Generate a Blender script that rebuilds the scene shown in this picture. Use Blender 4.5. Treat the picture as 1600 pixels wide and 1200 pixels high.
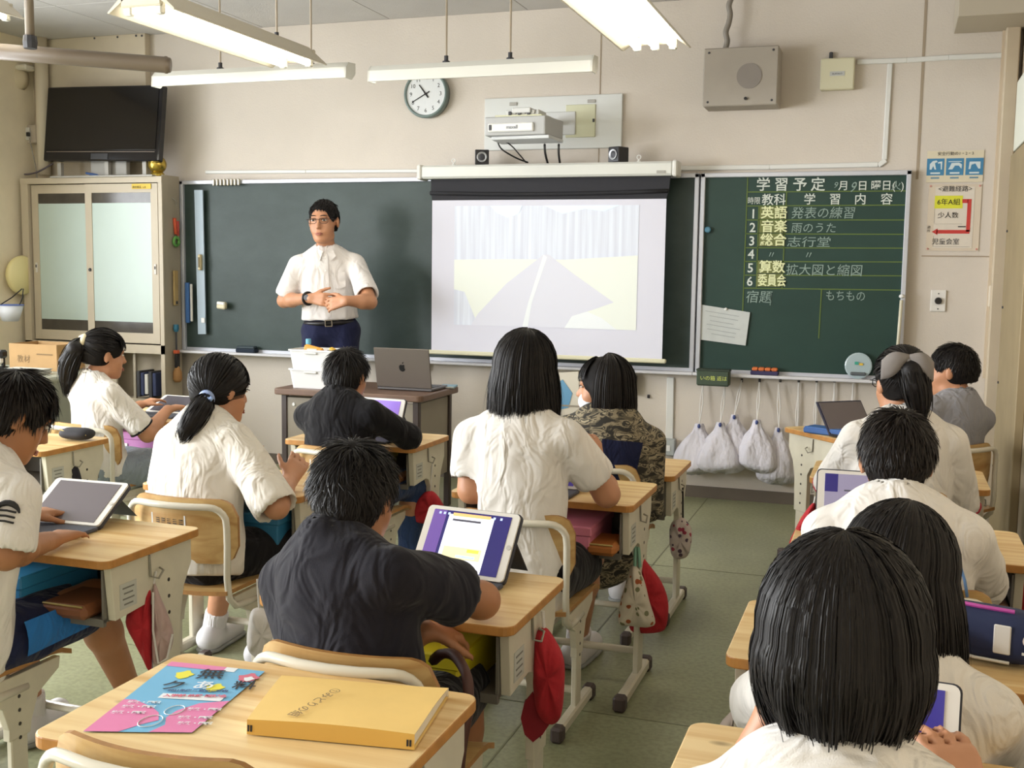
import bpy, math, random
import numpy as np
from mathutils import Vector, Matrix
random.seed(7); np.random.seed(7)
for o in list(bpy.data.objects): bpy.data.objects.remove(o, do_unlink=True)
S = bpy.context.scene; COL = S.collection; PI = math.pi
# ---------------------------------------------------------------- camera (solved from the photograph)
FPX, PITCH, YAW, ROLL, CAMH, D = 1727.66, .1038, .3290, .0139, 1.3672, 6.6458
_cy, _sy = math.cos(YAW), math.sin(YAW)
FW = np.array([-_sy*math.cos(PITCH), _cy*math.cos(PITCH), -math.sin(PITCH)])
_r = np.array([_cy, _sy, 0.0]); _u = np.cross(_r, FW)
RT = math.cos(ROLL)*_r + math.sin(ROLL)*_u; UP = -math.sin(ROLL)*_r + math.cos(ROLL)*_u
CAM = np.array([0, 0, CAMH])
cd = bpy.data.cameras.new('camera'); cam = bpy.data.objects.new('camera', cd); COL.objects.link(cam)
cd.sensor_fit = 'HORIZONTAL'; cd.sensor_width = 36; cd.lens = 36*FPX/1600; cd.clip_start = .05
cam.matrix_world = Matrix(((RT[0], UP[0], -FW[0], 0), (RT[1], UP[1], -FW[1], 0), (RT[2], UP[2], -FW[2], CAMH), (0, 0, 0, 1)))
S.camera = cam
def ray(u, v): return FW + (u-800)/FPX*RT + (600-v)/FPX*UP
def pz(u, v, Z): d = ray(u, v); return CAM + d*(Z-CAMH)/d[2]
def py(u, v, Y): d = ray(u, v); return CAM + d*Y/d[1]
def px(u, v, X): d = ray(u, v); return CAM + d*X/d[0]
# ---------------------------------------------------------------- world, daylight, exposure
w = bpy.data.worlds.new('sky'); S.world = w; w.use_nodes = True
bgn = w.node_tree.nodes['Background']; bgn.inputs[0].default_value = (.80, .90, 1, 1); bgn.inputs[1].default_value = 2.0
vs = S.view_settings; vs.view_transform = 'Standard'; vs.look = 'None'; vs.gamma = 1; vs.use_curve_mapping = False
vs.exposure = .0
WALLL, WALLR, WALLB, CEIL = -5.93, .60, -2.2, 2.95
WIN = [(-1.7, -.2), (.15, 1.65), (2.0, 3.5), (3.85, 5.35)]      # window bays of the left wall
WZ = (.85, 2.45)
for (a, b), en in zip(WIN, (130, 290, 95, 75)):                                                 # daylight coming in through each bay
    l = bpy.data.lights.new('window_daylight', 'AREA'); l.shape = 'RECTANGLE'; l.size = b-a-.1; l.size_y = WZ[1]-WZ[0]-.1
    l.energy = en; l.color = (.96, .98, 1.0); l.spread = math.radians(160)
    o = bpy.data.objects.new('window_daylight', l); COL.objects.link(o); o.location = (WALLL-.12, (a+b)/2, sum(WZ)/2)
    o.rotation_euler = (0, math.radians(-90), 0)
    o.rotation_euler = Vector((1, 0, -.12)).to_track_quat('-Z', 'Y').to_euler()
# ---------------------------------------------------------------- materials
MATS = {}
def mat(name, col=(.5, .5, .5), rough=.5, metal=0, var=0, vscale=8, bump=0, bscale=40, spec=.5, emit=None, estr=0, alpha=1, sheen=0, stretch=None, dark=None):
    if name in MATS: return MATS[name]
    m = bpy.data.materials.new(name); m.use_nodes = True; nt = m.node_tree; N = nt.nodes; L = nt.links
    b = N['Principled BSDF']
    c = (*col, 1)
    b.inputs['Base Color'].default_value = c; b.inputs['Roughness'].default_value = rough; b.inputs['Metallic'].default_value = metal
    b.inputs['Specular IOR Level'].default_value = spec
    if sheen: b.inputs['Sheen Weight'].default_value = sheen
    if emit: b.inputs['Emission Color'].default_value = (*emit, 1); b.inputs['Emission Strength'].default_value = estr
    if alpha < 1: b.inputs['Alpha'].default_value = alpha
    if var or bump:
        tc = N.new('ShaderNodeTexCoord'); mp = N.new('ShaderNodeMapping'); L.new(tc.outputs['Object'], mp.inputs[0])
        if stretch: mp.inputs['Scale'].default_value = stretch
    if var:
        n = N.new('ShaderNodeTexNoise'); n.inputs['Scale'].default_value = vscale; n.inputs['Detail'].default_value = 5; L.new(mp.outputs[0], n.inputs[0])
        r = N.new('ShaderNodeValToRGB'); r.color_ramp.elements[0].position = .3; r.color_ramp.elements[1].position = .7
        dk = dark if dark else tuple(x*(1-var) for x in col)
        r.color_ramp.elements[0].color = (*dk, 1); r.color_ramp.elements[1].color = (*[min(1, x*(1+var*.4)) for x in col], 1)
        L.new(n.outputs[0], r.inputs[0]); L.new(r.outputs[0], b.inputs['Base Color'])
    if bump:
        n = N.new('ShaderNodeTexNoise'); n.inputs['Scale'].default_value = bscale; n.inputs['Detail'].default_value = 3; L.new(mp.outputs[0], n.inputs[0])
        bp = N.new('ShaderNodeBump'); bp.inputs['Strength'].default_value = min(1, bump); bp.inputs['Distance'].default_value = .02*max(1, bump) if bump > 1 else .01
        L.new(n.outputs[0], bp.inputs['Height']); L.new(bp.outputs[0], b.inputs['Normal'])
    MATS[name] = m; return m
def hexc(h):                                                    # sRGB hex to linear
    v = [int(h[i:i+2], 16)/255 for i in (0, 2, 4)]
    return tuple(x/12.92 if x <= .04045 else ((x+.055)/1.055)**2.4 for x in v)
def wood(name, base, darkc, axis=0, scale=1, lam=0):
    m = bpy.data.materials.new(name); m.use_nodes = True; nt = m.node_tree; N = nt.nodes; L = nt.links; b = N['Principled BSDF']
    tc = N.new('ShaderNodeTexCoord'); oi = N.new('ShaderNodeObjectInfo'); ad = N.new('ShaderNodeVectorMath'); ad.operation = 'ADD'
    ml = N.new('ShaderNodeVectorMath'); ml.operation = 'SCALE'; ml.inputs['Scale'].default_value = 13
    cb = N.new('ShaderNodeCombineXYZ'); L.new(oi.outputs['Random'], cb.inputs[0]); L.new(oi.outputs['Random'], cb.inputs[1]); L.new(cb.outputs[0], ml.inputs[0])
    L.new(tc.outputs['Object'], ad.inputs[0]); L.new(ml.outputs[0], ad.inputs[1])
    mp = N.new('ShaderNodeMapping'); L.new(ad.outputs[0], mp.inputs[0])
    sc = [26*scale]*3; sc[axis] = 1.6*scale; mp.inputs['Scale'].default_value = sc
    n = N.new('ShaderNodeTexNoise'); n.inputs['Scale'].default_value = 1.0; n.inputs['Detail'].default_value = 6; n.inputs['Distortion'].default_value = .6; L.new(mp.outputs[0], n.inputs[0])
    r = N.new('ShaderNodeValToRGB'); e = r.color_ramp.elements; e[0].position = .32; e[1].position = .62; e[0].color = (*darkc, 1); e[1].color = (*base, 1)
    L.new(n.outputs[0], r.inputs[0])
    # knots
    mk = N.new('ShaderNodeMapping'); ks = [9.0]*3; ks[axis] = 4.5; mk.inputs['Scale'].default_value = ks; L.new(ad.outputs[0], mk.inputs[0])
    v = N.new('ShaderNodeTexVoronoi'); v.inputs['Scale'].default_value = 1; v.inputs['Randomness'].default_value = 1; L.new(mk.outputs[0], v.inputs[0])
    kr = N.new('ShaderNodeValToRGB'); kr.color_ramp.elements[0].position = .035; kr.color_ramp.elements[1].position = .11; kr.color_ramp.elements[0].color = (1, 1, 1, 1); kr.color_ramp.elements[1].color = (0, 0, 0, 1)
    L.new(v.outputs['Distance'], kr.inputs[0])
    sc2 = N.new('ShaderNodeSeparateColor'); L.new(v.outputs['Color'], sc2.inputs[0])
    gt = N.new('ShaderNodeMath'); gt.operation = 'GREATER_THAN'; gt.inputs[1].default_value = .62; L.new(sc2.outputs[0], gt.inputs[0])
    mm = N.new('ShaderNodeMath'); mm.operation = 'MULTIPLY'; L.new(kr.outputs[0], mm.inputs[0]); L.new(gt.outputs[0], mm.inputs[1])
    mx = N.new('ShaderNodeMix'); mx.data_type = 'RGBA'; L.new(mm.outputs[0], mx.inputs[0]); L.new(r.outputs[0], mx.inputs[6]); mx.inputs[7].default_value = (*[x*.35 for x in darkc], 1)
    L.new(mx.outputs[2], b.inputs['Base Color']); b.inputs['Roughness'].default_value = .38
    MATS[name] = m; return m
WOODT = wood('desk_pine', hexc('ecd09a'), hexc('d2a767'))
WOODE = mat('desk_edge', hexc('b9813f'), .4, var=.2, vscale=30)
PLY = wood('chair_plywood', hexc('cfae76'), hexc('b0864e'))
PLYE = mat('plywood_edge', hexc('a97a43'), .45, var=.2, vscale=40)
CREAM = mat('cream_metal', hexc('cfc9b6'), .38, var=.06, vscale=20)
CREAMT = mat('cream_tube', hexc('d6d0bf'), .22, spec=.6)
CAPM = mat('brown_rubber', hexc('4a3f3c'), .6)
BIN = mat('bin_metal', hexc('6e6a62'), .5)
BLACK = mat('black_plastic', hexc('17161a'), .35)
DKGREY = mat('dark_grey', hexc('3a3a3f'), .5)
WHITE = mat('white_plastic', hexc('e9e9e6'), .4)
OFFW = mat('off_white', hexc('d9d8d2'), .45)
GREYM = mat('grey_metal', hexc('a7a49d'), .45, var=.05)
ALU = mat('aluminium', hexc('c9ccd0'), .3, metal=.7)
INK = mat('ink', (.015, .014, .015), .7)
SKIN = mat('skin', hexc('c08a68'), .5, var=.10, vscale=14)
# ---------------------------------------------------------------- mesh helpers
class MB:
    def __init__(s): s.v = []; s.f = []; s.m = []
    def add(s, vs_, fs, mi=0):
        o = len(s.v); s.v += [tuple(map(float, p)) for p in vs_]; s.f += [tuple(i+o for i in q) for q in fs]; s.m += [mi]*len(fs); return s
    def box(s, c, d, ch=0, mi=0, rot=None):
        x, y, z = [k/2 for k in d]
        if ch <= 0:
            vv = [(i*x, j*y, k*z) for i in (-1, 1) for j in (-1, 1) for k in (-1, 1)]
            ff = [(0, 1, 3, 2), (4, 6, 7, 5), (0, 4, 5, 1), (2, 3, 7, 6), (0, 2, 6, 4), (1, 5, 7, 3)]
        else:
            ch = min(ch, .49*min(d)); vv = []; idx = {}
            for i in (-1, 1):
                for j in (-1, 1):
                    for k in (-1, 1):
                        for a in range(3):
                            p = [i*x, j*y, k*z]; q = [i*(x-ch), j*(y-ch), k*(z-ch)]; q[a] = p[a]; idx[(i, j, k, a)] = len(vv); vv.append(tuple(q))
            ff = []
            for a in range(3):
                b, c_ = (a+1) % 3, (a+2) % 3
                for sg in (-1, 1):
                    q = []
                    for (m1, m2) in ((-1, -1), (1, -1), (1, 1), (-1, 1)):
                        t = [0, 0, 0]; t[a] = sg; t[b] = m1; t[c_] = m2; q.append(idx[(*t, a)])
                    ff.append(tuple(q if sg > 0 else q[::-1]))
            for a in range(3):                                   # edges parallel to axis a
                b, c_ = (a+1) % 3, (a+2) % 3
                for m1 in (-1, 1):
                    for m2 in (-1, 1):
                        t0 = [0, 0, 0]; t0[a] = -1; t0[b] = m1; t0[c_] = m2; t1 = list(t0); t1[a] = 1
                        q = [idx[(*t0, b)], idx[(*t1, b)], idx[(*t1, c_)], idx[(*t0, c_)]]
                        ff.append(tuple(q if m1*m2 > 0 else q[::-1]))
            for i in (-1, 1):
                for j in (-1, 1):
                    for k in (-1, 1):
                        q = [idx[(i, j, k, a)] for a in range(3)]; ff.append(tuple(q if i*j*k > 0 else q[::-1]))
        if rot is not None: R = np.array(rot); vv = [tuple(R@np.array(p)) for p in vv]
        return s.add([(p[0]+c[0], p[1]+c[1], p[2]+c[2]) for p in vv], ff, mi)
    def prism(s, pts, h0, h1, axis=2, mi=0, off=(0, 0, 0), mis=None):
        n = len(pts)
        def P(a, h):
            if axis == 2: p = (a[0], a[1], h)
            elif axis == 1: p = (a[0], h, a[1])
            else: p = (h, a[0], a[1])
            return (p[0]+off[0], p[1]+off[1], p[2]+off[2])
        vv = [P(a, h0) for a in pts]+[P(a, h1) for a in pts]
        ff = [tuple(range(n))[::-1], tuple(range(n, 2*n))]
        sd = [(i, (i+1) % n, n+(i+1) % n, n+i) for i in range(n)]
        if axis == 1: ff = [q[::-1] for q in ff]; sd = [q[::-1] for q in sd]
        s.add(vv, ff, mi); o = len(s.v)-2*n
        s.f += [tuple(i+o for i in q) for q in sd]; s.m += [mis if mis is not None else mi]*n
        return s
    def tube(s, pts, r, n=8, mi=0, closed=False, cap=True):
        P = np.array(pts, float); m = len(P); rr = np.ones(m)*np.array(r)
        T = np.zeros_like(P)
        for i in range(m):
            a = P[(i-1) % m] if closed else P[max(0, i-1)]; b = P[(i+1) % m] if closed else P[min(m-1, i+1)]; T[i] = b-a
        T /= np.linalg.norm(T, axis=1)[:, None]+1e-12
        up = np.array([0, 0, 1.]) if abs(T[0][2]) < .9 else np.array([1., 0, 0])
        vv = []; N_ = np.cross(T[0], up); N_ /= np.linalg.norm(N_)
        for i in range(m):
            N_ = N_-T[i]*(N_@T[i]); N_ /= np.linalg.norm(N_)+1e-12; B = np.cross(T[i], N_)
            for k in range(n):
                a = 2*PI*k/n; vv.append(P[i]+rr[i]*(math.cos(a)*N_+math.sin(a)*B))
        ff = []
        for i in range(m if closed else m-1):
            j = (i+1) % m
            for k in range(n): ff.append((i*n+k, i*n+(k+1) % n, j*n+(k+1) % n, j*n+k))
        if cap and not closed: ff += [tuple(range(n))[::-1], tuple((m-1)*n+k for k in range(n))]
        return s.add(vv, ff, mi)
    def lathe(s, prof, n=20, c=(0, 0, 0), mi=0, axis=2):
        vv = []; ff = []
        for (r, h) in prof:
            for k in range(n):
                a = 2*PI*k/n; p = (r*math.cos(a), r*math.sin(a), h)
                if axis == 1: p = (p[0], p[2], p[1])
                if axis == 0: p = (p[2], p[0], p[1])
                vv.append((p[0]+c[0], p[1]+c[1], p[2]+c[2]))
        for i in range(len(prof)-1):
            for k in range(n):
                q = (i*n+k, i*n+(k+1) % n, (i+1)*n+(k+1) % n, (i+1)*n+k); ff.append(q[::-1] if axis == 1 else q)
        q = tuple(range(n)); ff.append(q[::-1] if axis != 1 else q); q = tuple((len(prof)-1)*n+k for k in range(n)); ff.append(q if axis != 1 else q[::-1])
        return s.add(vv, ff, mi)
    def grid(s, fn, nu, nv, mi=0, thick=0):
        vv = [fn(i/nu, j/nv) for j in range(nv+1) for i in range(nu+1)]
        ff = [(j*(nu+1)+i, j*(nu+1)+i+1, (j+1)*(nu+1)+i+1, (j+1)*(nu+1)+i) for j in range(nv) for i in range(nu)]
        return s.add(vv, ff, mi)
    def xf(s, M):
        M = np.array(M); s.v = [tuple((M@np.array([*p, 1]))[:3]) for p in s.v]; return s
    def build(s, name, mats, parent=None, smooth=False, bevel=0):
        me = bpy.data.meshes.new(name); me.from_pydata(s.v, [], s.f)
        if not isinstance(mats, (list, tuple)): mats = [mats]
        for m in mats: me.materials.append(m)
        if len(mats) > 1: me.polygons.foreach_set('material_index', s.m)
        if smooth: me.polygons.foreach_set('use_smooth', [True]*len(me.polygons))
        me.update(); return link(name, me, parent, bevel)
def link(name, me, parent=None, bevel=0):
    o = bpy.data.objects.new(name, me); COL.objects.link(o)
    if parent is not None: o.parent = parent
    if bevel:
        b = o.modifiers.new('bevel', 'BEVEL'); b.width = bevel; b.segments = 2; b.limit_method = 'ANGLE'
    return o
def thing(name, label, cat, loc=(0, 0, 0), rz=0, group=None):
    o = bpy.data.objects.new(name, None); COL.objects.link(o); o.empty_display_size = .05
    o.location = tuple(map(float, loc)); o.rotation_euler = (0, 0, rz); return tag(o, label, cat, group)
def tag(o, label, cat, group=None):
    o['label'] = label; o['category'] = cat
    if group: o['group'] = group
    return o
def struct(o, label=None, cat=None):
    o['kind'] = 'structure'
    if label: o['label'] = label
    if cat: o['category'] = cat
    return o
def copy_thing(root, label, loc, rz=0, skip=()):
    r = root.copy(); COL.objects.link(r); r.location = tuple(map(float, loc)); r.rotation_euler = (0, 0, rz); r['label'] = label
    for ch in root.children:
        if ch.name.split('.')[0] in skip: continue
        c = ch.copy(); COL.objects.link(c); c.parent = r
        for g in ch.children:
            d = g.copy(); COL.objects.link(d); d.parent = c
    return r
def rrect(w_, h_, r, n=4, cx=0, cy=0):
    out = []
    for (sx, sy, a0) in ((1, 1, 0), (-1, 1, 90), (-1, -1, 180), (1, -1, 270)):
        for k in range(n+1):
            a = math.radians(a0+90*k/n); out.append((cx+sx*(w_/2-r)+r*math.cos(a), cy+sy*(h_/2-r)+r*math.sin(a)))
    return out
def text_mesh(txt, size, align='LEFT', bold=0, sx=1):
    cu = bpy.data.curves.new('lettering', 'FONT'); cu.body = txt; cu.size = size; cu.align_x = align; cu.resolution_u = 2; cu.offset = bold
    o = bpy.data.objects.new('lettering', cu); COL.objects.link(o); dg = bpy.context.evaluated_depsgraph_get()
    me = bpy.data.meshes.new_from_object(o.evaluated_get(dg)); bpy.data.objects.remove(o, do_unlink=True); bpy.data.curves.remove(cu)
    return me
def text_on(txt, size, M, m, parent, align='LEFT', bold=0, name='lettering'):
    me = text_mesh(txt, size, align, bold); me.transform(Matrix(M)); me.materials.clear(); me.materials.append(m); return link(name, me, parent)
def wallM(x, z, y, sx=1):                                       # text plane on a wall facing -y
    return ((sx, 0, 0, x), (0, 0, -1, y), (0, 1, 0, z), (0, 0, 0, 1))
# ================================================================ THE SETTING
def floor_mat():
    m = bpy.data.materials.new('green_linoleum'); m.use_nodes = True; N = m.node_tree.nodes; L = m.node_tree.links; b = N['Principled BSDF']
    tc = N.new('ShaderNodeTexCoord')
    n1 = N.new('ShaderNodeTexNoise'); n1.inputs['Scale'].default_value = 1.6; n1.inputs['Detail'].default_value = 6; L.new(tc.outputs['Object'], n1.inputs[0])
    r1 = N.new('ShaderNodeValToRGB'); e = r1.color_ramp.elements; e[0].position = .3; e[1].position = .68; e[0].color = (*hexc('7e8162'), 1); e[1].color = (*hexc('a0a383'), 1)
    L.new(n1.outputs[0], r1.inputs[0])
    n2 = N.new('ShaderNodeTexNoise'); n2.inputs['Scale'].default_value = 60; n2.inputs['Detail'].default_value = 4; L.new(tc.outputs['Object'], n2.inputs[0])
    r2 = N.new('ShaderNodeValToRGB'); r2.color_ramp.elements[0].position = .35; r2.color_ramp.elements[1].position = .6; r2.color_ramp.elements[0].color = (.78, .78, .78, 1)
    L.new(n2.outputs[0], r2.inputs[0])
    mx = N.new('ShaderNodeMix'); mx.data_type = 'RGBA'; mx.blend_type = 'MULTIPLY'; mx.inputs[0].default_value = 1; L.new(r1.outputs[0], mx.inputs[6]); L.new(r2.outputs[0], mx.inputs[7])
    L.new(mx.outputs[2], b.inputs['Base Color']); b.inputs['Roughness'].default_value = .32; b.inputs['Specular IOR Level'].default_value = .45
    r3 = N.new('ShaderNodeMapRange'); r3.inputs[3].default_value = .22; r3.inputs[4].default_value = .5; L.new(n1.outputs[0], r3.inputs[0]); L.new(r3.outputs[0], b.inputs['Roughness'])
    return m
FLOORM = floor_mat()
WALLM = mat('wall_plaster', hexc('d2c9be'), .75, var=.05, vscale=2.2, bump=.15, bscale=90)
WALLW = mat('wall_lower', hexc('c9c2b2'), .7, var=.12, vscale=3)
TRIMM = mat('trim_paint', hexc('c4b59d'), .6, var=.06)
LWALL = mat('left_wall_paint', hexc('eee2c8'), .7, var=.05)
DOORM = mat('door_paint', hexc('9d8c6b'), .6, var=.1, vscale=5)
CEILM = mat('ceiling_board', hexc('cbc8c5'), .85, var=.06, vscale=3, bump=.3, bscale=160)
BASEM = mat('baseboard_rubber', hexc('6b6156'), .55, var=.1)
y0, y1 = WALLB, D
struct(MB().box(((WALLL+WALLR)/2, (y0+y1)/2, -.05), (WALLR-WALLL+.4, y1-y0+.4, .1)).build('floor', FLOORM), 'worn green linoleum classroom floor', 'floor')
seam = mat('floor_seam', hexc('71735a'), .5)
FL = bpy.data.objects['floor']
for xs in (-4.6, -2.8, -1.0): MB().box((xs, (y0+y1)/2, .0006), (.006, y1-y0, .001)).build('floor_seam', seam, FL)
for (a, b_, yy_) in ((-5.8, .5, 3.22), (-5.8, .5, 5.0)): MB().box(((a+b_)/2, yy_, .0006), (b_-a, .005, .001)).build('floor_seam', seam, FL)
# ceiling as panels with thin joints
struct(MB().box(((WALLL+WALLR)/2, (y0+y1)/2, CEIL+.06), (WALLR-WALLL+.4, y1-y0+.4, .1)).build('ceiling', CEILM), 'grey acoustic panel ceiling', 'ceiling')
CE = bpy.data.objects['ceiling']
pm = None
nx, ny = 7, 10; wx = (WALLR-WALLL)/nx; wy = (y1-y0)/ny
for i in range(nx):
    for j in range(ny):
        if pm is None:
            o = MB().box((0, 0, 0), (wx-.004, wy-.004, .012), .002).build('ceiling_panel', CEILM, CE); pm = o.data
        else: o = link('ceiling_panel', pm, CE)
        o.location = (WALLL+(i+.5)*wx, y0+(j+.5)*wy, CEIL+.006)
wf = struct(MB().box(((WALLL+WALLR)/2, D+.06, CEIL/2), (WALLR-WALLL+.3, .12, CEIL)).build('wall_front', WALLM), 'beige plaster front wall behind the chalkboard', 'wall')
# thin vertical joints of the plaster on the front wall
jm = mat('wall_joint', hexc('a2937f'), .8)
for u0 in (938, 1441):
    p = py(u0, 120, D); MB().box((p[0], D-.001, 2.4 if u0 < 1000 else 2.42), (.006 if u0 < 1000 else .014, .004, 1.05)).build('wall_joint', jm, wf)
p = py(1440, 400, D); q = py(1565, 402, D); MB().box(((p[0]+q[0])/2, D-.001, p[2]), (q[0]-p[0], .004, .007)).build('wall_joint', jm, wf)
struct(MB().box((WALLR+.06, (y0+y1)/2, CEIL/2), (.12, y1-y0+.2, CEIL)).build('wall_right', TRIMM), 'cream right side wall', 'wall')
struct(MB().box(((WALLL+WALLR)/2, y0-.06, CEIL/2), (WALLR-WALLL+.3, .12, CEIL)).build('wall_back', WALLM), 'beige back wall behind the camera', 'wall')
lw = MB()
edges = [y0]+[e for ab in WIN for e in ab]+[y1]
lw.box((WALLL-.06, (y0+y1)/2, WZ[0]/2), (.12, y1-y0+.2, WZ[0])).box((WALLL-.06, (y0+y1)/2, (CEIL+WZ[1])/2), (.12, y1-y0+.2, CEIL-WZ[1]))
for k in range(0, len(edges), 2): lw.box((WALLL-.06, (edges[k]+edges[k+1])/2, sum(WZ)/2), (.12, edges[k+1]-edges[k], WZ[1]-WZ[0]))
struct(lw.build('wall_left', LWALL), 'cream window wall on the left', 'wall')
GLASS = bpy.data.materials.new('window_glass'); GLASS.use_nodes = True
_n = GLASS.node_tree; _n.nodes.clear(); _o = _n.nodes.new('ShaderNodeOutputMaterial'); _t = _n.nodes.new('ShaderNodeBsdfTransparent'); _g = _n.nodes.new('ShaderNodeBsdfGlossy'); _g.inputs['Roughness'].default_value = .02
_m = _n.nodes.new('ShaderNodeMixShader'); _m.inputs[0].default_value = .06; _n.links.new(_t.outputs[0], _m.inputs[1]); _n.links.new(_g.outputs[0], _m.inputs[2]); _n.links.new(_m.outputs[0], _o.inputs[0])
for k, (a, b_) in enumerate(WIN):
    wn = bpy.data.objects.new('window_%d' % (k+1), None); COL.objects.link(wn); struct(wn, 'aluminium sash window bay number %s from the back in left wall' % ['one', 'two', 'three', 'four'][k], 'window')
    z0, z1 = WZ; x = WALLL-.05; ym = (a+b_)/2
    fr = MB()
    for yy_ in (a+.02, ym, b_-.02): fr.box((x, yy_, (z0+z1)/2), (.05, .04, z1-z0))
    for zz in (z0+.02, z1-.02): fr.box((x, ym, zz), (.05, b_-a, .04))
    fr.build('window_frame', ALU, wn)
    for (c, d_) in ((a, ym), (ym, b_)): MB().box((x, (c+d_)/2, (z0+z1)/2), (.005, d_-c-.04, z1-z0-.08)).build('pane', GLASS, wn)
struct(MB().box(((WALLL+WALLR)/2, D-.006, .035), (WALLR-WALLL, .012, .07)).build('baseboard_front', BASEM), 'dark rubber baseboard along front wall', 'baseboard')
struct(MB().box((WALLR-.006, (y0+y1)/2, .04), (.012, y1-y0, .08)).build('baseboard_right', BASEM), 'dark rubber baseboard along right wall', 'baseboard')
# corner trim, door on right wall, beam box, pilaster
a = py(1546, 450, D)[0]
struct(MB().box((.545, D-.05, 1.45), (.07, .1, 2.9), .006).build('trim_1', TRIMM), 'cream vertical corner trim at right of front wall', 'trim')
struct(MB().box((a+.0, D-.012, 1.75), (.02, .024, 1.9)).build('trim_2', mat('conduit_cream', hexc('cbbba4'), .5)), 'thin cream vertical conduit near right corner', 'trim')
dr = MB().box((WALLR-.02, 6.0, 1.0), (.04, .95, 2.0), .004).build('door_1', DOORM); struct(dr, 'brown beige sliding door on right wall', 'door')
for zz in (.35, .8, 1.2, 1.6): MB().box((WALLR-.043, 6.4, zz), (.008, .014, .014), .003).build('rivet', DKGREY, dr)
wn = struct(MB().box((WALLR-.015, 6.0, 2.2), (.03, .95, .36), .003).build('window_5', mat('frosted_pane', hexc('e9ecdf'), .5)), 'frosted transom window above the sliding door', 'window')
bz = py(1491, 53, D)[2]
struct(MB().box(((.25+WALLR)/2, D-.22, (bz+CEIL)/2), (WALLR-.25, .44, CEIL-bz), .004).build('trim_3', mat('beam_paint', hexc('c2b9a8'), .7)), 'beige beam box at top right corner', 'trim')
xa = py(228, 150, D-.06)[0]
pl = struct(MB().box(((WALLL+xa)/2, D-.03, 2.2), (xa-WALLL, .06, 1.5), .003).build('trim_4', mat('pilaster', hexc('cfc3ad'), .7, var=.04)), 'beige panelled pilaster in the left corner', 'trim')
for (u0, v0) in ((148, 60), (184, 58), (213, 56), (222, 56)):
    p = py(u0, v0, D-.06); MB().lathe([(.008, -.004), (.006, 0)], 8, (p[0], D-.06, p[2]), axis=1).build('screw', DKGREY, pl)
p = py(67, 200, D-.1); struct(MB().lathe([(.045, 1.99), (.045, 2.95)], 16, (p[0]+.02, D-.12, 0)).build('trim_5', mat('pipe_paint', hexc('d8cdb8'), .5), smooth=True), 'cream round pipe in the left corner', 'trim')

# ================================================================ CHALKBOARD
XL, XM, XR, ZT, ZB = -4.704, -1.104, .072, 1.9405, .7694
def board_mat(name, c1, c2):
    m = bpy.data.materials.new(name); m.use_nodes = True; N = m.node_tree.nodes; L = m.node_tree.links; b = N['Principled BSDF']
    tc = N.new('ShaderNodeTexCoord'); mp = N.new('ShaderNodeMapping'); mp.inputs['Scale'].default_value = (1.4, 1, 2.2); L.new(tc.outputs['Object'], mp.inputs[0])
    n = N.new('ShaderNodeTexNoise'); n.inputs['Scale'].default_value = 1.6; n.inputs['Detail'].default_value = 7; n.inputs['Roughness'].default_value = .65; L.new(mp.outputs[0], n.inputs[0])
    r = N.new('ShaderNodeValToRGB'); e = r.color_ramp.elements; e[0].position = .35; e[1].position = .72; e[0].color = (*c1, 1); e[1].color = (*c2, 1)
    L.new(n.outputs[0], r.inputs[0]); L.new(r.outputs[0], b.inputs['Base Color']); b.inputs['Roughness'].default_value = .45; b.inputs['Specular IOR Level'].default_value = .35
    return m
BOARD = board_mat('chalkboard_green', hexc('2b3a36'), hexc('3c4a47')); BOARD2 = board_mat('schedule_green', hexc('233c36'), hexc('2a443d'))
FRAME = mat('board_frame', hexc('c6c9d2'), .3, metal=.25)
def board(name, label, xa, xb, bm):
    t = thing(name, label, 'chalkboard', ((xa+xb)/2, D, ZB)); W = xb-xa; H = ZT-ZB
    MB().box((0, -.02, H/2), (W-.02, .03, H-.02)).build('writing_surface', bm, t)
    MB().box((0, -.03, H-.012), (W, .06, .026), .003).build('frame_top', FRAME, t)
    for s in (-1, 1): MB().box((s*(W/2-.013), -.03, H/2), (.026, .06, H), .003).build('frame_side', FRAME, t)
    MB().box((0, -.055, -.008), (W+.01, .13, .018), .004).build('chalk_tray', mat('tray_paint', hexc('d3d2d6'), .35), t)
    MB().box((0, -.02, .01), (W, .04, .02)).build('frame_bottom', FRAME, t)
    return t
CB = board('chalkboard', 'long dark green chalkboard with white tray behind the teacher', XL, XM, BOARD)
SB = board('schedule_board', 'small green chalkboard ruled with the day timetable', XM+.01, XR, BOARD2)
yb = D-.037
CHALK = mat('board_paint_white', hexc('cfd6cf'), .8); CHK = mat('chalk', hexc('8fa39b'), .9); OLIVE = mat('olive_line', hexc('5f7236'), .8)
SBX, SBY, SBZ = SB.location
def sl(p): return (p[0]-SBX, p[1]-SBY, p[2]-SBZ)
def zp(a, b): return (1080+a*.225, 260+b*.225)                   # study-crop pixel to photo pixel
def strip(parent, u0, v0, u1, v1, wd, m, off, y=None, name='ruled_line'):
    a = sl(py(u0, v0, yb if y is None else y)); b = sl(py(u1, v1, yb if y is None else y)); dx, dz = b[0]-a[0], b[2]-a[2]; L_ = math.hypot(dx, dz); nx_, nz_ = -dz/L_*wd/2, dx/L_*wd/2
    yy_ = a[1]-off
    MB().add([(a[0]+nx_, yy_, a[2]+nz_), (b[0]+nx_, yy_, b[2]+nz_), (b[0]-nx_, yy_, b[2]-nz_), (a[0]-nx_, yy_, a[2]-nz_)], [(0, 3, 2, 1)]).build(name, m, parent)
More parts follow.
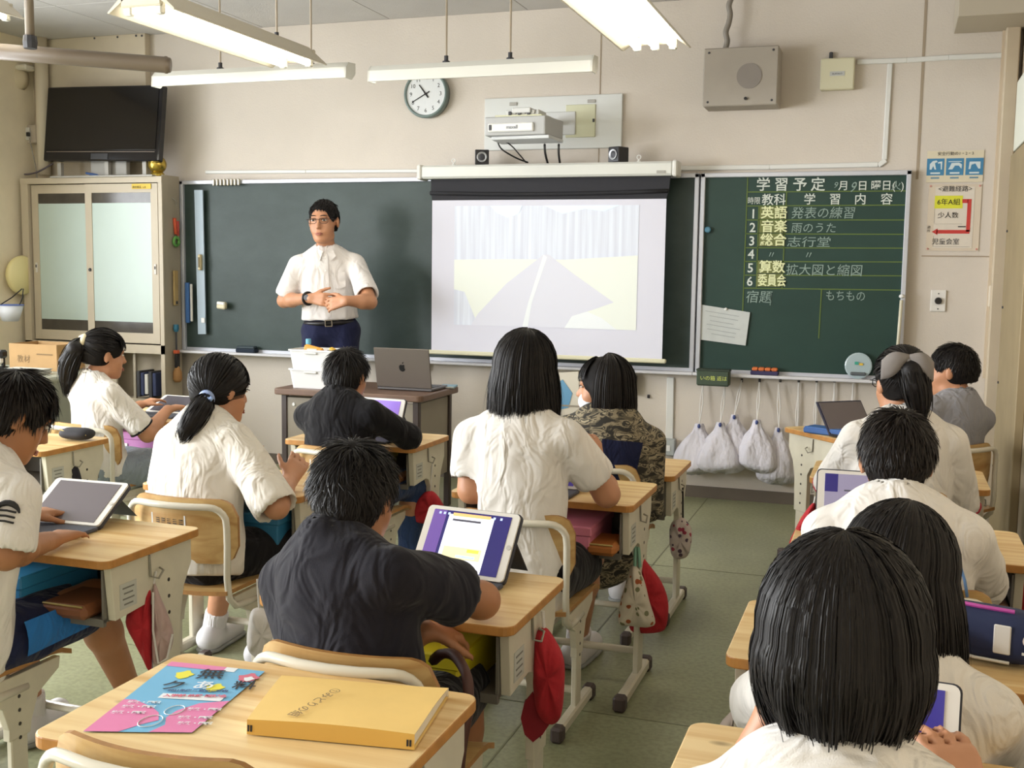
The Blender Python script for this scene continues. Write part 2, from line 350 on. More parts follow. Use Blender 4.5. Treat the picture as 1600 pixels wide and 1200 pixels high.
for (a, b, c, d) in ((390, 178, 1515, 170), (385, 275, 1512, 268), (380, 372, 1508, 372), (375, 468, 1505, 472), (372, 565, 1500, 568), (368, 660, 1496, 664), (365, 755, 1492, 760), (362, 845, 1488, 860),
                     (393, 70, 350, 1190), (663, 180, 630, 845), (470, 275, 452, 845), (905, 855, 885, 1195), (90, 62, 1530, 48)):
    u0, v0 = zp(a, b); u1, v1 = zp(c, d); strip(SB, u0, v0, u1, v1, .006, OLIVE, .001)
def btext(txt, a, b, h, m=CHALK, bold=.0, sx=1, parent=SB, raw=False, off=.002, skew=0, y=None):
    u, v = (a, b) if raw else zp(a, b); p = py(u, v, yb if y is None else y); size = h*(.225 if not raw else 1)/262*1.12
    me = text_mesh(txt, size, 'LEFT', bold*size); me.transform(Matrix(((sx, skew, 0, p[0]-parent.location[0]), (0, 0, -1, p[1]-off-parent.location[1]), (0, 1, 0, p[2]-parent.location[2]), (0, 0, 0, 1))))
    me.materials.clear(); me.materials.append(m); return link('lettering', me, parent)
for t_, a in (('学', 450), ('習', 575), ('予', 703), ('定', 828)): btext(t_, a, 162, 85, bold=.012)
btext('月', 1020, 160, 60, bold=.01); btext('9', 985, 150, 50, CHK, skew=.25); btext('9', 1095, 178, 85, CHK, skew=.3, sx=.8); btext('日', 1152, 160, 60, bold=.01); btext('曜日(', 1245, 160, 62, bold=.01, sx=.95); btext('火', 1385, 160, 58, CHK); btext(')', 1455, 160, 62)
btext('時限', 390, 258, 46, sx=.85); btext('教科', 488, 262, 72, bold=.01)
for t_, a in (('学', 780), ('習', 955), ('内', 1130), ('容', 1312)): btext(t_, a, 258, 70, bold=.008)
CARD = mat('subject_card', hexc('6d7340'), .7); CARDT = mat('subject_text', hexc('dfe3b4'), .7)
for k, (n_, b0, txt, x0, sx) in enumerate(((1, 360, '英語', 483, 1), (2, 455, '音楽', 483, 1), (3, 548, '総合', 478, 1), (4, 640, None, 0, 1), (5, 735, '算数', 470, 1), (6, 828, '委員会', 462, .72))):
    btext(str(n_), 408-5*k, b0, 78, bold=.014)
    if txt:
        a = sl(py(*zp(x0-10, b0+6), yb)); b = sl(py(*zp(x0+160, b0-80), yb))
        MB().box(((a[0]+b[0])/2, a[1]-.004, (a[2]+b[2])/2), (b[0]-a[0], .004, b[2]-a[2]), .001).build('subject_card', CARD, SB)
        btext(txt, x0, b0-6, 78, CARDT, bold=.02, sx=sx, off=.0075)
btext('発表の練習', 690, 355, 74, CHK, skew=.12); btext('雨のうた', 690, 455, 66, CHK, skew=.1); btext('志行堂', 660, 552, 66, CHK, sx=1.3, skew=.1); btext('〃', 525, 635, 55, CHK); btext('〃', 780, 640, 60, CHK)
btext('拡大図と縮図', 655, 748, 74, CHK, skew=.05); btext('宿題', 375, 938, 80, CHK, skew=.1); btext('もちもの', 930, 925, 68, CHK, sx=.85)
strip(SB, *zp(555, 880), *zp(548, 965), .004, CHK, .002)
# things on the boards
def wallthing(name, label, cat, u, v, Y): return thing(name, label, cat, py(u, v, Y))
def flat(name, label, cat, corners, Y, m, th=.003, sub=()):
    P = [py(u, v, Y) for u, v in corners]; c = sum(P)/4
    o = MB().prism([(p[0]-c[0], p[2]-c[2]) for p in P], -th, 0, axis=1).build(name, m); o.location = tuple(c); return tag(o, label, cat)
PAPER = mat('paper', hexc('c4c8c6'), .8, var=.05, vscale=20)
o = flat('paper_notice', 'wrinkled white paper notice held on timetable board', 'paper', ((1096, 476), (1172, 488), (1165, 540), (1090, 530)), D-.045, PAPER)
for k in range(6):
    MB().box((-.01+.01*(k % 2), -.0045, .07-.026*k), (.2-.03*(k % 3), .0012, .003), rot=Matrix.Rotation(.14, 3, 'Y')).build('text_line', mat('faint_print', hexc('9aa0a0'), .9), o)
p = py(1106, 359, D-.05); tag(MB().lathe([(.012, -.012), (.018, -.008), (.018, .008)], 16, axis=1).build('board_magnet', mat('blue_magnet', hexc('4d7f96'), .4), smooth=False), 'small blue round magnet on timetable board', 'magnet').location = tuple(p)
p = py(1134, 483, D-.052); tag(MB().lathe([(.006, -.006), (.009, -.003), (.009, .006)], 12, axis=1).build('board_magnet', WHITE), 'tiny white magnet holding the paper notice', 'magnet').location = tuple(p)
a, b = py(1409, 463, D-.08), py(1402, 548, D-.08)
t = thing('pointer_stick', 'cream pointer stick leaning at right edge of timetable board', 'stick', b); MB().tube([(0, 0, -.03), (a-b)*.93], .009, 8).build('shaft', mat('cream_stick', hexc('d8d3bd'), .5), t, smooth=True); MB().lathe([(.004, -.012), (.014, -.006), (.016, 0), (.012, .008), (.003, .013)], 12, tuple(a-b)).build('tip', WHITE, t, smooth=True)
# long ruler / level, blue folder, eraser, clips
t = wallthing('board_ruler', 'long grey blue chalkboard ruler with central handle hung on board', 'ruler', 316, 410, D-.06)
P = [np.array(py(u, v, D-.06)) for u, v in ((305, 297), (318, 297), (323, 522), (311, 522))]; c = np.array(t.location)
MB().prism([(p_[0]-c[0], p_[2]-c[2]) for p_ in P], -.012, 0, axis=1).build('blade', mat('ruler_blade', hexc('9fb0bd'), .4), t)
MB().box((0, -.025, 0), (.022, .03, .11), .006).build('handle', mat('ruler_handle', hexc('c9b98f'), .5), t); MB().box((0, -.027, 0), (.01, .034, .07)).build('grip_hole', mat('handle_dark', hexc('7a6e50'), .6), t)
MB().box((.01, -.016, -.40), (.03, .006, .035), .003).build('end_plate', WHITE, t)
t = wallthing('chalk_holder', 'narrow blue and white board strip at left of long chalkboard', 'board strip', 297, 473, D-.06)
MB().box((-.012, -.01, 0), (.03, .02, .28), .003).build('blue_strip', mat('blue_strip', hexc('3b66a0'), .5), t); MB().box((.018, -.008, 0), (.016, .014, .26), .003).build('white_strip', OFFW, t)
t = wallthing('magnetic_block', 'cream magnetic block stuck on long chalkboard near teacher', 'block', 349, 478, D-.06)
MB().box((0, -.018, .004), (.07, .035, .05), .008, rot=Matrix.Rotation(.08, 3, 'Y')).build('body', mat('cream_block', hexc('ddd3b4'), .5), t); MB().box((0, -.02, .018), (.062, .036, .022), .005, rot=Matrix.Rotation(.08, 3, 'Y')).build('cap', WHITE, t)
t = wallthing('clip_row', 'row of silver magnet clips on chalkboard top rail', 'clips', 355, 285, D-.065)
for k in range(8): MB().box((-.1+.028*k, -.008, 0), (.016, .02, .045), .004).build('clip', mat('clip_metal', hexc('b8b3a4'), .35, metal=.5), t)
t = wallthing('chalkboard_eraser', 'dark blue felt eraser lying on the chalk tray', 'eraser', 386, 543, D-.075); t.location[2] = ZB+.001
MB().box((0, 0, .014), (.15, .06, .028), .006).build('felt', mat('felt_navy', hexc('222c3a'), .9), t); MB().box((0, 0, .036), (.14, .05, .018), .006).build('handle', mat('eraser_back', hexc('38454c'), .5), t)
t = wallthing('chalkboard_eraser', 'orange topped eraser lying on timetable board tray', 'eraser', 1195, 578, D-.075); t.location[2] = ZB+.001
MB().box((0, 0, .012), (.16, .055, .024), .005).build('felt', mat('felt_purple', hexc('3a3558'), .9), t)
for k in range(4): MB().box((-.055+.037*k, 0, .034), (.034, .045, .02), .005).build('band', mat('eraser_orange', hexc('d0703a'), .5), t)
t = wallthing('round_clip', 'clear round disc clip standing on timetable board tray', 'clip', 1341, 575, D-.07); t.location[2] = ZB+.001
MB().lathe([(.068, -.006), (.075, -.003), (.075, .004)], 24, (0, 0, .075), axis=1).build('disc', mat('clear_disc', hexc('b9cbd0'), .15, alpha=.75), t)
MB().box((0, -.012, .03), (.085, .014, .02), .005).build('bar', mat('disc_bar', hexc('5a6064'), .4), t); MB().box((-.01, -.009, .09), (.02, .004, .016)).build('mark', mat('mark_teal', hexc('3aa08a'), .5), t); MB().box((.015, -.009, .085), (.02, .004, .012)).build('mark', mat('mark_yellow', hexc('d9b43c'), .5), t)
# green holder box under the tray
t = wallthing('chalk_box', 'dark green box with yellow lettering under chalk tray', 'box', 1115, 590, D-.16)
MB().box((0, 0, 0), (.19, .07, .095), .008).build('body', mat('box_green', hexc('3b4a3a'), .5), t); MB().box((0, 0, .045), (.196, .076, .012), .003).build('rim', mat('box_rim', hexc('2f3b30'), .5), t)
text_on('いの箱 返は', .03, wallM(-.075, -.012, -.0362), mat('lime_text', hexc('c9d36a'), .6), t)
# ================================================================ PROJECTION SCREEN
YS = 6.46
t = thing('projector_screen', 'white pull down projection screen showing faint forest picture', 'screen', (-2.03, YS, .8)); ox, oz = -2.03, .8
hs = [py(u, v, YS-.06) for u, v in ((657, 258), (1052, 252), (1052, 274), (657, 279))]
xa, xb = hs[0][0], hs[1][0]; zt, zb = (hs[0][2]+hs[1][2])/2, (hs[2][2]+hs[3][2])/2
MB().box(((xa+xb)/2-ox, 0, (zt+zb)/2-oz), (xb-xa, .12, zt-zb), .012).build('housing', mat('housing_white', hexc('d5d6d0'), .35), t)
for s, x in ((-1, xa), (1, xb)): MB().box((x-ox+s*.01, 0, (zt+zb)/2-oz), (.03, .13, zt-zb+.012), .008).build('end_cap', OFFW, t)
MB().box((xb-ox-.07, -.062, zb-oz+.02), (.05, .004, .016)).build('maker_plate', GREYM, t)
cl = [py(u, v, YS) for u, v in ((672, 279), (1042, 275), (1040, 312), (675, 313))]
sx0, sx1 = py(675, 430, YS)[0], py(1038, 430, YS)[0]; zc = py(850, 312, YS)[2]; zlow = (py(672, 545, YS)[2]+py(1035, 563, YS)[2])/2
MB().prism([(sx0-.01-ox, zb-oz), (sx1+.02-ox, zb-oz), (sx1+.015-ox, zc-oz+.05), (sx1-ox, zc-oz), (sx0-ox, zc-oz), (sx0-.008-ox, zc-oz+.05)], -.004, .004, axis=1).build('black_border', mat('screen_black', hexc('26262c'), .8), t)
MB().tube([(sx0-.01-ox+(sx1-sx0+.02)*k/10, -.012, zc-oz+.045-.012*math.sin(PI*k/10)) for k in range(11)], .012, 8).build('border_fold', mat('screen_black2', hexc('1b1b20'), .8), t, smooth=True)
def lit(name, col, e, extra=None):
    return mat(name, col, .8, emit=col, estr=e)
SCW = lit('screen_canvas', hexc('c9c9d4'), .2)  # canvas glows weakly in place of the projector's light falling on it
MB().box(((sx0+sx1)/2-ox, 0, (zc+zlow)/2-oz), (sx1-sx0, .006, zc-zlow)).build('canvas', SCW, t)
MB().box(((sx0+sx1)/2-ox, 0, zlow-oz-.012), (sx1-sx0+.05, .03, .026), .006).build('bottom_bar', mat('cream_bar', hexc('d9d5b8'), .45), t)
def picture(parent, x0, x1, z0, z1, y):
    # washed-out forest picture, projector light painted as weakly glowing shapes: sky trees, grass, path
    FT = bpy.data.materials.new('picture_trees'); FT.use_nodes = True; N = FT.node_tree.nodes; L = FT.node_tree.links; b = N['Principled BSDF']
    tc = N.new('ShaderNodeTexCoord'); mp = N.new('ShaderNodeMapping'); mp.inputs['Scale'].default_value = (38, 1, 1.2); L.new(tc.outputs['Object'], mp.inputs[0])
    n = N.new('ShaderNodeTexNoise'); n.inputs['Scale'].default_value = 1; n.inputs['Detail'].default_value = 3; L.new(mp.outputs[0], n.inputs[0])
    r = N.new('ShaderNodeValToRGB'); e = r.color_ramp.elements; e[0].position = .38; e[1].position = .7; e[0].color = (*hexc('c6cad6'), 1); e[1].color = (*hexc('d6dce6'), 1); L.new(n.outputs[0], r.inputs[0])
    L.new(r.outputs[0], b.inputs['Base Color']); L.new(r.outputs[0], b.inputs['Emission Color']); b.inputs['Emission Strength'].default_value = .22; b.inputs['Roughness'].default_value = .8
    GR = lit('picture_grass', hexc('d8dcd4'), .24); PA = lit('picture_path', hexc('cdced8'), .21); WH = lit('picture_light', hexc('d9dddf'), .24); BL = lit('picture_sky', hexc('d3e0ea'), .26)
    W, H = x1-x0, z1-z0
    def poly(name, pts, m, k):
        MB().add([(x0+W*a, y-.0008*k, z0+H*c) for a, c in pts], [tuple(range(len(pts)))]).build(name, m, parent)
    poly('picture_area', [(0, 0), (1, 0), (1, 1), (0, 1)], FT, 1)
    poly('picture_area', [(0, .55), (0, .30), (.06, .28), (.14, 0), (1, 0), (1, .6), (.62, .56), (.3, .56)], GR, 2)
    poly('picture_area', [(.5, .6), (.53, .6), (.66, .45), (.88, .22), (.78, .16), (.70, .12), (.62, 0), (.1, 0), (.14, .1), (.3, .36)], PA, 3)
    poly('picture_area', [(.50, .6), (.52, .58), (.44, .2), (.42, 0), (.39, 0), (.42, .2)], WH, 4)
    poly('picture_area', [(.62, 0), (.66, .1), (.74, .14), (.82, .09), (.88, .02), (.9, 0)], WH, 4)
    poly('picture_area', [(.2, 1), (.38, 1), (.36, .93), (.3, .9), (.24, .94)], BL, 4); poly('picture_area', [(.5, 1), (.9, 1), (.82, .95), (.72, .97), (.6, .93)], BL, 4)
pa, pb_ = py(711, 322, YS), py(994, 516, YS)
picture(t, pa[0]-ox, pb_[0]-ox, pb_[2]-oz, pa[2]-oz, -.0045)
# ================================================================ WALL EQUIPMENT
t = wallthing('wall_clock', 'round white wall clock with grey green rim above chalkboard', 'clock', 666, 147, D-.04); R_ = .135
MB().lathe([(R_+.012, .04), (R_+.016, .0), (R_+.012, -.018), (R_, -.02), (R_-.004, -.008), (R_-.02, -.006)], 40, axis=1).build('case', mat('clock_rim', hexc('6f7f7b'), .35), t, smooth=True)
MB().lathe([(R_-.002, -.004), (R_-.002, -.008)], 40, axis=1).build('dial', mat('dial_white', hexc('dcdfe0'), .6), t)
for k in range(1, 13):
    a = PI/2-k*PI/6; s = .036; text_on(str(k), s, wallM(math.cos(a)*.102, math.sin(a)*.102-s*.35, -.009), INK, t, 'CENTER', name='numeral')
def hand(ang, L_, wd, nm):
    a = math.radians(90-ang); d_ = np.array([math.cos(a), math.sin(a)]); n_ = np.array([-d_[1], d_[0]])*wd/2; q = [-d_*.03-n_, d_*L_-n_*.6, d_*L_+n_*.6, -d_*.03+n_]
    MB().prism([tuple(k) for k in q], -.013, -.0105, axis=1).build(nm, INK, t)
hand(322, .072, .010, 'hour_hand'); hand(242, .105, .007, 'minute_hand'); MB().lathe([(.008, -.009), (.008, -.016)], 12, axis=1).build('hub', INK, t)
# projector mounting plate with cover, projector
t = wallthing('mounting_plate', 'white rectangular wall plate behind the projector', 'wall plate', 863, 192, D-.012)
a, b = py(757, 155, D-.012), py(970, 231, D-.012); MB().box((0, 0, 0), (b[0]-a[0], .024, a[2]-b[2]), .003).build('plate', mat('plate_white', hexc('d4d6d3'), .45), t)
a, b = py(888, 164, D-.03), py(926, 214, D-.03); c = py(863, 192, D-.012); MB().box(((a[0]+b[0])/2-c[0]-.0, -.015, (a[2]+b[2])/2-c[2]), (b[0]-a[0]+.03, .012, a[2]-b[2]), .003).build('cover', mat('cover_cream', hexc('c9c9ab'), .5), t); MB().box((b[0]-c[0]+.005, -.024, (a[2]+b[2])/2-c[2]), (.012, .01, .02), .002).build('latch', DKGREY, t)
for k in (-.25, .25): MB().box((k, -.015, .12), (.05, .008, .02), .002).build('slot', GREYM, t)
c = py(818, 200, 6.12); t = thing('projector', 'short throw grey projector on wall arm above the screen', 'projector', c)
PG = mat('projector_grey', hexc('a9aaaa'), .5); PW = mat('projector_white', hexc('d9d9d7'), .4)
MB().prism([(-.19, -.13), (.17, -.13), (.2, .13), (-.2, .13)], -.055, .05).build('body', PG, t, bevel=.008)
MB().box((-.03, -.136, -.012), (.27, .02, .05), .006).build('front_panel', PW, t); text_on('maxell', .026, wallM(-.02, -.02, -.1475), mat('grey_print', hexc('8a8d92'), .6), t, 'CENTER', bold=.001)
MB().box((-.15, -.147, -.012), (.016, .006, .03), .002).build('sensor', DKGREY, t); MB().prism([(-.16, -.10), (.19, -.12), (.2, .13), (-.18, .13)], -.075, -.055).build('underside', mat('projector_light', hexc('bfc2c4'), .45), t, bevel=.004)
MB().box((0, .0, .056), (.28, .2, .012), .003).build('top_edge', mat('top_cream', hexc('d8d8b8'), .5), t)
ar = MB().box((.02, .2, .085), (.11, .62, .03), .004); ar.box((.02, .5, .085), (.3, .03, .14), .004); ar.box((.02, -.02, .07), (.2, .14, .04), .004); ar.build('arm', mat('arm_white', hexc('c9cac8'), .4), t)
for k in range(6): MB().box((-.05+.028*k, -.096, .07+.006*(k % 2)), (.018, .012, .022), .003).build('connector', [DKGREY, GREYM][k % 2], t)
CABLE = mat('cable_black', hexc('1c1b1d'), .5)
def cable(name, label, pts, r=.006, m=CABLE, cat='cable'):
    c = np.array(pts[0]); P = [np.array(p)-c for p in pts]; Q = []
    for i in range(len(P)-1):
        p0, p1, p2, p3 = P[max(0, i-1)], P[i], P[i+1], P[min(len(P)-1, i+2)]
        for k in range(6):
            s = k/6; Q.append(.5*((2*p1)+(-p0+p2)*s+(2*p0-5*p1+4*p2-p3)*s*s+(-p0+3*p1-3*p2+p3)*s**3))
    Q.append(P[-1]); o = MB().tube(Q, r, 6).build(name, m, smooth=True); o.location = tuple(c); return tag(o, label, cat)
cable('projector_cable', 'thin black cable drooping left from projector to screen', [py(776, 215, 6.1), py(783, 232, 6.3), py(805, 246, 6.45), py(825, 254, 6.52)], .005)
cable('projector_cable', 'thin black cable looping from projector beside the drooping one', [py(776, 214, 6.1), py(797, 226, 6.2), py(812, 242, 6.4), py(822, 254, 6.52)], .004)
cable('projector_cable', 'left of two straight black cables below projector', [py(851, 226, 6.2), py(852, 240, 6.4), py(856, 256, 6.53)], .007)
cable('projector_cable', 'right of two straight black cables below projector', [py(873, 226, 6.2), py(873, 240, 6.4), py(875, 256, 6.53)], .007)
zs = zt
for (u0, lab, rz) in ((753, 'black desk speaker with silver cone left on screen housing', .35), (966, 'black desk speaker turned away right on screen housing', -.5)):
    p = py(u0, 255, YS); t = thing('small_speaker', lab, 'speaker', (p[0], YS, zs+.001), rz)
    MB().box((0, 0, .045), (.085, .09, .09), .004).build('cabinet', BLACK, t); MB().lathe([(.03, -.045), (.032, -.05), (.028, -.052), (.022, -.047)], 20, (0, 0, .045), axis=1).build('driver_ring', mat('driver_silver', hexc('a5a7ab'), .3, metal=.5), t, smooth=True); MB().lathe([(.024, -.046), (.01, -.05)], 16, (0, 0, .045), axis=1).build('cone', DKGREY, t)
for u0, lab in ((709, 'small white hook at left of screen housing'), (998, 'small white hook at right of screen housing')):
    p = py(u0, 256, YS); t = thing('screen_hook', lab, 'hook', (p[0], YS, zs+.001)); MB().lathe([(.012, 0), (.012, .006), (.006, .01), (.006, .02)], 10).build('base', WHITE, t); MB().tube([(math.cos(a_)*.012, 0, .03+math.sin(a_)*.012) for a_ in np.linspace(-1.5, 4, 10)], .003, 6).build('ring', WHITE, t)
# loudspeaker box
a, b = py(1100, 76, D-.2), py(1214, 163, D-.2); cx = (a[0]+b[0])/2; cz = (a[2]+b[2])/2
t = thing('wall_loudspeaker', 'grey beige square public address loudspeaker high on wall', 'loudspeaker', (cx, D, cz)); SPK = mat('speaker_box', hexc('a79f94'), .6, var=.05); W_, H_ = b[0]-a[0], a[2]-b[2]
MB().box((0, -.1, 0), (W_, .2, H_), .006).build('box', SPK, t); MB().lathe([(.07, -.2), (.07, -.203)], 32, (.05, 0, .0), axis=1).build('grille', mat('grille', hexc('8e8781'), .8), t); MB().lathe([(.009, -.2), (.009, -.212)], 12, (.035, 0, -.125), axis=1).build('knob', BLACK, t)
for sx in (-1, 1):
    for sz in (-1, 1): MB().lathe([(.007, -.2), (.005, -.204)], 8, (sx*(W_/2-.03), 0, sz*(H_/2-.025)), axis=1).build('screw', DKGREY, t)
a, b = py(1133, 78, D-.1), py(1143, -6, D-.1); P = [a+(b-a)*k/6+np.array([.008*math.sin(k*2.2), 0, 0]) for k in range(7)]
cable('speaker_conduit', 'grey flexible conduit rising from the loudspeaker', P, .017, mat('conduit_grey', hexc('8a847b'), .5), 'conduit')
# access point box and conduits
a, b = py(1283, 92, D-.05), py(1334, 139, D-.05); cx, cz = (a[0]+b[0])/2, (a[2]+b[2])/2
t = thing('wifi_box', 'cream square access point box on upper wall', 'box', (cx, D, cz)); MB().box((0, -.03, 0), (b[0]-a[0], .06, a[2]-b[2]), .006).build('cover', mat('box_cream', hexc('d6d2b6'), .5), t); MB().box((0, -.061, .0), (.08, .002, .025)).build('label_plate', mat('label_grey', hexc('bfc1bf'), .5), t)
text_on('BUFFALO', .013, wallM(0, -.005, -.0625), DKGREY, t, 'CENTER'); MB().box((-.04, -.02, (a[2]-b[2])/2+.02), (.02, .02, .04), .004).build('bracket', DKGREY, t)
RACE = mat('raceway_white', hexc('dcdcd8'), .4)
def race(label, pts, wd=.028):
    P = [py(u, v, D-.008) for u, v in pts]; c = P[0]; m = MB()
    for i in range(len(P)-1):
        d_ = P[i+1]-P[i]; L_ = np.linalg.norm(d_); mid = (P[i]+P[i+1])/2-c; m.box(mid, (L_+(wd*.8 if i % 2 else -wd*.6), .016-.001*(i % 2), wd), .004, rot=Matrix.Rotation(-math.atan2(d_[2], d_[0]), 3, 'Y'))
    o = m.build('cable_raceway', RACE); o.location = tuple(c); tag(o, label, 'conduit')
race('white raceway running right from the access point box', ((1337, 97), (1420, 94), (1480, 90), (1576, 86)))
race('white raceway dropping and turning above timetable board', ((1391, 97), (1382, 252), (1375, 257), (1200, 261), (1062, 263)))
race('cream trim line above the long chalkboard', ((320, 269), (480, 268), (655, 267)), .022)
race('white vertical raceway below the chalk tray', ((1048, 586), (1046, 690)), .045)
t = wallthing('power_outlet', 'grey outlet box at foot of white raceway', 'outlet', 1045, 698, D-.03); MB().box((0, 0, 0), (.08, .06, .1), .005).build('box', mat('outlet_grey', hexc('aeb3b2'), .5), t); MB().box((0, -.032, -.005), (.03, .006, .035), .002).build('socket', WHITE, t)
t = wallthing('tray_control', 'white control box hanging under chalk tray', 'control box', 650, 571, D-.05); MB().box((0, 0, .0), (.12, .06, .05), .006).build('box', OFFW, t); MB().box((-.08, 0, .005), (.025, .05, .05), .004).build('bracket', GREYM, t)
t = wallthing('switch_plate', 'white wall plate with black round knob', 'switch', 1466, 470, D-.006); MB().box((0, 0, 0), (.082, .012, .12), .004).build('plate', mat('plate_wh', hexc('e0ddd8'), .4), t); MB().lathe([(.02, -.006), (.017, -.022)], 20, axis=1).build('knob', BLACK, t); MB().lathe([(.004, -.006), (.003, -.009)], 8, (0, 0, .04), axis=1).build('screw', DKGREY, t); MB().lathe([(.004, -.006), (.003, -.009)], 8, (0, 0, -.045), axis=1).build('screw', DKGREY, t)
t = wallthing('wall_switch_box', 'cream box on wall near the right corner', 'switch box', 1552, 463, D-.03); MB().box((0, 0, 0), (.05, .06, .12), .006).build('box', mat('swbox', hexc('d2c6b3'), .5), t); MB().box((.02, -.005, 0), (.02, .06, .125), .004).build('cover', mat('swbox2', hexc('beb09b'), .5), t)
# posters
t = wallthing('safety_poster', 'cream poster with three blue earthquake safety pictograms', 'poster', 1492, 260, D-.004); a, b = py(1452, 236, D-.004), py(1538, 284, D-.004)
MB().box((0, 0, 0), (b[0]-a[0], .003, a[2]-b[2])).build('sheet', mat('poster_cream', hexc('d7cdb4'), .7), t); text_on('安全行動の1・2・3', .022, wallM(0, .062, -.0045), INK, t, 'CENTER', .0)
BLU = mat('poster_blue', hexc('3f7fa8'), .6); PWH = mat('poster_white', hexc('cdd9dc'), .6)
for k in range(3):
    x = -.098+.1*k-.002; MB().box((x, -.002, -.002), (.09, .002, .092)).build('pictogram', BLU, t)
    if k == 0: q = [[(-.03, -.02), (-.02, -.02), (-.012, .0), (-.004, -.02), (.004, -.02), (-.004, .015), (.01, .022), (.004, .03), (-.016, .026), (-.03, .01)], [(.012, .02), (.034, .024), (.034, -.02), (.028, -.02), (.026, .014), (.012, .012)]]
    elif k == 1: q = [[(-.034, -.02), (-.012, -.02), (.0, .0), (.02, .0), (.034, -.018), (.036, .006), (.02, .016), (-.018, .014), (-.026, -.006)], [(-.034, .024), (.034, .024), (.034, .02), (-.034, .02)]]
    else: q = [[(-.03, -.02), (-.02, -.02), (-.016, .004), (.004, .01), (.02, -.018), (.03, -.018), (.03, .02), (-.026, .02)]]
    for poly in q: MB().prism([(x+c_[0], c_[1]+.004) for c_ in poly], -.0042, -.0032, axis=1).build('figure', PWH, t)
    MB().box((x, -.0035, -.036), (.05, .001, .009)).build('caption', PWH, t); MB().box((x, -.002, -.062), (.045, .001, .008)).build('caption', mat('caption_blue', hexc('5d87a0'), .6), t)
t = wallthing('evacuation_poster', 'laminated evacuation route poster with red arrow', 'poster', 1490, 340, D-.004); a, b = py(1452, 288, D-.004), py(1529, 392, D-.004); W_, H_ = b[0]-a[0], a[2]-b[2]
MB().box((0, 0, 0), (W_, .002, H_)).build('laminate', mat('laminate', hexc('d3c6b4'), .25), t); MB().box((0, -.0015, 0), (W_-.07, .002, H_-.03)).build('sheet', mat('poster_paper', hexc('d8cfc2'), .6), t)
text_on('<避難経路>', .034, wallM(0, .145, -.0050), INK, t, 'CENTER', .0); MB().box((-.03, -.003, .085), (.145, .001, .07)).build('yellow_box', mat('poster_yellow', hexc('d8d838'), .6), t)
text_on('6年A組', .038, wallM(-.03, .072, -.0055), INK, t, 'CENTER', .0); text_on('少人数', .036, wallM(-.03, .0, -.0050), INK, t, 'CENTER', .0); text_on('児童会室', .036, wallM(-.035, -.145, -.0050), INK, t, 'CENTER', .0)
RED = mat('poster_red', hexc('c23a34'), .6)
for (x, z_, w_, h_) in ((.055, .09, .03, .022), (.077, .012, .02, .178), (.0, -.078, .17, .02)): MB().box((x, -.0035, z_), (w_, .001, h_)).build('arrow_bar', RED, t)
MB().prism([(-.11, -.078), (-.08, -.06), (-.08, -.096)], -.004, -.003, axis=1).build('arrow_head', RED, t)
for (x0, z0, x1, z1) in ((-.1, .05, -.1, -.03), (-.1, -.035, .045, -.035), (-.1, -.16, .09, -.16), (-.1, -.1, -.1, -.16)): MB().box(((x0+x1)/2, -.003, (z0+z1)/2), (max(.002, abs(x1-x0)), .001, max(.002, abs(z1-z0)))).build('plan_line', mat('plan_line', hexc('a9a193'), .7), t)
text_on('避', .018, wallM(-.135, -.06, -.0050), INK, t); text_on('所', .018, wallM(-.135, -.08, -.0050), INK, t); MB().box((.045, -.003, -.05), (.04, .001, .006)).build('stair_mark', INK, t)
for sx in (-1, 1):
    for sz in (-1, 1): MB().lathe([(.006, -.001), (.004, -.006)], 8, (sx*(W_/2-.01), 0, sz*(H_/2-.01)), axis=1).build('pin', mat('pin_pink', hexc('c98c84'), .5), t)
# ================================================================ LIGHT FIXTURES
TUBE_ON = mat('tube_lit', (1, .97, .88), .4, emit=(1, .95, .84), estr=15); LAMPW = mat('lamp_white', hexc('e2e1d8'), .4); LAMPB = mat('lamp_beige', hexc('cfc6b2'), .45); RODM = mat('rod_beige', hexc('b8ab98'), .5)
def rods(t, xs, z0, ax=0):
    for k in xs:
        p = (k, 0) if ax == 0 else (0, k)
        MB().tube([(p[0], p[1], z0), (p[0], p[1], CEIL-t.location[2]-.002)], .006, 8).build('hanging_rod', RODM, t); MB().lathe([(.02, 0), (.02, .012), (.011, .016), (.011, .04)], 10, (p[0], p[1], z0)).build('rod_socket', DKGREY, t)
def depth_light(label, X, ya, yb_, Z, tubes=(-.075, .075)):
    ym = (ya+yb_)/2; L_ = yb_-ya; t = thing('ceiling_light', label, 'light', (X, ym, Z), 0, 'hanging fluorescent lamps')
    MB().prism([(-.06, .075), (.06, .075), (.16, -.012), (.165, -.02), (.155, -.02), (.055, .05), (-.055, .05), (-.155, -.02), (-.165, -.02), (-.16, -.012)][::-1], -L_/2, L_/2, axis=1).build('reflector', LAMPB, t)
    for s in (-1, 1): MB().box((0, s*(L_/2-.01), .03), (.2, .02, .06), .006).build('end_plate', LAMPB, t)
    for x in tubes:
        MB().tube([(x, -L_/2+.05, -.01), (x, L_/2-.05, -.01)], .016, 12).build('lamp_tube', TUBE_ON, t, smooth=True)
        for s in (-1, 1): MB().box((x, s*(L_/2-.03), .0), (.036, .035, .06), .006).build('lamp_socket', LAMPW, t)
    rods(t, (-L_*.33, L_*.33), .07, 1)
depth_light('lit twin tube lamp hanging at upper left of photo', -2.98, 3.93, 5.22, 2.42)
depth_light('lit lamp hanging at top centre in front of chalkboard', -1.10, 4.0, 5.25, 2.42, (-.085, 0, .085))
depth_light('lit lamp whose rounded end shows at top left edge', -4.42, 3.4, 4.68, 2.62)
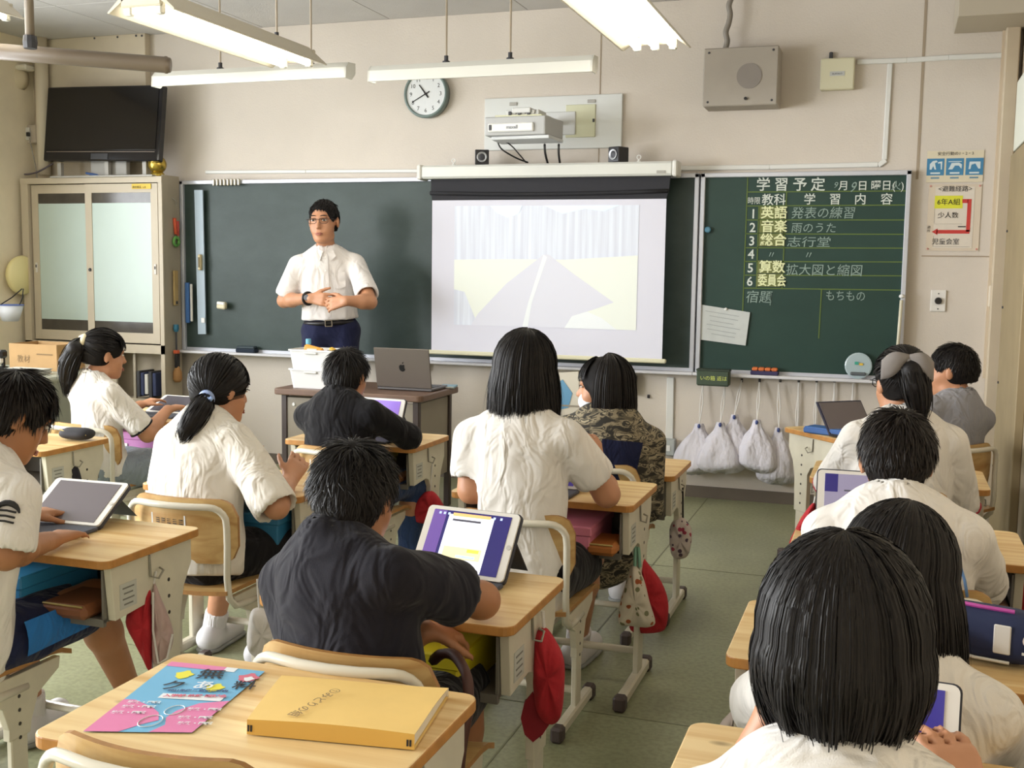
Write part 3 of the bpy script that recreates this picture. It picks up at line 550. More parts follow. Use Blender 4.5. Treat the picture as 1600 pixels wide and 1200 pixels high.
for (ua, ub, v0, lab) in ((250, 549, 121, 'white trough board lamp hanging left of the clock'), (585, 930, 112, 'white trough board lamp hanging in front of the clock')):
    a, b = py(ua, v0+3, 5.4), py(ub, v0-2, 5.4); t = thing('board_lamp', lab, 'light', ((a[0]+b[0])/2, 5.4, (a[2]+b[2])/2), 0, 'trough lamps over the chalkboard'); L_ = b[0]-a[0]
    prof = [(-.075, -.035), (-.07, .02), (-.04, .05), (.03, .055), (.04, .045), (-.03, .038), (-.058, .012), (-.062, -.035)]
    MB().prism(prof[::-1], -L_/2, L_/2, axis=0).build('reflector', LAMPW, t)
    for s in (-1, 1): MB().prism([(-.075, -.035), (-.07, .02), (-.04, .05), (.04, .055), (.04, 0), (0, -.035)][::-1], s*L_/2-.004, s*L_/2+.004, axis=0).build('end_plate', LAMPW, t)
    MB().tube([(-L_/2+.03, -.02, .0), (L_/2-.03, -.02, .0)], .014, 10).build('lamp_tube', mat('tube_board', (1, 1, 1), .4, emit=(1, .97, .9), estr=9), t, smooth=True)
    rods(t, (-L_*.16, L_*.13) if ua > 500 else (-.17*L_, .3*L_), .05)
# brown hanging rail at upper left
a, b = pz(266, 102, 2.36), pz(-60, 76, 2.42); t = thing('hanging_rail', 'brown grey metal rail hanging at upper left corner', 'rail', a); d_ = b-a
BRN = mat('rail_brown', hexc('6a5d4e'), .45); MB().tube([(0, 0, 0), tuple(d_*.02), tuple(d_*.5), tuple(d_)], [.036, .04, .04, .04], 14).build('rail', BRN, t, smooth=True); MB().box(tuple(d_*.02), (.03, .03, .085), .01).build('end_cap', BRN, t)
c = pz(47, 66, 2.42)-a; MB().tube([tuple(c), (c[0], c[1], CEIL-a[2])], .022, 10).build('support_pipe', mat('pipe_brown', hexc('8a7d6d'), .5), t, smooth=True); MB().lathe([(.03, -.03), (.034, 0), (.03, .03)], 10, tuple(c)).build('joint', DKGREY, t)
# small wall fixture below it
c = py(22, 122, 6.45); t = thing('wall_fixture', 'cream half round bracket on left wall below brown rail', 'bracket', c); MB().lathe([(.02, -.06), (.07, -.03), (.09, .0), (.09, .05)], 16, axis=1).build('cup', mat('fixture_cream', hexc('cdbfa2'), .5), t, smooth=True); MB().box((-.05, .02, .07), (.36, .1, .04), .01).build('shelf_bar', mat('fixture_white', hexc('ddd7c8'), .5), t)
# ================================================================ CABINET + TV
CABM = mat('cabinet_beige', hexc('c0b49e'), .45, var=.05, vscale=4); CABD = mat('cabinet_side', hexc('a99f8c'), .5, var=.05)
cx0, cx1 = -5.885, -4.70; yf = 6.385; zt_ = 1.955; W_ = cx1-cx0; dp = D-.065-yf
t = thing('storage_cabinet', 'beige steel cabinet with frosted glass sliding doors under television', 'cabinet', ((cx0+cx1)/2, yf+dp/2, 0))
zs_ = .80
cb = MB(); cb.box((-W_/2+.03, 0, zt_/2), (.06, dp, zt_)).box((W_/2-.015, 0, zt_/2), (.03, dp, zt_)).box((-.0, -.001, zt_-.019), (W_+.002, dp+.004, .04)).box((0, dp/2-.01, zt_/2), (W_, .02, zt_)).box((0, 0, .04), (W_, dp, .08)).box((0, 0, zs_-.02), (W_, dp, .06)).box((0, 0, .42), (W_-.08, dp-.06, .02)).box((0, .05, 1.35), (W_-.08, dp-.12, .02))
cb.build('carcass', CABM, t)
FROST = mat('frosted_glass', hexc('bccdc6'), .35, var=.04, vscale=3); DARKG = mat('clear_glass_dark', hexc('4b463f'), .15, var=.3, vscale=9)
def sdoor(x0, x1, y, label, hx):
    dz0, dz1 = zs_+.02, zt_-.045; w_ = x1-x0; xm = (x0+x1)/2
    d_ = MB(); st = .055
    d_.box((x0+st/2, y, (dz0+dz1)/2), (st, .02, dz1-dz0)).box((x1-st/2, y, (dz0+dz1)/2), (st, .02, dz1-dz0)).box((xm, y, dz1-.03), (w_-2*st, .019, .06)).box((xm, y, dz0+.035), (w_-2*st, .019, .07))
    o = d_.build('sliding_door', CABM, t)
    gz0, gz1 = dz0+.07, dz1-.06
    MB().box((xm, y, (gz0+gz1)/2), (w_-2*st, .006, gz1-gz0)).build('glass_pane', DARKG, o)
    MB().box((xm, y-.004, (gz0+.075+gz1-.07)/2), (w_-2*st, .003, gz1-gz0-.145)).build('frosted_film', FROST, o)
    MB().box((hx, y-.013, 1.33), (.018, .008, .07), .002).build('door_pull', mat('pull_white', hexc('d6d2cb'), .4), o); MB().box((hx, y-.018, 1.34), (.008, .004, .02)).build('pull_slot', DKGREY, o)
    return o
sdoor(-W_/2+.07, .02, -dp/2+.035, 'left', -W_/2+.10); rd = sdoor(-.04, W_/2-.035, -dp/2+.01, 'right', W_/2-.06)
MB().lathe([(.012, -.012), (.009, -.02)], 12, (-.01, -dp/2+.01, 1.32), axis=1).build('lock', DKGREY, rd)
MB().box((W_/2-.16, -dp/2-.004, zt_-.065), (.155, .003, .035)).build('yellow_label', mat('label_yellow', hexc('d9b72a'), .5), t); text_on('教材備品  6-A', .018, wallM(W_/2-.23, zt_-.077, -dp/2-.007), INK, t)
MB().box((-.18, -dp/2+.03, .44), (W_*.60, .02, .66), .004).build('lower_door', CABM, t); MB().box((.31, -dp/2+.05, .44), (.02, .02, .66)).build('divider', CABD, t)
for (z_, h_) in ((.50, .18), (.14, .22)):
    for k in range(5): MB().box((.36+.033*k, 0, z_+h_/2-.055), (.026, .17, h_-.02*(k % 3)), .003).build('stored_book', [DKGREY, mat('bk_navy', hexc('2b3558'), .6), OFFW][k % 3], t)
MB().box((W_/2+.001, 0, 1.0), (.004, dp-.01, zt_-.02)).build('side_panel', CABD, t)
xs = cx1+.012
def sidepos(u, v): return px(u, v, xs)
def hang(label, name, u, v, build):
    p = sidepos(u, v); t_ = thing(name, label, 'hanging tool', p); build(t_); return t_
HK = mat('hook_metal', hexc('8f8a80'), .4)
def b1(t_): MB().tube([(-.01, 0, .02), (.02, 0, 0), (.025, 0, -.015), (.015, 0, -.025)], .004, 6).build('hook', HK, t_)
hang('small metal hook on cabinet side panel', 'side_hook', 271, 314, b1)
def b2(t_):
    MB().tube([(0, 0, .11), (.01, 0, .0)], .012, 8).build('orange_cord', mat('cord_orange', hexc('cf5a3a'), .6), t_, smooth=True); MB().tube([(.012, .02, .09), (.012, .02, -.01)], .01, 8).build('red_cord', mat('cord_red', hexc('b84a42'), .6), t_, smooth=True)
    MB().tube([(.012+.0*a_, math.cos(a_)*.028, -.05+math.sin(a_)*.028) for a_ in np.linspace(0, 6.28, 14)[:-1]], .011, 8, closed=True).build('green_ring', mat('ring_green', hexc('5f9a4a'), .5), t_, smooth=True)
hang('orange and green skipping cord hanging on cabinet side', 'skipping_rope', 273, 366, b2)
def b3(t_): MB().box((.008, 0, 0), (.014, .045, .24), .003).build('stick', mat('stick_tan', hexc('b59a66'), .6, var=.2), t_); MB().box((.016, 0, -.1), (.004, .02, .02)).build('hole', DKGREY, t_)
hang('tan wooden clapper stick hanging on cabinet side', 'wooden_stick', 273, 450, b3)
def b4(t_):
    MB().lathe([(.014, .15), (.02, .17), (.018, .2)], 10, (.015, 0, 0)).build('blue_cap', mat('brush_blue', hexc('2f6f8c'), .5), t_); MB().tube([(.015, 0, .15), (.015, 0, -.02)], .006, 8).build('rod', DKGREY, t_); MB().box((.015, 0, .01), (.03, .04, .025), .004).build('orange_clip', mat('clip_orange', hexc('d0603a'), .5), t_)
    MB().box((.02, 0, -.05), (.02, .045, .1), .006).build('holder', BLACK, t_); MB().lathe([(.012, -.09), (.03, -.13), (.032, -.18), (.02, -.2)], 12, (.02, 0, 0)).build('brush_head', mat('bristle', hexc('a67a4c'), .8), t_, smooth=True)
hang('brush with blue handle hanging low on cabinet side', 'hanging_brush', 273, 552, b4)
# television on a stand on the cabinet
TV = [py(u, v, 6.42) for u, v in ((70, 133), (253, 137), (257, 254), (80, 253))]
t = thing('television', 'black flat television on stand above the cabinet', 'television', ((TV[0][0]+TV[1][0]+TV[2][0]+TV[3][0])/4, 6.42, zt_))
w_ = .5*(TV[1][0]-TV[0][0]+TV[2][0]-TV[3][0]); h_ = .5*(TV[0][2]-TV[3][2]+TV[1][2]-TV[2][2]); zc_ = sum(p[2] for p in TV)/4-zt_
def tilt(m, cz): return m.xf(Matrix.Translation((0, 0, cz)) @ Matrix.Rotation(math.radians(-6), 4, 'X') @ Matrix.Rotation(math.radians(1.2), 4, 'Y'))
tilt(MB().box((0, 0, 0), (w_, .06, h_), .008), zc_).build('bezel', mat('tv_gloss', hexc('121116'), .12), t)
tilt(MB().box((0, -.032, .025), (w_-.05, .004, h_-.1)), zc_).build('screen_glass', mat('tv_screen', hexc('141214'), .08), t)
tilt(MB().box((0, -.031, -h_/2+.03), (.14, .006, .04)), zc_).build('logo_panel', BLACK, t); tilt(MB().box((.0, -.033, -h_/2+.062), (w_-.06, .002, .003)), zc_).build('trim_line', mat('tv_trim', hexc('8a7a6a'), .3), t)
for x in (-.38, .02, .33): MB().box((x, .0, .045), (.03, .03, .12)).build('stand_leg', GREYM, t)
MB().box((0, .05, zc_*.5+.02), (.3, .04, zc_), .004).build('stand_post', GREYM, t); MB().box((0, .02, .006), (.85, .16, .012), .002).build('stand_base', GREYM, t)
c = py(246, 257, 6.32); t = thing('brass_ball', 'shiny brass globe lamp on cabinet corner', 'globe', (py(246, 262, 6.45)[0], 6.45, zt_))
BR = mat('brass', hexc('b39a45'), .22, metal=.8); MB().lathe([(.045, 0), (.05, .01), (.042, .03), (.03, .035)], 20).build('base', BR, t, smooth=True); MB().lathe([(max(.002, .062*math.sin(a_)), .085-.062*math.cos(a_)) for a_ in np.linspace(0.4, PI, 14)], 24).build('ball', BR, t, smooth=True)
cable('blue_cable', 'tangle of blue cable on cabinet top under television', [(-5.4, 6.47, zt_+.012), (-5.3, 6.52, zt_+.03), (-5.25, 6.45, zt_+.012), (-5.35, 6.42, zt_+.035), (-5.2, 6.48, zt_+.012), (-5.12, 6.46, zt_+.012)], .007, mat('cable_blue', hexc('4e6fae'), .5))
for (u, v, lab) in ((24, 211, 'grey outlet box with yellow plug on left wall'), (52, 210, 'grey outlet box with black plug on left wall')):
    c = py(u, v, D-.1); t = thing('wall_outlet', lab, 'outlet', c); MB().box((0, 0, 0), (.1, .06, .13), .005).build('box', mat('outlet_beige', hexc('b7ab9b'), .5), t); MB().box((-.02, -.035, 0), (.05, .02, .09), .004).build('socket', mat('socket_grey', hexc('c6c3bb'), .5), t); MB().box((-.02 if u < 40 else 0, -.05, -.005), (.025, .02, .03), .004).build('plug', mat('plug_y', hexc('d8cf9a'), .5) if u < 40 else BLACK, t)
cable('television_cable', 'dark power cable looping from left outlet to television', [py(23, 220, D-.16), py(20, 245, D-.16), py(32, 270, D-.16), py(55, 270, D-.2), py(82, 256, 6.42)], .006, mat('cord_brown', hexc('5f5660'), .5))
cable('antenna_cord', 'thin grey cord dropping from right outlet behind cabinet', [py(46, 216, D-.16), py(50, 235, D-.16), py(56, 262, D-.16), py(58, 280, D-.16)], .004, mat('cord_grey', hexc('9a938a'), .5))
cable('wall_conduit', 'curved brown conduit rising from left outlet box', [py(37, 200, D-.1), py(35, 170, D-.1), py(28, 148, D-.1), py(15, 135, D-.15), py(-10, 133, D-.2)], .018, mat('conduit_brown', hexc('a2917c'), .5), 'conduit')
cable('wall_conduit', 'straight brown conduit rising from right outlet box', [py(58, 200, D-.1), py(58, 150, D-.1), py(56, 110, D-.1)], .018, mat('conduit_brown2', hexc('ab9a85'), .5), 'conduit')
# ================================================================ LEFT: grey desk, box, papers, pail, round lamp
t = thing('office_desk', 'grey steel office desk in left front corner', 'desk', (-5.05, 5.35, 0)); GD = mat('office_grey', hexc('8f9183'), .5, var=.05)
MB().box((0, 0, .69), (1.0, .65, .035), .012).build('top', mat('office_top', hexc('a3a595'), .45), t); MB().box((.33, 0, .345), (.32, .58, .67), .006).build('drawer_unit', GD, t)
for k in range(3): MB().box((.33, -.295, .13+.2*k), (.29, .015, .18), .004).build('drawer', mat('drawer_grey', hexc('979989'), .5), t)
for sy in (-1, 1): MB().box((-.46, sy*.28, .335), (.04, .04, .67), .005).build('leg', GD, t)
t = thing('cardboard_box', 'open tan cardboard box on grey office desk', 'box', (-4.95, 5.55, .709)); CBX = mat('cardboard', hexc('b08d5e'), .8, var=.08)
for (c_, d2) in (((0, -.12, .08), (.36, .006, .16)), ((0, .12, .08), (.36, .006, .16)), ((-.18, 0, .08), (.006, .24, .16)), ((.18, 0, .08), (.006, .24, .16)), ((0, 0, .004), (.36, .24, .008))): MB().box(c_, d2).build('panel', CBX, t)
text_on('教材', .05, wallM(-.12, .05, -.1245), mat('box_print', hexc('7d6544'), .8), t); MB().box((.09, -.124, .1), (.12, .001, .008)).build('print_line', mat('box_print', (.3, .2, .1)), t)
t = thing('paper_stack', 'stack of grey papers on office desk edge', 'papers', (-4.85, 5.22, .709))
for k in range(6): MB().box((.006*(k % 3), .004*(k % 2), .003+.005*k), (.26, .19, .004), rot=Matrix.Rotation(.04*(k % 3-1), 3, 'Z')).build('sheet', [OFFW, mat('paper_grey', hexc('b9bab0'), .8)][k % 2], t)
t = thing('desk_camera', 'black and white gadget standing beside cardboard box', 'gadget', (-5.2, 5.45, .709)); MB().lathe([(.03, 0), (.03, .01), (.012, .015), (.012, .07)], 12).build('stand', BLACK, t); MB().box((0, -.01, .09), (.05, .06, .05), .012).build('head', BLACK, t); MB().box((-.01, -.02, .05), (.04, .05, .05), .015).build('white_shell', WHITE, t)
c = py(16, 488, 6.0); t = thing('hanging_pail', 'white plastic pail with blue rim hanging at left edge', 'pail', c)
MB().lathe([(.05, -.06), (.085, .05), (.088, .05), (.055, -.055)], 20).build('bucket', mat('pail_white', hexc('dfe3ea'), .45), t, smooth=True); MB().tube([(math.cos(a_)*.087, math.sin(a_)*.087, .05) for a_ in np.linspace(0, 6.28, 21)[:-1]], .004, 6, closed=True).build('rim', mat('rim_blue', hexc('6b7fc0'), .5), t); MB().tube([(-.08, 0, .05), (0, .02, .10), (.06, .05, .16)], .004, 6).build('strap', BLACK, t); MB().tube([(.08, 0, .05), (.08, .03, .1), (.07, .05, .16)], .004, 6).build('strap', BLACK, t)
c = py(29, 430, 6.3); t = thing('round_lamp', 'pale oval disc fixed on left wall beside cabinet', 'disc', (-5.86, 6.35, c[2])); MB().lathe([(.13, -.03), (.14, 0), (.13, .02)], 24, axis=0).build('disc', mat('disc_yellow', hexc('efe3a8'), .4), t, smooth=True); MB().box((-.04, 0, 0), (.05, .05, .05), .005).build('mount', OFFW, t)
# ================================================================ TEACHER TABLE
t = thing('teacher_table', 'brown topped teacher table with grey modesty panel', 'table', (-2.72, 5.37, 0)); TB = mat('table_top', hexc('6e5444'), .4, var=.15, vscale=10); TL = mat('table_leg', hexc('3b2f2c'), .45); TP = mat('table_panel', hexc('8a8172'), .5, var=.06)
t.location = (-2.78, 5.62, 0); ht = .69
MB().prism(rrect(.90, .55, .03), ht-.035, ht).build('tabletop', TB, t, bevel=.006)
for sx in (-1, 1):
    for sy in (-1, 1): MB().box((sx*.40, sy*.22, (ht-.035)/2), (.035, .035, ht-.035), .004).build('leg', TL, t)
MB().box((0, -.225, .42), (.765, .012, .44), .002).build('front_panel', TP, t)
for sx in (-1, 1): MB().box((sx*.40, 0, .42), (.012, .405, .44), .002).build('side_panel', TP, t)
for (x, z_) in ((-.34, .6), (-.20, .6), (.10, .6), (-.34, .24), (.3, .24)): MB().lathe([(.012, -.231), (.008, -.237)], 10, (x, 0, z_), axis=1).build('rivet', OFFW, t)
tz = ht+.001
for k, lab in ((0, 'lower white plastic storage box on teacher table'), (1, 'upper white plastic storage box stacked on teacher table')):
    t = thing('storage_box', lab, 'box', (-3.02, 5.50, tz+k*.107)); w0, w1 = .125-.0*k, .14
    bx = MB(); n_ = 4
    prof = lambda w_, z_, d_: [(x_, y_, z_) for x_, y_ in rrect(2*w_, 2*d_, .02)]
    V = prof(w0, 0, .09)+prof(w1, .1, .1)+prof(w1+.006, .1, .106)+prof(w1+.006, .108, .106)+prof(w1-.006, .108, .094)+prof(w0-.006, .008, .084); m_ = len(rrect(1, 1, .02))
    F = [tuple(range(m_))[::-1]]+[(r*m_+i, r*m_+(i+1) % m_, (r+1)*m_+(i+1) % m_, (r+1)*m_+i) for r in range(5) for i in range(m_)]+[tuple(5*m_+i for i in range(m_))]
    bx.add(V, F).build('bin', mat('bin_white', hexc('dedede'), .4), t); MB().box((0, -.104, .09), (.08, .012, .012), .004).build('lip_handle', OFFW, t)
t = thing('marker_pack', 'orange packet poking out of upper white box', 'packet', (-3.06, 5.50, tz+.14)); MB().box((0, 0, .045), (.12, .03, .09), .01, rot=Matrix.Rotation(.2, 3, 'Y')).build('packet', mat('packet_orange', hexc('d79a3c'), .5), t); MB().box((.0, -.016, .06), (.06, .003, .03)).build('print', OFFW, t)
t = thing('marker_pack', 'yellow packet at right corner of upper white box', 'packet', (-2.93, 5.46, tz+.14)); MB().box((0, 0, .04), (.04, .03, .1), .008, rot=Matrix.Rotation(.4, 3, 'Y')).build('packet', mat('packet_yellow', hexc('dcae3a'), .5), t); MB().box((.0, -.018, .06), (.02, .003, .03)).build('print', INK, t)
c = py(482, 548, 5.72); t = thing('water_bottle', 'clear plastic bottle with light blue cap on teacher table', 'bottle', (c[0], 5.72, tz))
MB().lathe([(.03, 0), (.033, .01), (.033, .12), (.031, .13), (.033, .14), (.033, .165), (.02, .2), (.013, .215), (.013, .225)], 18).build('bottle', mat('bottle_clear', hexc('aebdc0'), .1, alpha=.45), t, smooth=True); MB().lathe([(.016, .222), (.016, .25), (.014, .253)], 16).build('cap', mat('cap_blue', hexc('74b5cf'), .4), t); MB().lathe([(.0335, .06), (.0335, .12)], 18).build('wrapper', mat('wrap_blue', hexc('5f9cc4'), .5), t)
# laptop, lid toward the class
t = thing('laptop', 'space grey laptop open on teacher table with lid toward class', 'laptop', (-2.52, 5.62, tz), .0); LG = mat('laptop_grey', hexc('6d655e'), .38, metal=.3)
MB().box((0, .04, .009), (.33, .23, .016), .004).build('base', mat('laptop_base', hexc('5d5a5a'), .4, metal=.3), t); MB().box((0, .05, .018), (.29, .11, .002)).build('keyboard', BLACK, t)
lid = MB().box((0, 0, .112), (.33, .008, .224), .003); lid.xf(Matrix.Translation((0, -.075, .017)) @ Matrix.Rotation(math.radians(12), 4, 'X')); lid.build('lid', LG, t)
sc_ = MB().box((0, .0055, .115), (.31, .002, .2)); sc_.xf(Matrix.Translation((0, -.075, .017)) @ Matrix.Rotation(math.radians(12), 4, 'X')); sc_.build('display', mat('lap_screen', (.2, .22, .3), .3, emit=(.3, .35, .5), estr=.4), t)
ap = [(math.cos(a_)*(.019+.002*abs(math.sin(a_))), math.sin(a_)*.02+.002*math.cos(2*a_)) for a_ in np.linspace(0, 2*PI, 25)[:-1]]
ap = [((x_ if not (x_ > .011 and abs(y_-.003) < .011) else .0125), y_-(.004 if abs(x_) < .005 and y_ > .012 else 0)) for x_, y_ in ap]
mk = MB().prism(ap, -.0052, -.0043, axis=1, off=(0, 0, .115)); mk.prism([(.001, .022), (.008, .026), (.01, .034), (.003, .03)], -.0052, -.0043, axis=1, off=(0, 0, .115)); mk.xf(Matrix.Translation((0, -.075, .017)) @ Matrix.Rotation(math.radians(12), 4, 'X')); mk.build('emblem', mat('emblem_black', (.01, .01, .012), .2), t)
t = thing('blue_notebook', 'pale blue notebook beside the laptop on teacher table', 'notebook', (-2.385, 5.80, tz), .2); MB().box((.02, 0, .006), (.09, .12, .011), .002).build('cover', mat('nb_blue', hexc('86a9bb'), .6), t); MB().box((.022, 0, .006), (.084, .122, .007)).build('pages', OFFW, t)
# ================================================================ LAUNDRY BAGS on hooks under the tray
BAGM = mat('bag_white', hexc('d9d6df'), .85, var=.04, bump=1.6, bscale=16, stretch=(1, 1, .45)); STRM = mat('string_white', hexc('d9d6d2'), .8)
def noise3(P, f, seed=0):
    rs = np.random.RandomState(seed); out = np.zeros(len(P))
    for k in range(6):
        d_ = rs.randn(3); d_ /= np.linalg.norm(d_); out += np.sin(P@d_*f*(1+.5*rs.rand())+rs.rand()*6.28)
    return out/3
def sackmesh(w_, dpt, h_, seed, neck=.16, lean=0):
    rs = np.random.RandomState(seed); n, m_ = 28, 22; V = []; ph = rs.rand(4)*6
    for j in range(m_+1):
        s = j/m_; z_ = -h_*s
        if s < neck: r = .16+.10*s/neck
        else:
            q = (s-neck)/(1-neck); r = .26+.74*math.sin(min(1, q*1.35)*PI/2)
            if q > .78: r *= math.sqrt(max(.0, 1-((q-.78)/.225)**2))
        for i in range(n):
            a = 2*PI*i/n; fold = 1+(.15*(1-s)*math.cos(9*a+ph[0])+.08*math.cos(5*a+ph[1]+3*s)+.04*math.sin(3*a+ph[2]+5*s))
            V.append((math.cos(a)*w_/2*r*fold+lean*s*s, math.sin(a)*dpt/2*r*fold, z_+.012*math.sin(2*a+ph[3])*s))
    F = [(j*n+i, j*n+(i+1) % n, (j+1)*n+(i+1) % n, (j+1)*n+i) for j in range(m_) for i in range(n)]
    F = [q[::-1] for q in F]+[tuple(range(n)), tuple(m_*n+i for i in range(n))[::-1]]
    return MB().add(V, F)
order = ['first', 'second', 'third', 'fourth', 'fifth']
bags = [((1099, 600), (1093, 662), 740, 75, -.02), ((1133, 605), (1126, 660), 738, 72, .01), ((1159, 594), (1148, 648), 722, 62, .03), ((1187, 597), (1183, 656), 736, 66, .02), ((1217, 600), (1217, 668), 755, 64, .0)]
for k, (hk, top, bot, wpx, lean) in enumerate(bags):
    yb2 = D-.09-.05*(k % 2); h3 = py(*hk, D-.03); tp = py(*top, yb2); bt = py(top[0], bot, yb2)
    t = thing('laundry_bag', '%s white drawstring bag from left hanging below the timetable board' % order[k], 'bag', h3, 0, 'white drawstring bags under the board')
    m_ = sackmesh(wpx/262, .16, tp[2]-bt[2], k+3, lean=lean); m_.v = [(a_+tp[0]-h3[0], b_+tp[1]-h3[1], c_+tp[2]-h3[2]) for a_, b_, c_ in m_.v]; m_.build('sack', BAGM, t, smooth=True)
    q = tp-h3; MB().tube([(0, -.01, 0), tuple(q*.5+np.array([-.008, 0, 0])), tuple(q)], .004, 6).build('drawstring', STRM, t); MB().tube([(0, -.01, 0), tuple(q*.5+np.array([.008, 0, 0])), tuple(q)], .004, 6).build('drawstring', STRM, t)
    MB().lathe([(.006, -.012), (.01, 0), (.006, .012)], 8, tuple(q+np.array([0, -.02, -.012]))).build('cord_stop', mat('stop_navy', hexc('3a4a86'), .5), t)
for k, u in enumerate((1248, 1276, 1304, 1333)):
    h3 = py(u, 598, D-.02); t = thing('cord_strap', 'thin white strap hanging on %s hook right of the drawstring bags' % ['first', 'second', 'third', 'fourth'][k], 'strap', h3, 0, 'loose straps on hooks'); MB().tube([(0, 0, 0), (.006, -.005, -.2), (0, 0, -.32-.05*(k % 2))], .005, 6).build('cord', STRM, t); MB().tube([(.004, 0, 0), (-.008, -.005, -.18), (0, 0, -.3)], .004, 6).build('cord', STRM, t)
for k, u in enumerate((1099, 1133, 1159, 1187, 1219, 1248, 1276, 1304, 1333)):
    h3 = py(u, 596, D-.002); t = thing('wall_hook', 'small dark hook number %s from left on the wall under the timetable board' % ['one', 'two', 'three', 'four', 'five', 'six', 'seven', 'eight', 'nine'][k], 'hook', h3, 0, 'hooks under the timetable board'); MB().tube([(0, 0, .008), (0, -.02, .004), (0, -.028, .012)], .003, 6).build('prong', DKGREY, t); MB().box((0, -.001, .006), (.014, .004, .022), .001).build('base', DKGREY, t)
t = thing('black_pouch', 'black pouch hanging on wall behind masked girl', 'bag', py(984, 600, D-.05)); MB().box((0, 0, -.0), (.085, .05, .12), .012).build('pouch', BLACK, t); MB().tube([(-.03, 0, .06), (-.01, 0, .1), (.02, 0, .09), (.03, 0, .06)], .005, 6).build('strap', BLACK, t); MB().box((0, -.026, -.03), (.02, .003, .01)).build('tag', GREYM, t)
p = py(1013, 621, D-.01); t = thing('wall_hook', 'lone dark hook on wall right of black pouch', 'hook', p); MB().tube([(0, 0, .008), (0, -.02, .0), (0, -.025, .012)], .003, 6).build('prong', DKGREY, t); MB().box((0, .004, .006), (.014, .012, .022), .001).build('base', DKGREY, t)
xb5, _, zt5 = py(888, 582, 4.45); t = thing('picture_board', 'standing picture card with blue map on low desk behind girl', 'card', (xb5, 4.44, .591)); hc_ = (zt5-.591); R4 = Matrix.Rotation(math.radians(-6), 4, 'Y') @ Matrix.Rotation(math.radians(-8), 4, 'X')
m_ = MB().box((0, 0, hc_/2), (.14, .006, hc_), .001); m_.xf(R4); m_.build('card', mat('card_cream', hexc('c8c3b4'), .7), t)
m_ = MB().prism([(-.04, hc_-.16), (.02, hc_-.15), (.04, hc_-.09), (.0, hc_-.03), (-.04, hc_-.05)], -.0045, -.0032, axis=1); m_.xf(R4); m_.build('map_shape', mat('map_blue', hexc('5f93b5'), .7), t)
m_ = MB().add([(-.06, .0, .0), (.06, .0, .0), (.05, .12, .0), (-.05, .12, .0), (-.05, .02, hc_*.6), (.05, .02, hc_*.6)], [(0, 1, 2, 3), (3, 2, 5, 4), (0, 3, 4), (1, 5, 2)]); m_.build('easel_back', mat('card_back', hexc('a39e92'), .8), t)
# ================================================================ DESKS AND CHAIRS
_dc = {}
HOLE = mat('hole_dark', hexc('3a352f'), .7)
def make_desk(H, label, loc, rz):
    if H in _dc: return copy_thing(_dc[H], label, loc, rz)
    t = thing('school_desk', label, 'desk', loc, rz, 'pupil desks'); _dc[H] = t
    MB().prism(rrect(.60, .40, .028, 5), H-.022, H, mis=1).build('desktop', [WOODT, WOODE], t, bevel=.003)
    for s in (-1, 1):
        x = s*.272; z0 = H-.0225
        pts = [(-.165, z0), (.17, z0), (.17, H-.09), (.135, H-.15), (.118, H-.22), (.112, .26), (.022, .26), (.022, H-.20), (.0, H-.165), (-.03, H-.155), (-.15, H-.165)][::-1]
        MB().prism(pts, x-.011, x+.011, axis=0).build('side_panel', CREAM, t, bevel=.002)
        MB().box((x, .067, .15), (.018, .07, .26), .003).build('leg', CREAM, t)
        MB().box((x, .01, .028), (.032, .36, .036), .006).build('foot', CREAM, t)
        for e in (-1, 1): MB().box((x, .01+e*.19, .025), (.04, .045, .05), .008).build('foot_cap', CAPM, t)
        hm = MB()
        for k in range(6): hm.lathe([(.0055, .011), (.0055, .0117)] if s > 0 else [(.0055, -.0117), (.0055, -.011)], 8, (x, .067, .30+.045*k), axis=0)
        hm.build('height_holes', HOLE, t)['kind'] = 'stuff'
        MB().tube([(x+s*.013, -.015, H-.028), (x+s*.016, -.015, H-.085), (x+s*.03, .0, H-.092), (x+s*.03, .02, H-.075), (x+s*.016, .022, H-.07)], .003, 6).build('bag_hook', mat('hook_wire', hexc('8d897d'), .35, metal=.4), t)
    MB().box((.2838, -.10, H-.11), (.0012, .065, .065)).build('sticker', mat('sticker_grey', hexc('b9bab2'), .6), t)
    for k in range(4): MB().box((.2846, -.10, H-.09-.014*k), (.0006, .045-.01*(k % 2), .004)).build('sticker_print', mat('sticker_ink', hexc('77766f'), .7), t)
    b = MB(); zb = H-.165
    b.box((0, 0, zb), (.52, .33, .008)).box((0, .16, zb+.065), (.52, .008, .13)).box((-.257, 0, zb+.065), (.006, .33, .13)).box((.257, 0, zb+.065), (.006, .33, .13)).box((0, -.162, zb-.004), (.52, .012, .02)); b.build('book_shelf', BIN, t)
    MB().tube([(-.265, .10, .10), (.265, .10, .10)], .013, 8).build('crossbar', CREAMT, t, smooth=True)
    return t
_cc = []
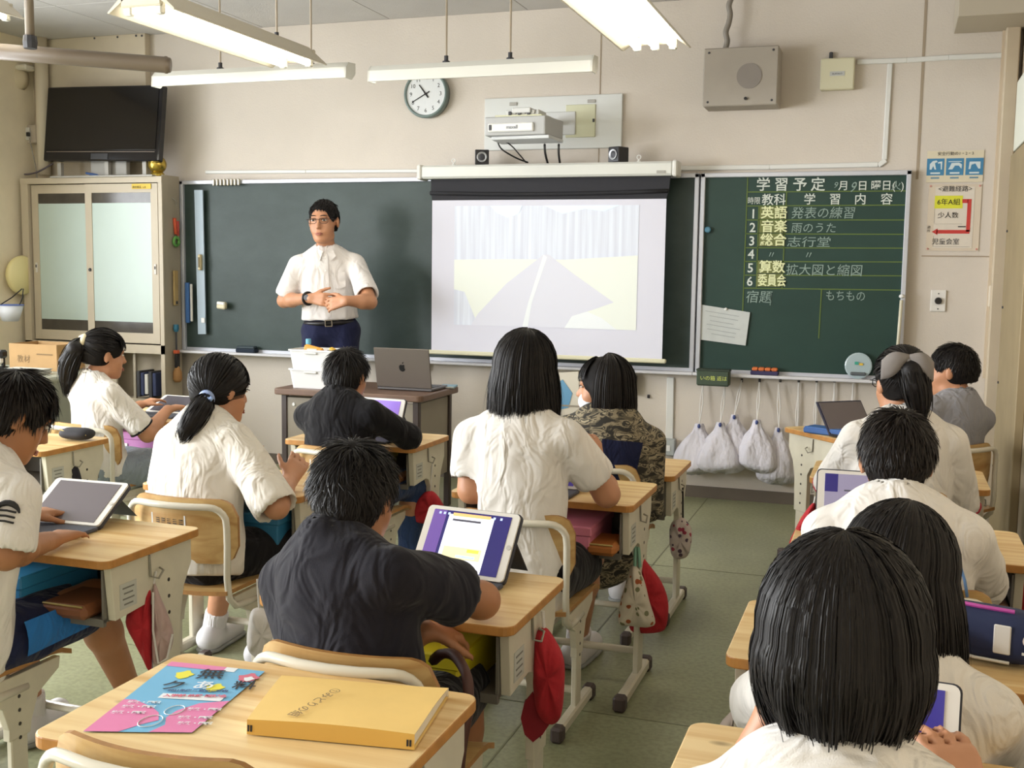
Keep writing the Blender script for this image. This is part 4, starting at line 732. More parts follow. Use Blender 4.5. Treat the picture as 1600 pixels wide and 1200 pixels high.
def make_chair(label, loc, rz):
    if _cc: return copy_thing(_cc[0], label, loc, rz)
    t = thing('school_chair', label, 'chair', loc, rz, 'pupil chairs'); _cc.append(t); hs = .38; top = .665
    def seatf(u, v):
        x = (u-.5)*.36; y = (v-.5)*.37; return x*(1-.06*max(0, .5-v)), y, hs+.012*(abs(u-.5)*2)**2+(-.02*max(0, (v-.8)/.2)**2)
    n = 10; V = [seatf(i/n, j/n) for j in range(n+1) for i in range(n+1)]; Vb = [(x, y, z-.013) for x, y, z in V]; m = MB(); N1 = (n+1)**2
    F = [(j*(n+1)+i, j*(n+1)+i+1, (j+1)*(n+1)+i+1, (j+1)*(n+1)+i) for j in range(n) for i in range(n)]; m.add(V+Vb, F+[tuple(k+N1 for k in q[::-1]) for q in F], 0)
    bd = [i for i in range(n+1)]+[j*(n+1)+n for j in range(1, n+1)]+[n*(n+1)+i for i in range(n-1, -1, -1)]+[j*(n+1) for j in range(n-1, 0, -1)]
    m.f += [(bd[k], bd[k]+N1, bd[(k+1) % len(bd)]+N1, bd[(k+1) % len(bd)]) for k in range(len(bd))]; m.m += [1]*len(bd); m.build('seat', [PLY, PLYE], t, smooth=False)
    # backrest: rounded-rectangle sheet bent in plan
    w_, h_ = .37, .20; zc = top-h_/2; out = rrect(w_, h_, .055, 6)
    def bend(x, z, off): return (x, -.19-off+.045*(abs(x)/.19)**2+.10*(zc-z)*.35, zc+z)
    m = MB(); cols = 12
    # strip fill: for each x column get z range
    xs_ = np.linspace(-w_/2, w_/2, 25)
    def zr(x):
        d_ = abs(x)-(w_/2-.055); return h_/2 if d_ <= 0 else h_/2-.055+math.sqrt(max(0, .055**2-d_**2))
    Vf = []; 
    for x in xs_:
        for k in range(5): z = zr(x)*(k/2-1); Vf.append((x, z))
    A = [bend(x, z, .0) for x, z in Vf]; B = [bend(x, z, .011) for x, z in Vf]; N1 = len(A)
    F = [(i*5+k, (i+1)*5+k, (i+1)*5+k+1, i*5+k+1) for i in range(24) for k in range(4)]
    m.add(A+B, [q[::-1] for q in F]+[tuple(k+N1 for k in q) for q in F], 0)
    bd = [k for k in range(5)]+[i*5+4 for i in range(1, 25)]+[24*5+k for k in (3, 2, 1, 0)]+[i*5 for i in range(23, 0, -1)]
    m.f += [(bd[k], bd[k]+N1, bd[(k+1) % len(bd)]+N1, bd[(k+1) % len(bd)]) for k in range(len(bd))]; m.m += [1]*len(bd); m.build('backrest', [PLY, PLYE], t)
    path = []; hw = .172; r = .05; yb3 = -.213
    def yo(x, z): return yb3+.045*(abs(x)/.19)**2+.10*(zc-(z))*.35
    half = [(hw-.012, .045, hs-.06), (hw-.005, -.06, hs-.055), (hw, -.135, hs-.045), (hw, -.168, hs-.015), (hw, -.178, hs+.05), (hw, yo(hw, hs+.15)-.0, hs+.15), (hw, yo(hw, top-.08), top-.08)]
    for k in range(1, 6): a = k/5*PI/2; x = hw-r+r*math.cos(a); z = top-.018-r+r*math.sin(a); half.append((x, yo(x, z), z))
    half.append((.06, yo(.06, top-.018), top-.018)); half.append((0, yo(0, top-.018), top-.018))
    full = half+[(-x, y, z) for x, y, z in half[-2::-1]]
    MB().tube(full, .0105, 10).build('back_frame', CREAMT, t, smooth=True)
    for s in (-1, 1):
        x = s*.155; pts = [(-.13, hs-.02), (.16, hs-.02), (.155, hs-.05), (.08, hs-.09), (.055, hs-.15), (.05, .2), (-.02, .2), (-.02, hs-.15), (-.04, hs-.09), (-.12, hs-.05)][::-1]
        MB().prism(pts, x-.01, x+.01, axis=0).build('side_panel', CREAM, t, bevel=.002); MB().box((x, .015, .12), (.017, .055, .19), .003).build('leg', CREAM, t); MB().box((x, 0, .028), (.03, .33, .034), .006).build('foot', CREAM, t)
        for e in (-1, 1): MB().box((x, e*.175, .024), (.037, .045, .048), .008).build('foot_cap', CAPM, t)
        hm = MB()
        for k in range(4): hm.lathe([(.005, .01), (.005, .0107)] if s > 0 else [(.005, -.0107), (.005, -.01)], 8, (x, .015, .2+.035*k), axis=0)
        hm.build('height_holes', HOLE, t)['kind'] = 'stuff'
    MB().tube([(-.15, .02, .085), (.15, .02, .085)], .012, 8).build('crossbar', CREAMT, t, smooth=True)
    # paper name strip stuck on the back of the board
    def lb(x, z): p = bend(x, z, .0118); return p
    MB().add([lb(-.1, .045), lb(.03, .045), lb(.03, .005), lb(-.1, .005)], [(0, 1, 2, 3)]).build('name_strip', mat('name_paper', hexc('d8d8d4'), .6), t)
    m = MB(); rs = random.Random(4)
    for k in range(5):
        x = -.08+.022*k
        for q in range(3): x0 = x+rs.uniform(0, .008); z0 = .018+.006*q; m.add([lb(x, z0), lb(x+.014, z0+rs.uniform(-.002, .002)), lb(x+.014, z0+.002), lb(x, z0+.0025)], [(0, 1, 2, 3)])
    m.v = [(a_, b_-.0006, c_) for a_, b_, c_ in m.v]; m.build('name_writing', INK, t)['kind'] = 'stuff'
    return t
DESK = dict(a=(-.935, 1.317, .64, 0, 'empty foreground pine desk with yellow folder and leaflet'), E=(-1.0, 2.07, .64, 0, 'pine desk of boy in dark navy T-shirt'), F=(-1.015, 3.24, .655, 0, 'pine desk of long haired girl at centre'), G=(-1.05, 4.12, .59, 0, 'low pine desk of girl in camouflage jacket'),
            B=(-2.085, 2.18, .64, 0, 'pine desk at left with tilted tablet and blue tray'), C=(-2.04, 3.03, .64, 0, 'pine desk of girl with blue hair tie'), D=(-2.10, 4.05, .64, 0, 'pine desk of boy in black sweatshirt before teacher table'),
            O=(-3.37, 3.40, .64, 0, 'pine desk with black pencil case at far left'), A=(-3.40, 4.29, .64, 0, 'pine desk of girl with cream scrunchie'), H=(.05, 4.03, .64, 0, 'pine desk of girl with grey bow'), J=(.07, 3.0, .64, 0, 'pine desk of boy in white shirt with blue piping'),
            K=(.03, 2.06, .64, 0, 'pine desk at right with navy pencil case'), L=(.023, 1.34, .64, 0, 'pine desk of bob haired girl at bottom right'))
DO = {}
for k, (cx, yn, H, rz, lab) in DESK.items(): DO[k] = make_desk(H, lab, (cx, yn+.2, 0), rz)
DO['I'] = make_desk(.64, 'pine desk turned sideways of boy in grey shirt', (-.104, 5.373, 0), math.radians(41))
CH = dict(A=(-3.34, 4.10, 'chair of girl with cream scrunchie'), B=(-2.15, 2.08, 'chair of pupil at left edge in white logo shirt'), C=(-2.02, 2.97, 'chair with name strip of girl with blue hair tie'), D=(-2.04, 3.985, 'chair of boy in black sweatshirt'), E=(-.93, 1.93, 'chair in front of the foreground desk holding boy in navy T-shirt'),
          F=(-1.015, 3.15, 'chair of long haired girl at centre'), G=(-1.02, 4.04, 'chair of girl in camouflage jacket'), H=(.03, 3.97, 'chair of girl with grey bow'), J=(.07, 2.78, 'chair of boy with blue piping on shirt'), K=(.0, 1.97, 'chair of girl with long hair behind bob haired girl'), a=(-1.0, 1.46, 'chair tucked under the empty foreground desk'), L=(.0, 1.17, 'chair of bob haired girl at bottom right'))
for k, (x, y, lab) in CH.items(): make_chair('plywood and cream tube '+lab, (x, y, 0), 0)
make_chair('plywood and cream tube chair turned sideways under boy in grey shirt', (.20, 5.04, 0), math.radians(43))
# ================================================================ TRAYS in the desks
def tray(label, desk, dx, col, out=.0, w_=.23, h_=.085):
    cx, yn, H = DESK[desk][:3]; t = thing('desk_tray', label, 'tray', (cx+dx, yn+.165-out, H-.16)); m = mat('tray_'+label[:18], hexc(col), .45)
    MB().box((0, 0, h_*.36), (w_-.012, .29, h_*.72), .004).build('box', m, t); MB().box((0, 0, h_*.82), (w_, .3, h_*.34), .004).build('lid', m, t)
    MB().box((.0, -.1485, h_*.36), (.07, .002, .022)).build('name_label', OFFW, t); return t
tray('bright blue plastic tray in left tablet desk', 'B', -.10, '3a93c8', .03, .30, .10); tray('teal blue tray in desk of girl with blue hair tie', 'C', .10, '2b6f96', .03, .27, .10)
tray('yellow plastic tray in desk of navy T-shirt boy', 'E', .08, 'c8b920', .05, .24, .1); tray('pink plastic tray in desk of long haired girl', 'F', .08, 'd27f96', .04, .2, .09); tray('violet pink tray in desk of scrunchie girl', 'A', .0, 'b877ae', .03, .4, .1)
tray('pink tray in desk with navy pencil case', 'K', .12, 'b56f8e', .02, .24, .1); tray('yellow tray in desk of black sweatshirt boy', 'D', -.02, 'b9a722', .0, .22, .1); tray('dark pink tray under foreground desk', 'a', -.08, 'c07a8c', .04, .22, .09); tray('mauve pink tray in left corner of right aisle desk', 'K', -.18, 'c27fb0', .02, .12, .1); tray('red pink tray in low desk by wall', 'G', .16, 'a0505a', .0, .14, .07)
def pouch(label, desk, dx, dy, col, w_=.1):
    cx, yn, H = DESK[desk][:3]; t = thing('leather_pouch', label, 'pouch', (cx+dx, yn+dy, H-.16)); m = mat('pouch_'+label[:16], hexc(col), .6, var=.15)
    MB().box((0, 0, .02), (w_, .16, .038), .012).build('pouch_body', m, t); MB().tube([(-w_/2+.01, -.075, .036), (w_/2-.01, -.075, .036)], .003, 6).build('zip', mat('zip_brass', hexc('b8a468'), .35, metal=.5), t)
pouch('tan leather pouch beside pink tray of centre girl', 'F', .205, .06, 'a9682e'); pouch('brown pouch beside blue tray in left desk', 'B', .16, .08, '7a4a2a', .14); pouch('brown pouch in desk of black sweatshirt boy', 'D', .17, .08, '8a5a34', .12); pouch('brown pouch in low desk by wall', 'G', .22, .03, '8c5838', .05); pouch('brown pouch in desk with navy pencil case', 'K', .24, .07, '80483a', .09)
t = thing('jar_items', 'dark cylinder case lying in shelf of right pupil desk', 'case', (.3, 3.08, .477)); MB().lathe([(.024, -.07), (.026, -.06), (.026, .06), (.024, .07)], 14, (0, 0, .03), axis=1).build('tube', mat('tube_brown', hexc('5a3a28'), .5), t, smooth=True); MB().lathe([(.027, .03), (.027, .07)], 14, (0, 0, .03), axis=1).build('lid', BLACK, t)
# ================================================================ TABLETS
CASE = mat('case_dark', hexc('34353f'), .6); BEZ = mat('tablet_white', hexc('e6e3dc'), .3); KEYB = mat('keyboard_grey', hexc('4a4d58'), .7, bump=.5, bscale=300)
def scr(name, c, e=.55): return mat(name, c, .15, emit=c, estr=e)
def tablet(label, loc, rz, tilt_, screen, extra=None, kb=True, w_=.25, h_=.175):
    t = thing('tablet', label, 'tablet', loc, rz, 'school tablets in keyboard cases'); R4 = Matrix.Translation((0, .0, .008)) @ Matrix.Rotation(-math.radians(90-tilt_), 4, 'X')
    def P(m): return m.xf(R4)
    P(MB().prism(rrect(w_, h_, .012), .002, .012, axis=1, off=(0, 0, h_/2))).build('case_back', CASE, t); P(MB().prism(rrect(w_-.006, h_-.006, .011), -.004, .004, axis=1, off=(0, 0, h_/2))).build('body', BEZ, t)
    o = P(MB().box((0, -.0045, h_/2), (w_-.045, .0015, h_-.025))).build('screen', screen, t)
    if extra:
        for (x, z_, a_, b_, m, k) in extra: P(MB().box((x, -.0054-.0006*k, h_/2+z_), (a_, .0004, b_))).build('screen_panel', m, o)
    P(MB().lathe([(.006, -.0045), (.006, -.0052)], 14, (w_/2-.011, 0, h_/2), axis=1)).build('home_button', mat('home_ring', hexc('c9c6bf'), .3), t)
    ca, sa = math.cos(math.radians(tilt_)), math.sin(math.radians(tilt_)); zt3 = .008+h_*.62*sa; yt3 = h_*.62*ca; yb4 = yt3+.09
    MB().add([(-w_/2+.01, yt3+.012, zt3), (w_/2-.01, yt3+.012, zt3), (w_/2-.01, yb4, .004), (-w_/2+.01, yb4, .004), (-w_/2+.01, yt3+.018, zt3), (w_/2-.01, yt3+.018, zt3), (w_/2-.01, yb4+.006, .0), (-w_/2+.01, yb4+.006, .0)], [(0, 1, 2, 3), (7, 6, 5, 4), (0, 4, 5, 1), (2, 6, 7, 3), (1, 5, 6, 2), (0, 3, 7, 4)]).build('kick_stand', CASE, t)
    if kb: MB().box((0, -.055, .005), (w_, .11, .01), .003).build('keyboard', KEYB, t)
    return t
NAVY = scr('screen_navy', hexc('2a2468'), .5); PURP = scr('screen_purple', hexc('6a4f9c'), .5); SW = scr('screen_white', hexc('e3e6f2'), .75); SY = scr('screen_yellow', hexc('efe4b0'), .7); SYY = scr('screen_lime', hexc('e2d956'), .7); SBL = scr('screen_lblue', hexc('b9c8ea'), .7); SGR = mat('screen_off_grey', hexc('6b6468'), .12); SOR = scr('screen_orange', hexc('efb877'), .7); SIN = mat('screen_ink', (.1, .1, .14), .5)
c = pz(722, 902, .641)
ext = [(-.086, 0, .035, .148, PURP, 0), (.0, -.004, .12, .14, SW, 1), (.0, .066, .1, .008, SOR, 2), (-.01, .052, .075, .005, SIN, 2), (.0, -.03, .1, .03, SY, 2), (.028, -.022, .03, .008, SYY, 3), (.012, -.038, .05, .006, SBL, 3), (.03, -.072, .05, .006, SBL, 2)]
for k in range(5): ext.append((-.085+.012*k if k < 3 else .06+.018*(k-3), .066, .006, .006, SBL, 3))
tablet('tablet with white worksheet on purple screen before navy T-shirt boy', (c[0]-.003, c[1]-.035, .641), math.radians(-6), 55, NAVY, ext)
c = pz(108, 825, .641); tablet('tablet with blank grey screen tilted on left desk', (c[0]-.03, c[1]+.0, .641), math.radians(2), 33, SGR)
c = pz(240, 652, .641); tablet('tablet with dark screen under hand of scrunchie girl', (-3.30, 4.48, .641), math.radians(-2), 22, mat('screen_off2', hexc('55525a'), .15))
c = pz(600, 668, .641); tablet('tablet with purple screen before black sweatshirt boy', (-2.06, 4.21, .641), math.radians(-4), 66, scr('screen_violet', hexc('8a6fc0'), .55))
c = pz(868, 768, .656); tablet('tablet with dark purple screen at long haired girl elbow', (-1.04, 3.37, .656), math.radians(-3), 60, scr('screen_dpurple', hexc('4a3f86'), .45))
tablet('upright tablet with grey page before boy with blue piping', (-.05, 3.16, .641), math.radians(3), 78, scr('screen_gpage', hexc('8f8aa6'), .35), [(-.085, .05, .035, .05, NAVY, 0), (-.085, -.05, .035, .06, PURP, 0), (.02, .03, .14, .004, SIN, 1), (.02, .0, .14, .003, SIN, 1)])
tablet('tablet beside bob haired girl showing purple screen edge', (-.012, 1.53, .641), math.radians(-4), 62, scr('screen_navy2', hexc('3b3580'), .5), [(-.02, .0, .10, .12, PURP, 0)])
t = thing('tablet', 'open dark tablet cover on sideways desk of grey shirt boy', 'tablet', (-.14, 5.18, .641), math.radians(40), 'school tablets in keyboard cases')
m_ = MB().box((0, 0, .09), (.25, .01, .18), .004); m_.xf(Matrix.Rotation(math.radians(-38), 4, 'X')); m_.build('case_back', mat('case_navy', hexc('22223a'), .6), t); MB().box((0, -.06, .006), (.25, .12, .012), .003).build('keyboard', BLACK, t)
m_ = MB().box((0, -.0065, .09), (.23, .003, .16)); m_.xf(Matrix.Rotation(math.radians(-38), 4, 'X')); m_.build('screen', SGR, t)
# ================================================================ THINGS ON DESKS
t = thing('blue_case', 'blue plastic flat case on sideways desk', 'case', (-.245, 5.17, .641), math.radians(-25)); MB().box((0, 0, .014), (.2, .1, .026), .005).build('case', mat('case_blue', hexc('2f5c9e'), .4), t); MB().box((0, 0, .028), (.19, .09, .004), .001).build('lid', mat('case_blue2', hexc('3f6cae'), .4), t)
t = thing('orange_pouch', 'orange pouch before the dark tablet on sideways desk', 'pouch', (-.075, 5.13, .641), .6); MB().box((0, 0, .024), (.07, .05, .046), .012).build('pouch_body', mat('pouch_or', hexc('cf5a30'), .6), t); MB().box((0, -.026, .03), (.05, .004, .004)).build('zip', BLACK, t)
c = pz(122, 684, .66); t = thing('pencil_case', 'black soft pencil case with zip on far left desk', 'pencil case', (-3.10, 3.67, .641), .05)
t.location = (*pz(121, 687, .641)[:2], .641)
PCB = mat('case_black', hexc('2b2a2f'), .8, var=.1)
MB().lathe([(.0 + .055*math.sqrt(max(0, 1-(2*s-1)**4)), -.075+.15*s) for s in np.linspace(.02, .98, 14)], 16, (0, 0, 0), axis=0).xf(Matrix.Diagonal((1, .9, .45, 1))).xf(Matrix.Translation((0, 0, .026))).build('case_body', PCB, t, smooth=True); MB().tube([(-.06, -.03, .044), (0, -.045, .03), (.065, -.03, .026)], .003, 6).build('zip', mat('zip_gold', hexc('a08a50'), .35, metal=.5), t)
t = thing('pencil_case', 'navy pencil case with pink zip and white patch on right desk', 'pencil case', (.19, 2.235, .641), math.radians(-14)); NV = mat('case_navy2', hexc('1f2a4f'), .75, var=.08)
V = []; 
for i, s in enumerate(np.linspace(0, 1, 13)):
    e = math.sqrt(max(.05, 1-abs(2*s-1)**5))
    for k in range(14): a_ = PI*2*k/14; y_ = math.cos(a_); z_ = math.sin(a_); sq = lambda q_: math.copysign(abs(q_)**.6, q_); V.append((-.125+.25*s, sq(y_)*.045*e, .052+sq(z_)*.05*e*(1 if z_ < 0 else 1.0)))
m_ = MB().add(V, [(i*14+k, (i+1)*14+k, (i+1)*14+(k+1) % 14, i*14+(k+1) % 14)[::-1] for i in range(12) for k in range(14)]+[tuple(range(14)), tuple(12*14+k for k in range(14))[::-1]]); m_.build('case_body', NV, t, smooth=True)
MB().tube([(-.12, -.0, .096), (-.06, -.015, .105), (.0, -.02, .104), (.06, -.018, .103)], .004, 6).build('zip', mat('zip_pink', hexc('b84a9c'), .5), t); MB().box((.045, -.046, .055), (.03, .004, .055), .002).build('patch', mat('patch_white', hexc('d8d6d0'), .6), t); MB().lathe([(.012, -.044), (.012, -.049)], 14, (.092, 0, .06), axis=1).build('badge', mat('badge_w', hexc('d9cfca'), .6), t); MB().box((.095, -.0495, .064), (.01, .001, .008)).build('badge_mark', mat('badge_r', hexc('c0483a'), .6), t); MB().box((.09, -.047, .035), (.02, .001, .005)).build('badge_text', OFFW, t); MB().tube([(-.1, -.047, .022), (.0, -.05, .014), (.06, -.05, .014)], .003, 6).build('piping', OFFW, t)
# yellow folder
q = [pz(u, v, .665) for u, v in ((386, 1124), (648, 1148), (701, 1068), (440, 1053))]; c = sum(q)/4; t = thing('yellow_folder', 'thick yellow paper folder on empty foreground desk', 'folder', (c[0], c[1], .641))
e1 = (q[1]-q[0]); e2 = (q[2]-q[1]); FY = mat('folder_yellow', hexc('efcb7c'), .65, var=.05, vscale=12); FS = mat('folder_spine', hexc('d9ac52'), .6)
A0 = (q[0]-c)[:2]; A1 = (q[1]-c)[:2]; A2 = (q[2]-c)[:2]; A3 = (q[3]-c)[:2]
def fol(s, r, z): p = (A0*(1-s)+A1*s)*(1-r)+(A3*(1-s)+A2*s)*r; return (p[0], p[1], z)
V = []; nn = 10
def ztop(s, r): return .024+.004*math.sin(3*s+2*r)-.006*r*(1-s)+.005*r*s*math.sin(4*r)
for j in range(nn+1):
    for i in range(nn+1): V.append(fol(i/nn, j/nn, ztop(i/nn, j/nn)))
F = [(j*(nn+1)+i, j*(nn+1)+i+1, (j+1)*(nn+1)+i+1, (j+1)*(nn+1)+i) for j in range(nn) for i in range(nn)]
MB().add(V, F).build('cover', FY, t, smooth=True)
V2 = [fol(i/nn, 0, ztop(i/nn, 0)) for i in range(nn+1)]+[fol(i/nn, -.012, .001) for i in range(nn+1)]; MB().add(V2, [(i+nn+1, i+nn+2, i+1, i) for i in range(nn)]).build('spine', FS, t)
V3 = [fol(1, j/nn, ztop(1, j/nn)-.0005) for j in range(nn+1)]+[fol(.985, j/nn, .002) for j in range(nn+1)]; MB().add(V3, [(i, i+nn+1, i+nn+2, i+1) for i in range(nn)]).build('pages', mat('pages_white', hexc('e3ddcd'), .8), t)
V4 = [fol(0, 0, 0), fol(1, 0, 0), fol(1, 1, 0), fol(0, 1, 0)]; MB().add([(a_, b_, .001) for a_, b_, _ in V4], [(3, 2, 1, 0)]).build('back_cover', FY, t)
V5 = [fol(0, j/nn, ztop(0, j/nn)) for j in range(nn+1)]+[fol(0, j/nn, .001) for j in range(nn+1)]+[fol(j/nn, 1, ztop(j/nn, 1)) for j in range(nn+1)]+[fol(j/nn, 1, .001) for j in range(nn+1)]; g = nn+1
MB().add(V5, [(i, i+1, i+1+g, i+g) for i in range(nn)]+[(2*g+i, 2*g+i+1, 3*g+i+1, 3*g+i) for i in range(nn)]).build('sheet_edge', mat('pages_white', (.8, .8, .7)), t)
for s0 in (.955, .005):
    for k in (0, 1):
        s1 = s0+.017*k; P4 = [fol(s1, -.0125, .006), fol(s1+.012, -.0125, .006), fol(s1+.012, -.006, .016), fol(s1, -.006, .016)]; MB().add([(a_, b_-.0006, z_) for a_, b_, z_ in P4], [(0, 1, 2, 3)]).build('spine_mark', INK, t)
ang = math.atan2(*(pz(515, 1078, .665)-pz(462, 1108, .665))[[1, 0]]); bp = pz(523, 1080, .666)-np.array([c[0], c[1], .641]); M4 = Matrix.Translation((bp[0], bp[1], .0305)) @ Matrix.Rotation(ang+PI, 4, 'Z'); text_on('①みどりの組', .021, M4, mat('pencil', hexc('8a7350'), .8), t, bold=.0002)
# leaflet
q = [pz(u, v, .642) for u, v in ((130, 1143), (300, 1145), (414, 1049), (268, 1034))]; c = sum(q)/4; t = thing('leaflet', 'blue and pink kanji leaflet on empty foreground desk', 'leaflet', (c[0], c[1], .641)); Q = [(p-c)[:2] for p in q]
def lf(s, r): return (Q[0]*(1-s)+Q[1]*s)*(1-r)+(Q[3]*(1-s)+Q[2]*s)*r
def lpoly(nm, pts, m, k): MB().add([(*lf(a_, b_), .0012+.0004*k) for a_, b_ in pts], [tuple(range(len(pts)))]).build(nm, m, t)
LB = mat('leaf_blue', hexc('6fb4dc'), .5); LP = mat('leaf_pink', hexc('df7fb0'), .5); LW = mat('leaf_white', hexc('e8eef2'), .5); LY = mat('leaf_yellow', hexc('e6df3e'), .5); LR = mat('leaf_red', hexc('d26a80'), .5)
lpoly('sheet', [(0, 0), (1, 0), (1, 1), (0, 1)], LB, 0); lpoly('pink_area', [(0, 0), (.32, 0), (.45, .1), (.56, .16), (.48, .26), (.36, .33), (.12, .42), (0, .42)], LP, 1); lpoly('pink_area', [(.6, 0), (1, 0), (1, .48), (.75, .42), (.62, .30), (.6, .2), (.67, .1)], LP, 1); lpoly('pink_area', [(.0, .93), (.6, .93), (.6, 1), (0, 1)], LP, 1); lpoly('white_area', [(.6, .93), (.72, .93), (.72, 1), (.6, 1)], LW, 1)
lpoly('white_band', [(.30, .46), (.92, .46), (.92, .53), (.30, .53)], LW, 2)
def blob(nm, cx, cy, r, m, k): lpoly(nm, [(cx+r*(1+.2*math.sin(5*a_))*math.cos(a_), cy+.7*r*(1+.2*math.cos(4*a_))*math.sin(a_)) for a_ in np.linspace(0, 6.28, 19)[:-1]], m, k)
blob('yellow_blob', .28, .82, .085, LY, 2); blob('yellow_blob', .72, .66, .085, LY, 2); blob('red_blob', .92, .86, .10, LR, 2); blob('white_blob', .94, .84, .05, LW, 3)
fd = math.atan2(*(q[1]-q[0])[[1, 0]])
def ltxt(s, size, a_, b_, m, k=4): p = lf(a_, b_); text_on(s, size, Matrix.Translation((p[0], p[1], .0016+.0004*k)) @ Matrix.Rotation(fd, 4, 'Z'), m, t, bold=.0006)
ltxt('無', .05, .42, .78, INK); ltxt('料', .042, .88, .66, INK); ltxt('ク', .045, .20, .58, INK); ltxt('あ', .04, .50, .62, LW); ltxt('入学前 体験 説明会', .0125, .34, .475, LR); ltxt('2021年度 教室のご案内', .010, .32, .555, mat('leaf_navy', hexc('2a4a7a'), .5))
for k, (a_, b_) in enumerate(((.08, .30), (.05, .22), (.72, .30), (.72, .18), (.78, .10), (.08, .36))): ltxt('算数・国語', .011, a_, b_, LW)
for (cx, cy, r) in ((.6, .30, .085), (.5, .14, .10)):
    for nm in ('outline',): m_ = MB().tube([(*lf(cx+r*math.cos(a_), cy+r*.8*math.sin(a_)), .0022) for a_ in np.linspace(0, 6.28, 17)[:-1]], .0008, 4, closed=True); m_.build('white_outline', LW, t)
# ================================================================ HANGING CAPS AND BAGS
def puff(name, label, cat, outline, P0, thick, m, group=None, wob=.12, seed=1, extra=None, kind='body'):
    P0 = np.array(P0); n_ = np.array([CAM[0]-P0[0], CAM[1]-P0[1], 0]); n_ /= np.linalg.norm(n_)
    def un(u, v): d = ray(u, v); return CAM+d*(((P0-CAM)@n_)/(d@n_))
    W3 = [un(u, v) for u, v in outline]; c = sum(W3)/len(W3); top = max(W3, key=lambda p: p[2]); t = thing(name, label, cat, top, 0, group); rs = np.random.RandomState(seed)
    # resample outline smoothly
    O = np.array([p-top for p in W3]); k = len(O); Q = []
    for i in range(k):
        p0, p1, p2, p3 = O[i-1], O[i], O[(i+1) % k], O[(i+2) % k]
        for s in (0, .25, .5, .75): Q.append(.5*((2*p1)+(-p0+p2)*s+(2*p0-5*p1+4*p2-p3)*s*s+(-p0+3*p1-3*p2+p3)*s**3))
    Q = np.array(Q); cc = c-top; N1 = len(Q); V = []; rings = [1, .93, .8, .6, .35]; hs_ = [0, .5, .8, .95, 1]
    ph = rs.rand(3)*6
    for sgn in (1, -1):
        for r, h_ in zip(rings, hs_):
            for i, p in enumerate(Q):
                a_ = 2*PI*i/N1; f = 1+wob*math.sin(5*a_+ph[0])*(.3+r)+wob*.6*math.sin(9*a_+ph[1]); V.append(cc+(p-cc)*r+n_*sgn*thick/2*h_*f)
        V.append(cc+n_*sgn*thick/2)
    K = 5*N1+1; F = []
    for s in (0, 1):
        o_ = s*K
        for r in range(4):
            for i in range(N1): F.append((o_+r*N1+i, o_+r*N1+(i+1) % N1, o_+(r+1)*N1+(i+1) % N1, o_+(r+1)*N1+i))
        for i in range(N1): F.append((o_+4*N1+i, o_+4*N1+(i+1) % N1, o_+5*N1))
    me = MB().add(V, F); o = me.build(kind, m, t, smooth=True)
    bm = __import__('bmesh').new(); bm.from_mesh(o.data); __import__('bmesh').ops.remove_doubles(bm, verts=bm.verts, dist=1e-5); __import__('bmesh').ops.recalc_face_normals(bm, faces=bm.faces); bm.to_mesh(o.data); bm.free()
    return t, un, top, n_
REDC = mat('cap_red', hexc('b0202a'), .85, var=.12, vscale=25, bump=.5, bscale=35); REDD = mat('cap_red_dark', hexc('8c1a26'), .85, var=.1, vscale=25)
def side(k, dx=.06, dy=.05): cx, yn, H = DESK[k][:3]; return (cx+.30+dx, yn+.2+dy-.0, H-.1)
def line3(t, top, a, b, r, m, nm): MB().tube([tuple(a-top), tuple((a+b)/2-top), tuple(b-top)], r, 6).build(nm, m, t)
t, un, top, n_ = puff('red_cap', 'red gym cap hanging on desk of black sweatshirt boy', 'cap', ((671, 767), (682, 772), (695, 793), (698, 812), (680, 818), (649, 815), (646, 795), (655, 775)), side('D', .05), .09, REDC, 'red gym caps'); line3(t, top, un(672, 768), un(676, 722), .003, STRM, 'chin_strap')
t, un, top, n_ = puff('red_cap', 'red gym cap hanging on left tablet desk', 'cap', ((236, 915), (237, 950), (238, 1000), (236, 1050), (222, 1028), (208, 1000), (196, 972), (207, 940), (222, 925)), side('B', .04), .07, REDC, 'red gym caps'); line3(t, top, un(236, 916), un(241, 893), .003, STRM, 'chin_strap')
CLEARP = mat('bag_clear_pink', hexc('c9aaa6'), .3, alpha=.7, var=.12, vscale=30); SIL = mat('bag_edge', hexc('d2cdc9'), .4)
t, un, top, n_ = puff('clear_bag', 'translucent pink drawstring bag beside red cap on left desk', 'bag', ((240, 912), (252, 935), (268, 975), (271, 1000), (262, 1025), (248, 1036), (238, 1030), (237, 980)), np.array(side('B', .045))+np.array([.05, .03, 0]), .06, CLEARP); line3(t, top, un(240, 912), un(244, 893), .003, STRM, 'drawstring')
MB().tube([tuple(un(*p)-top+n_*.032) for p in ((240, 920), (240, 980), (248, 1030), (262, 1022), (270, 985))], .003, 6).build('trim_cord', SIL, t)
t, un, top, n_ = puff('red_cap', 'long red gym cap with brim hanging on desk of navy T-shirt boy', 'cap', ((852, 980), (868, 1000), (881, 1030), (882, 1070), (876, 1120), (858, 1132), (838, 1110), (832, 1060), (834, 1010), (836, 990)), side('E', .05), .08, REDC, 'red gym caps'); line3(t, top, un(850, 982), un(848, 955), .004, STRM, 'chin_strap')
br = [un(*p)-top for p in ((833, 1078), (820, 1095), (814, 1120), (820, 1145), (833, 1157), (848, 1145), (858, 1130), (842, 1112))]
m_ = MB(); nb = len(br); m_.add([tuple(p+n_*.01) for p in br]+[tuple(p-n_*.004) for p in br], [tuple(range(nb)), tuple(range(nb, 2*nb))[::-1]]+[(i, i+nb, (i+1) % nb+nb, (i+1) % nb) for i in range(nb)]); m_.build('brim', REDD, t)
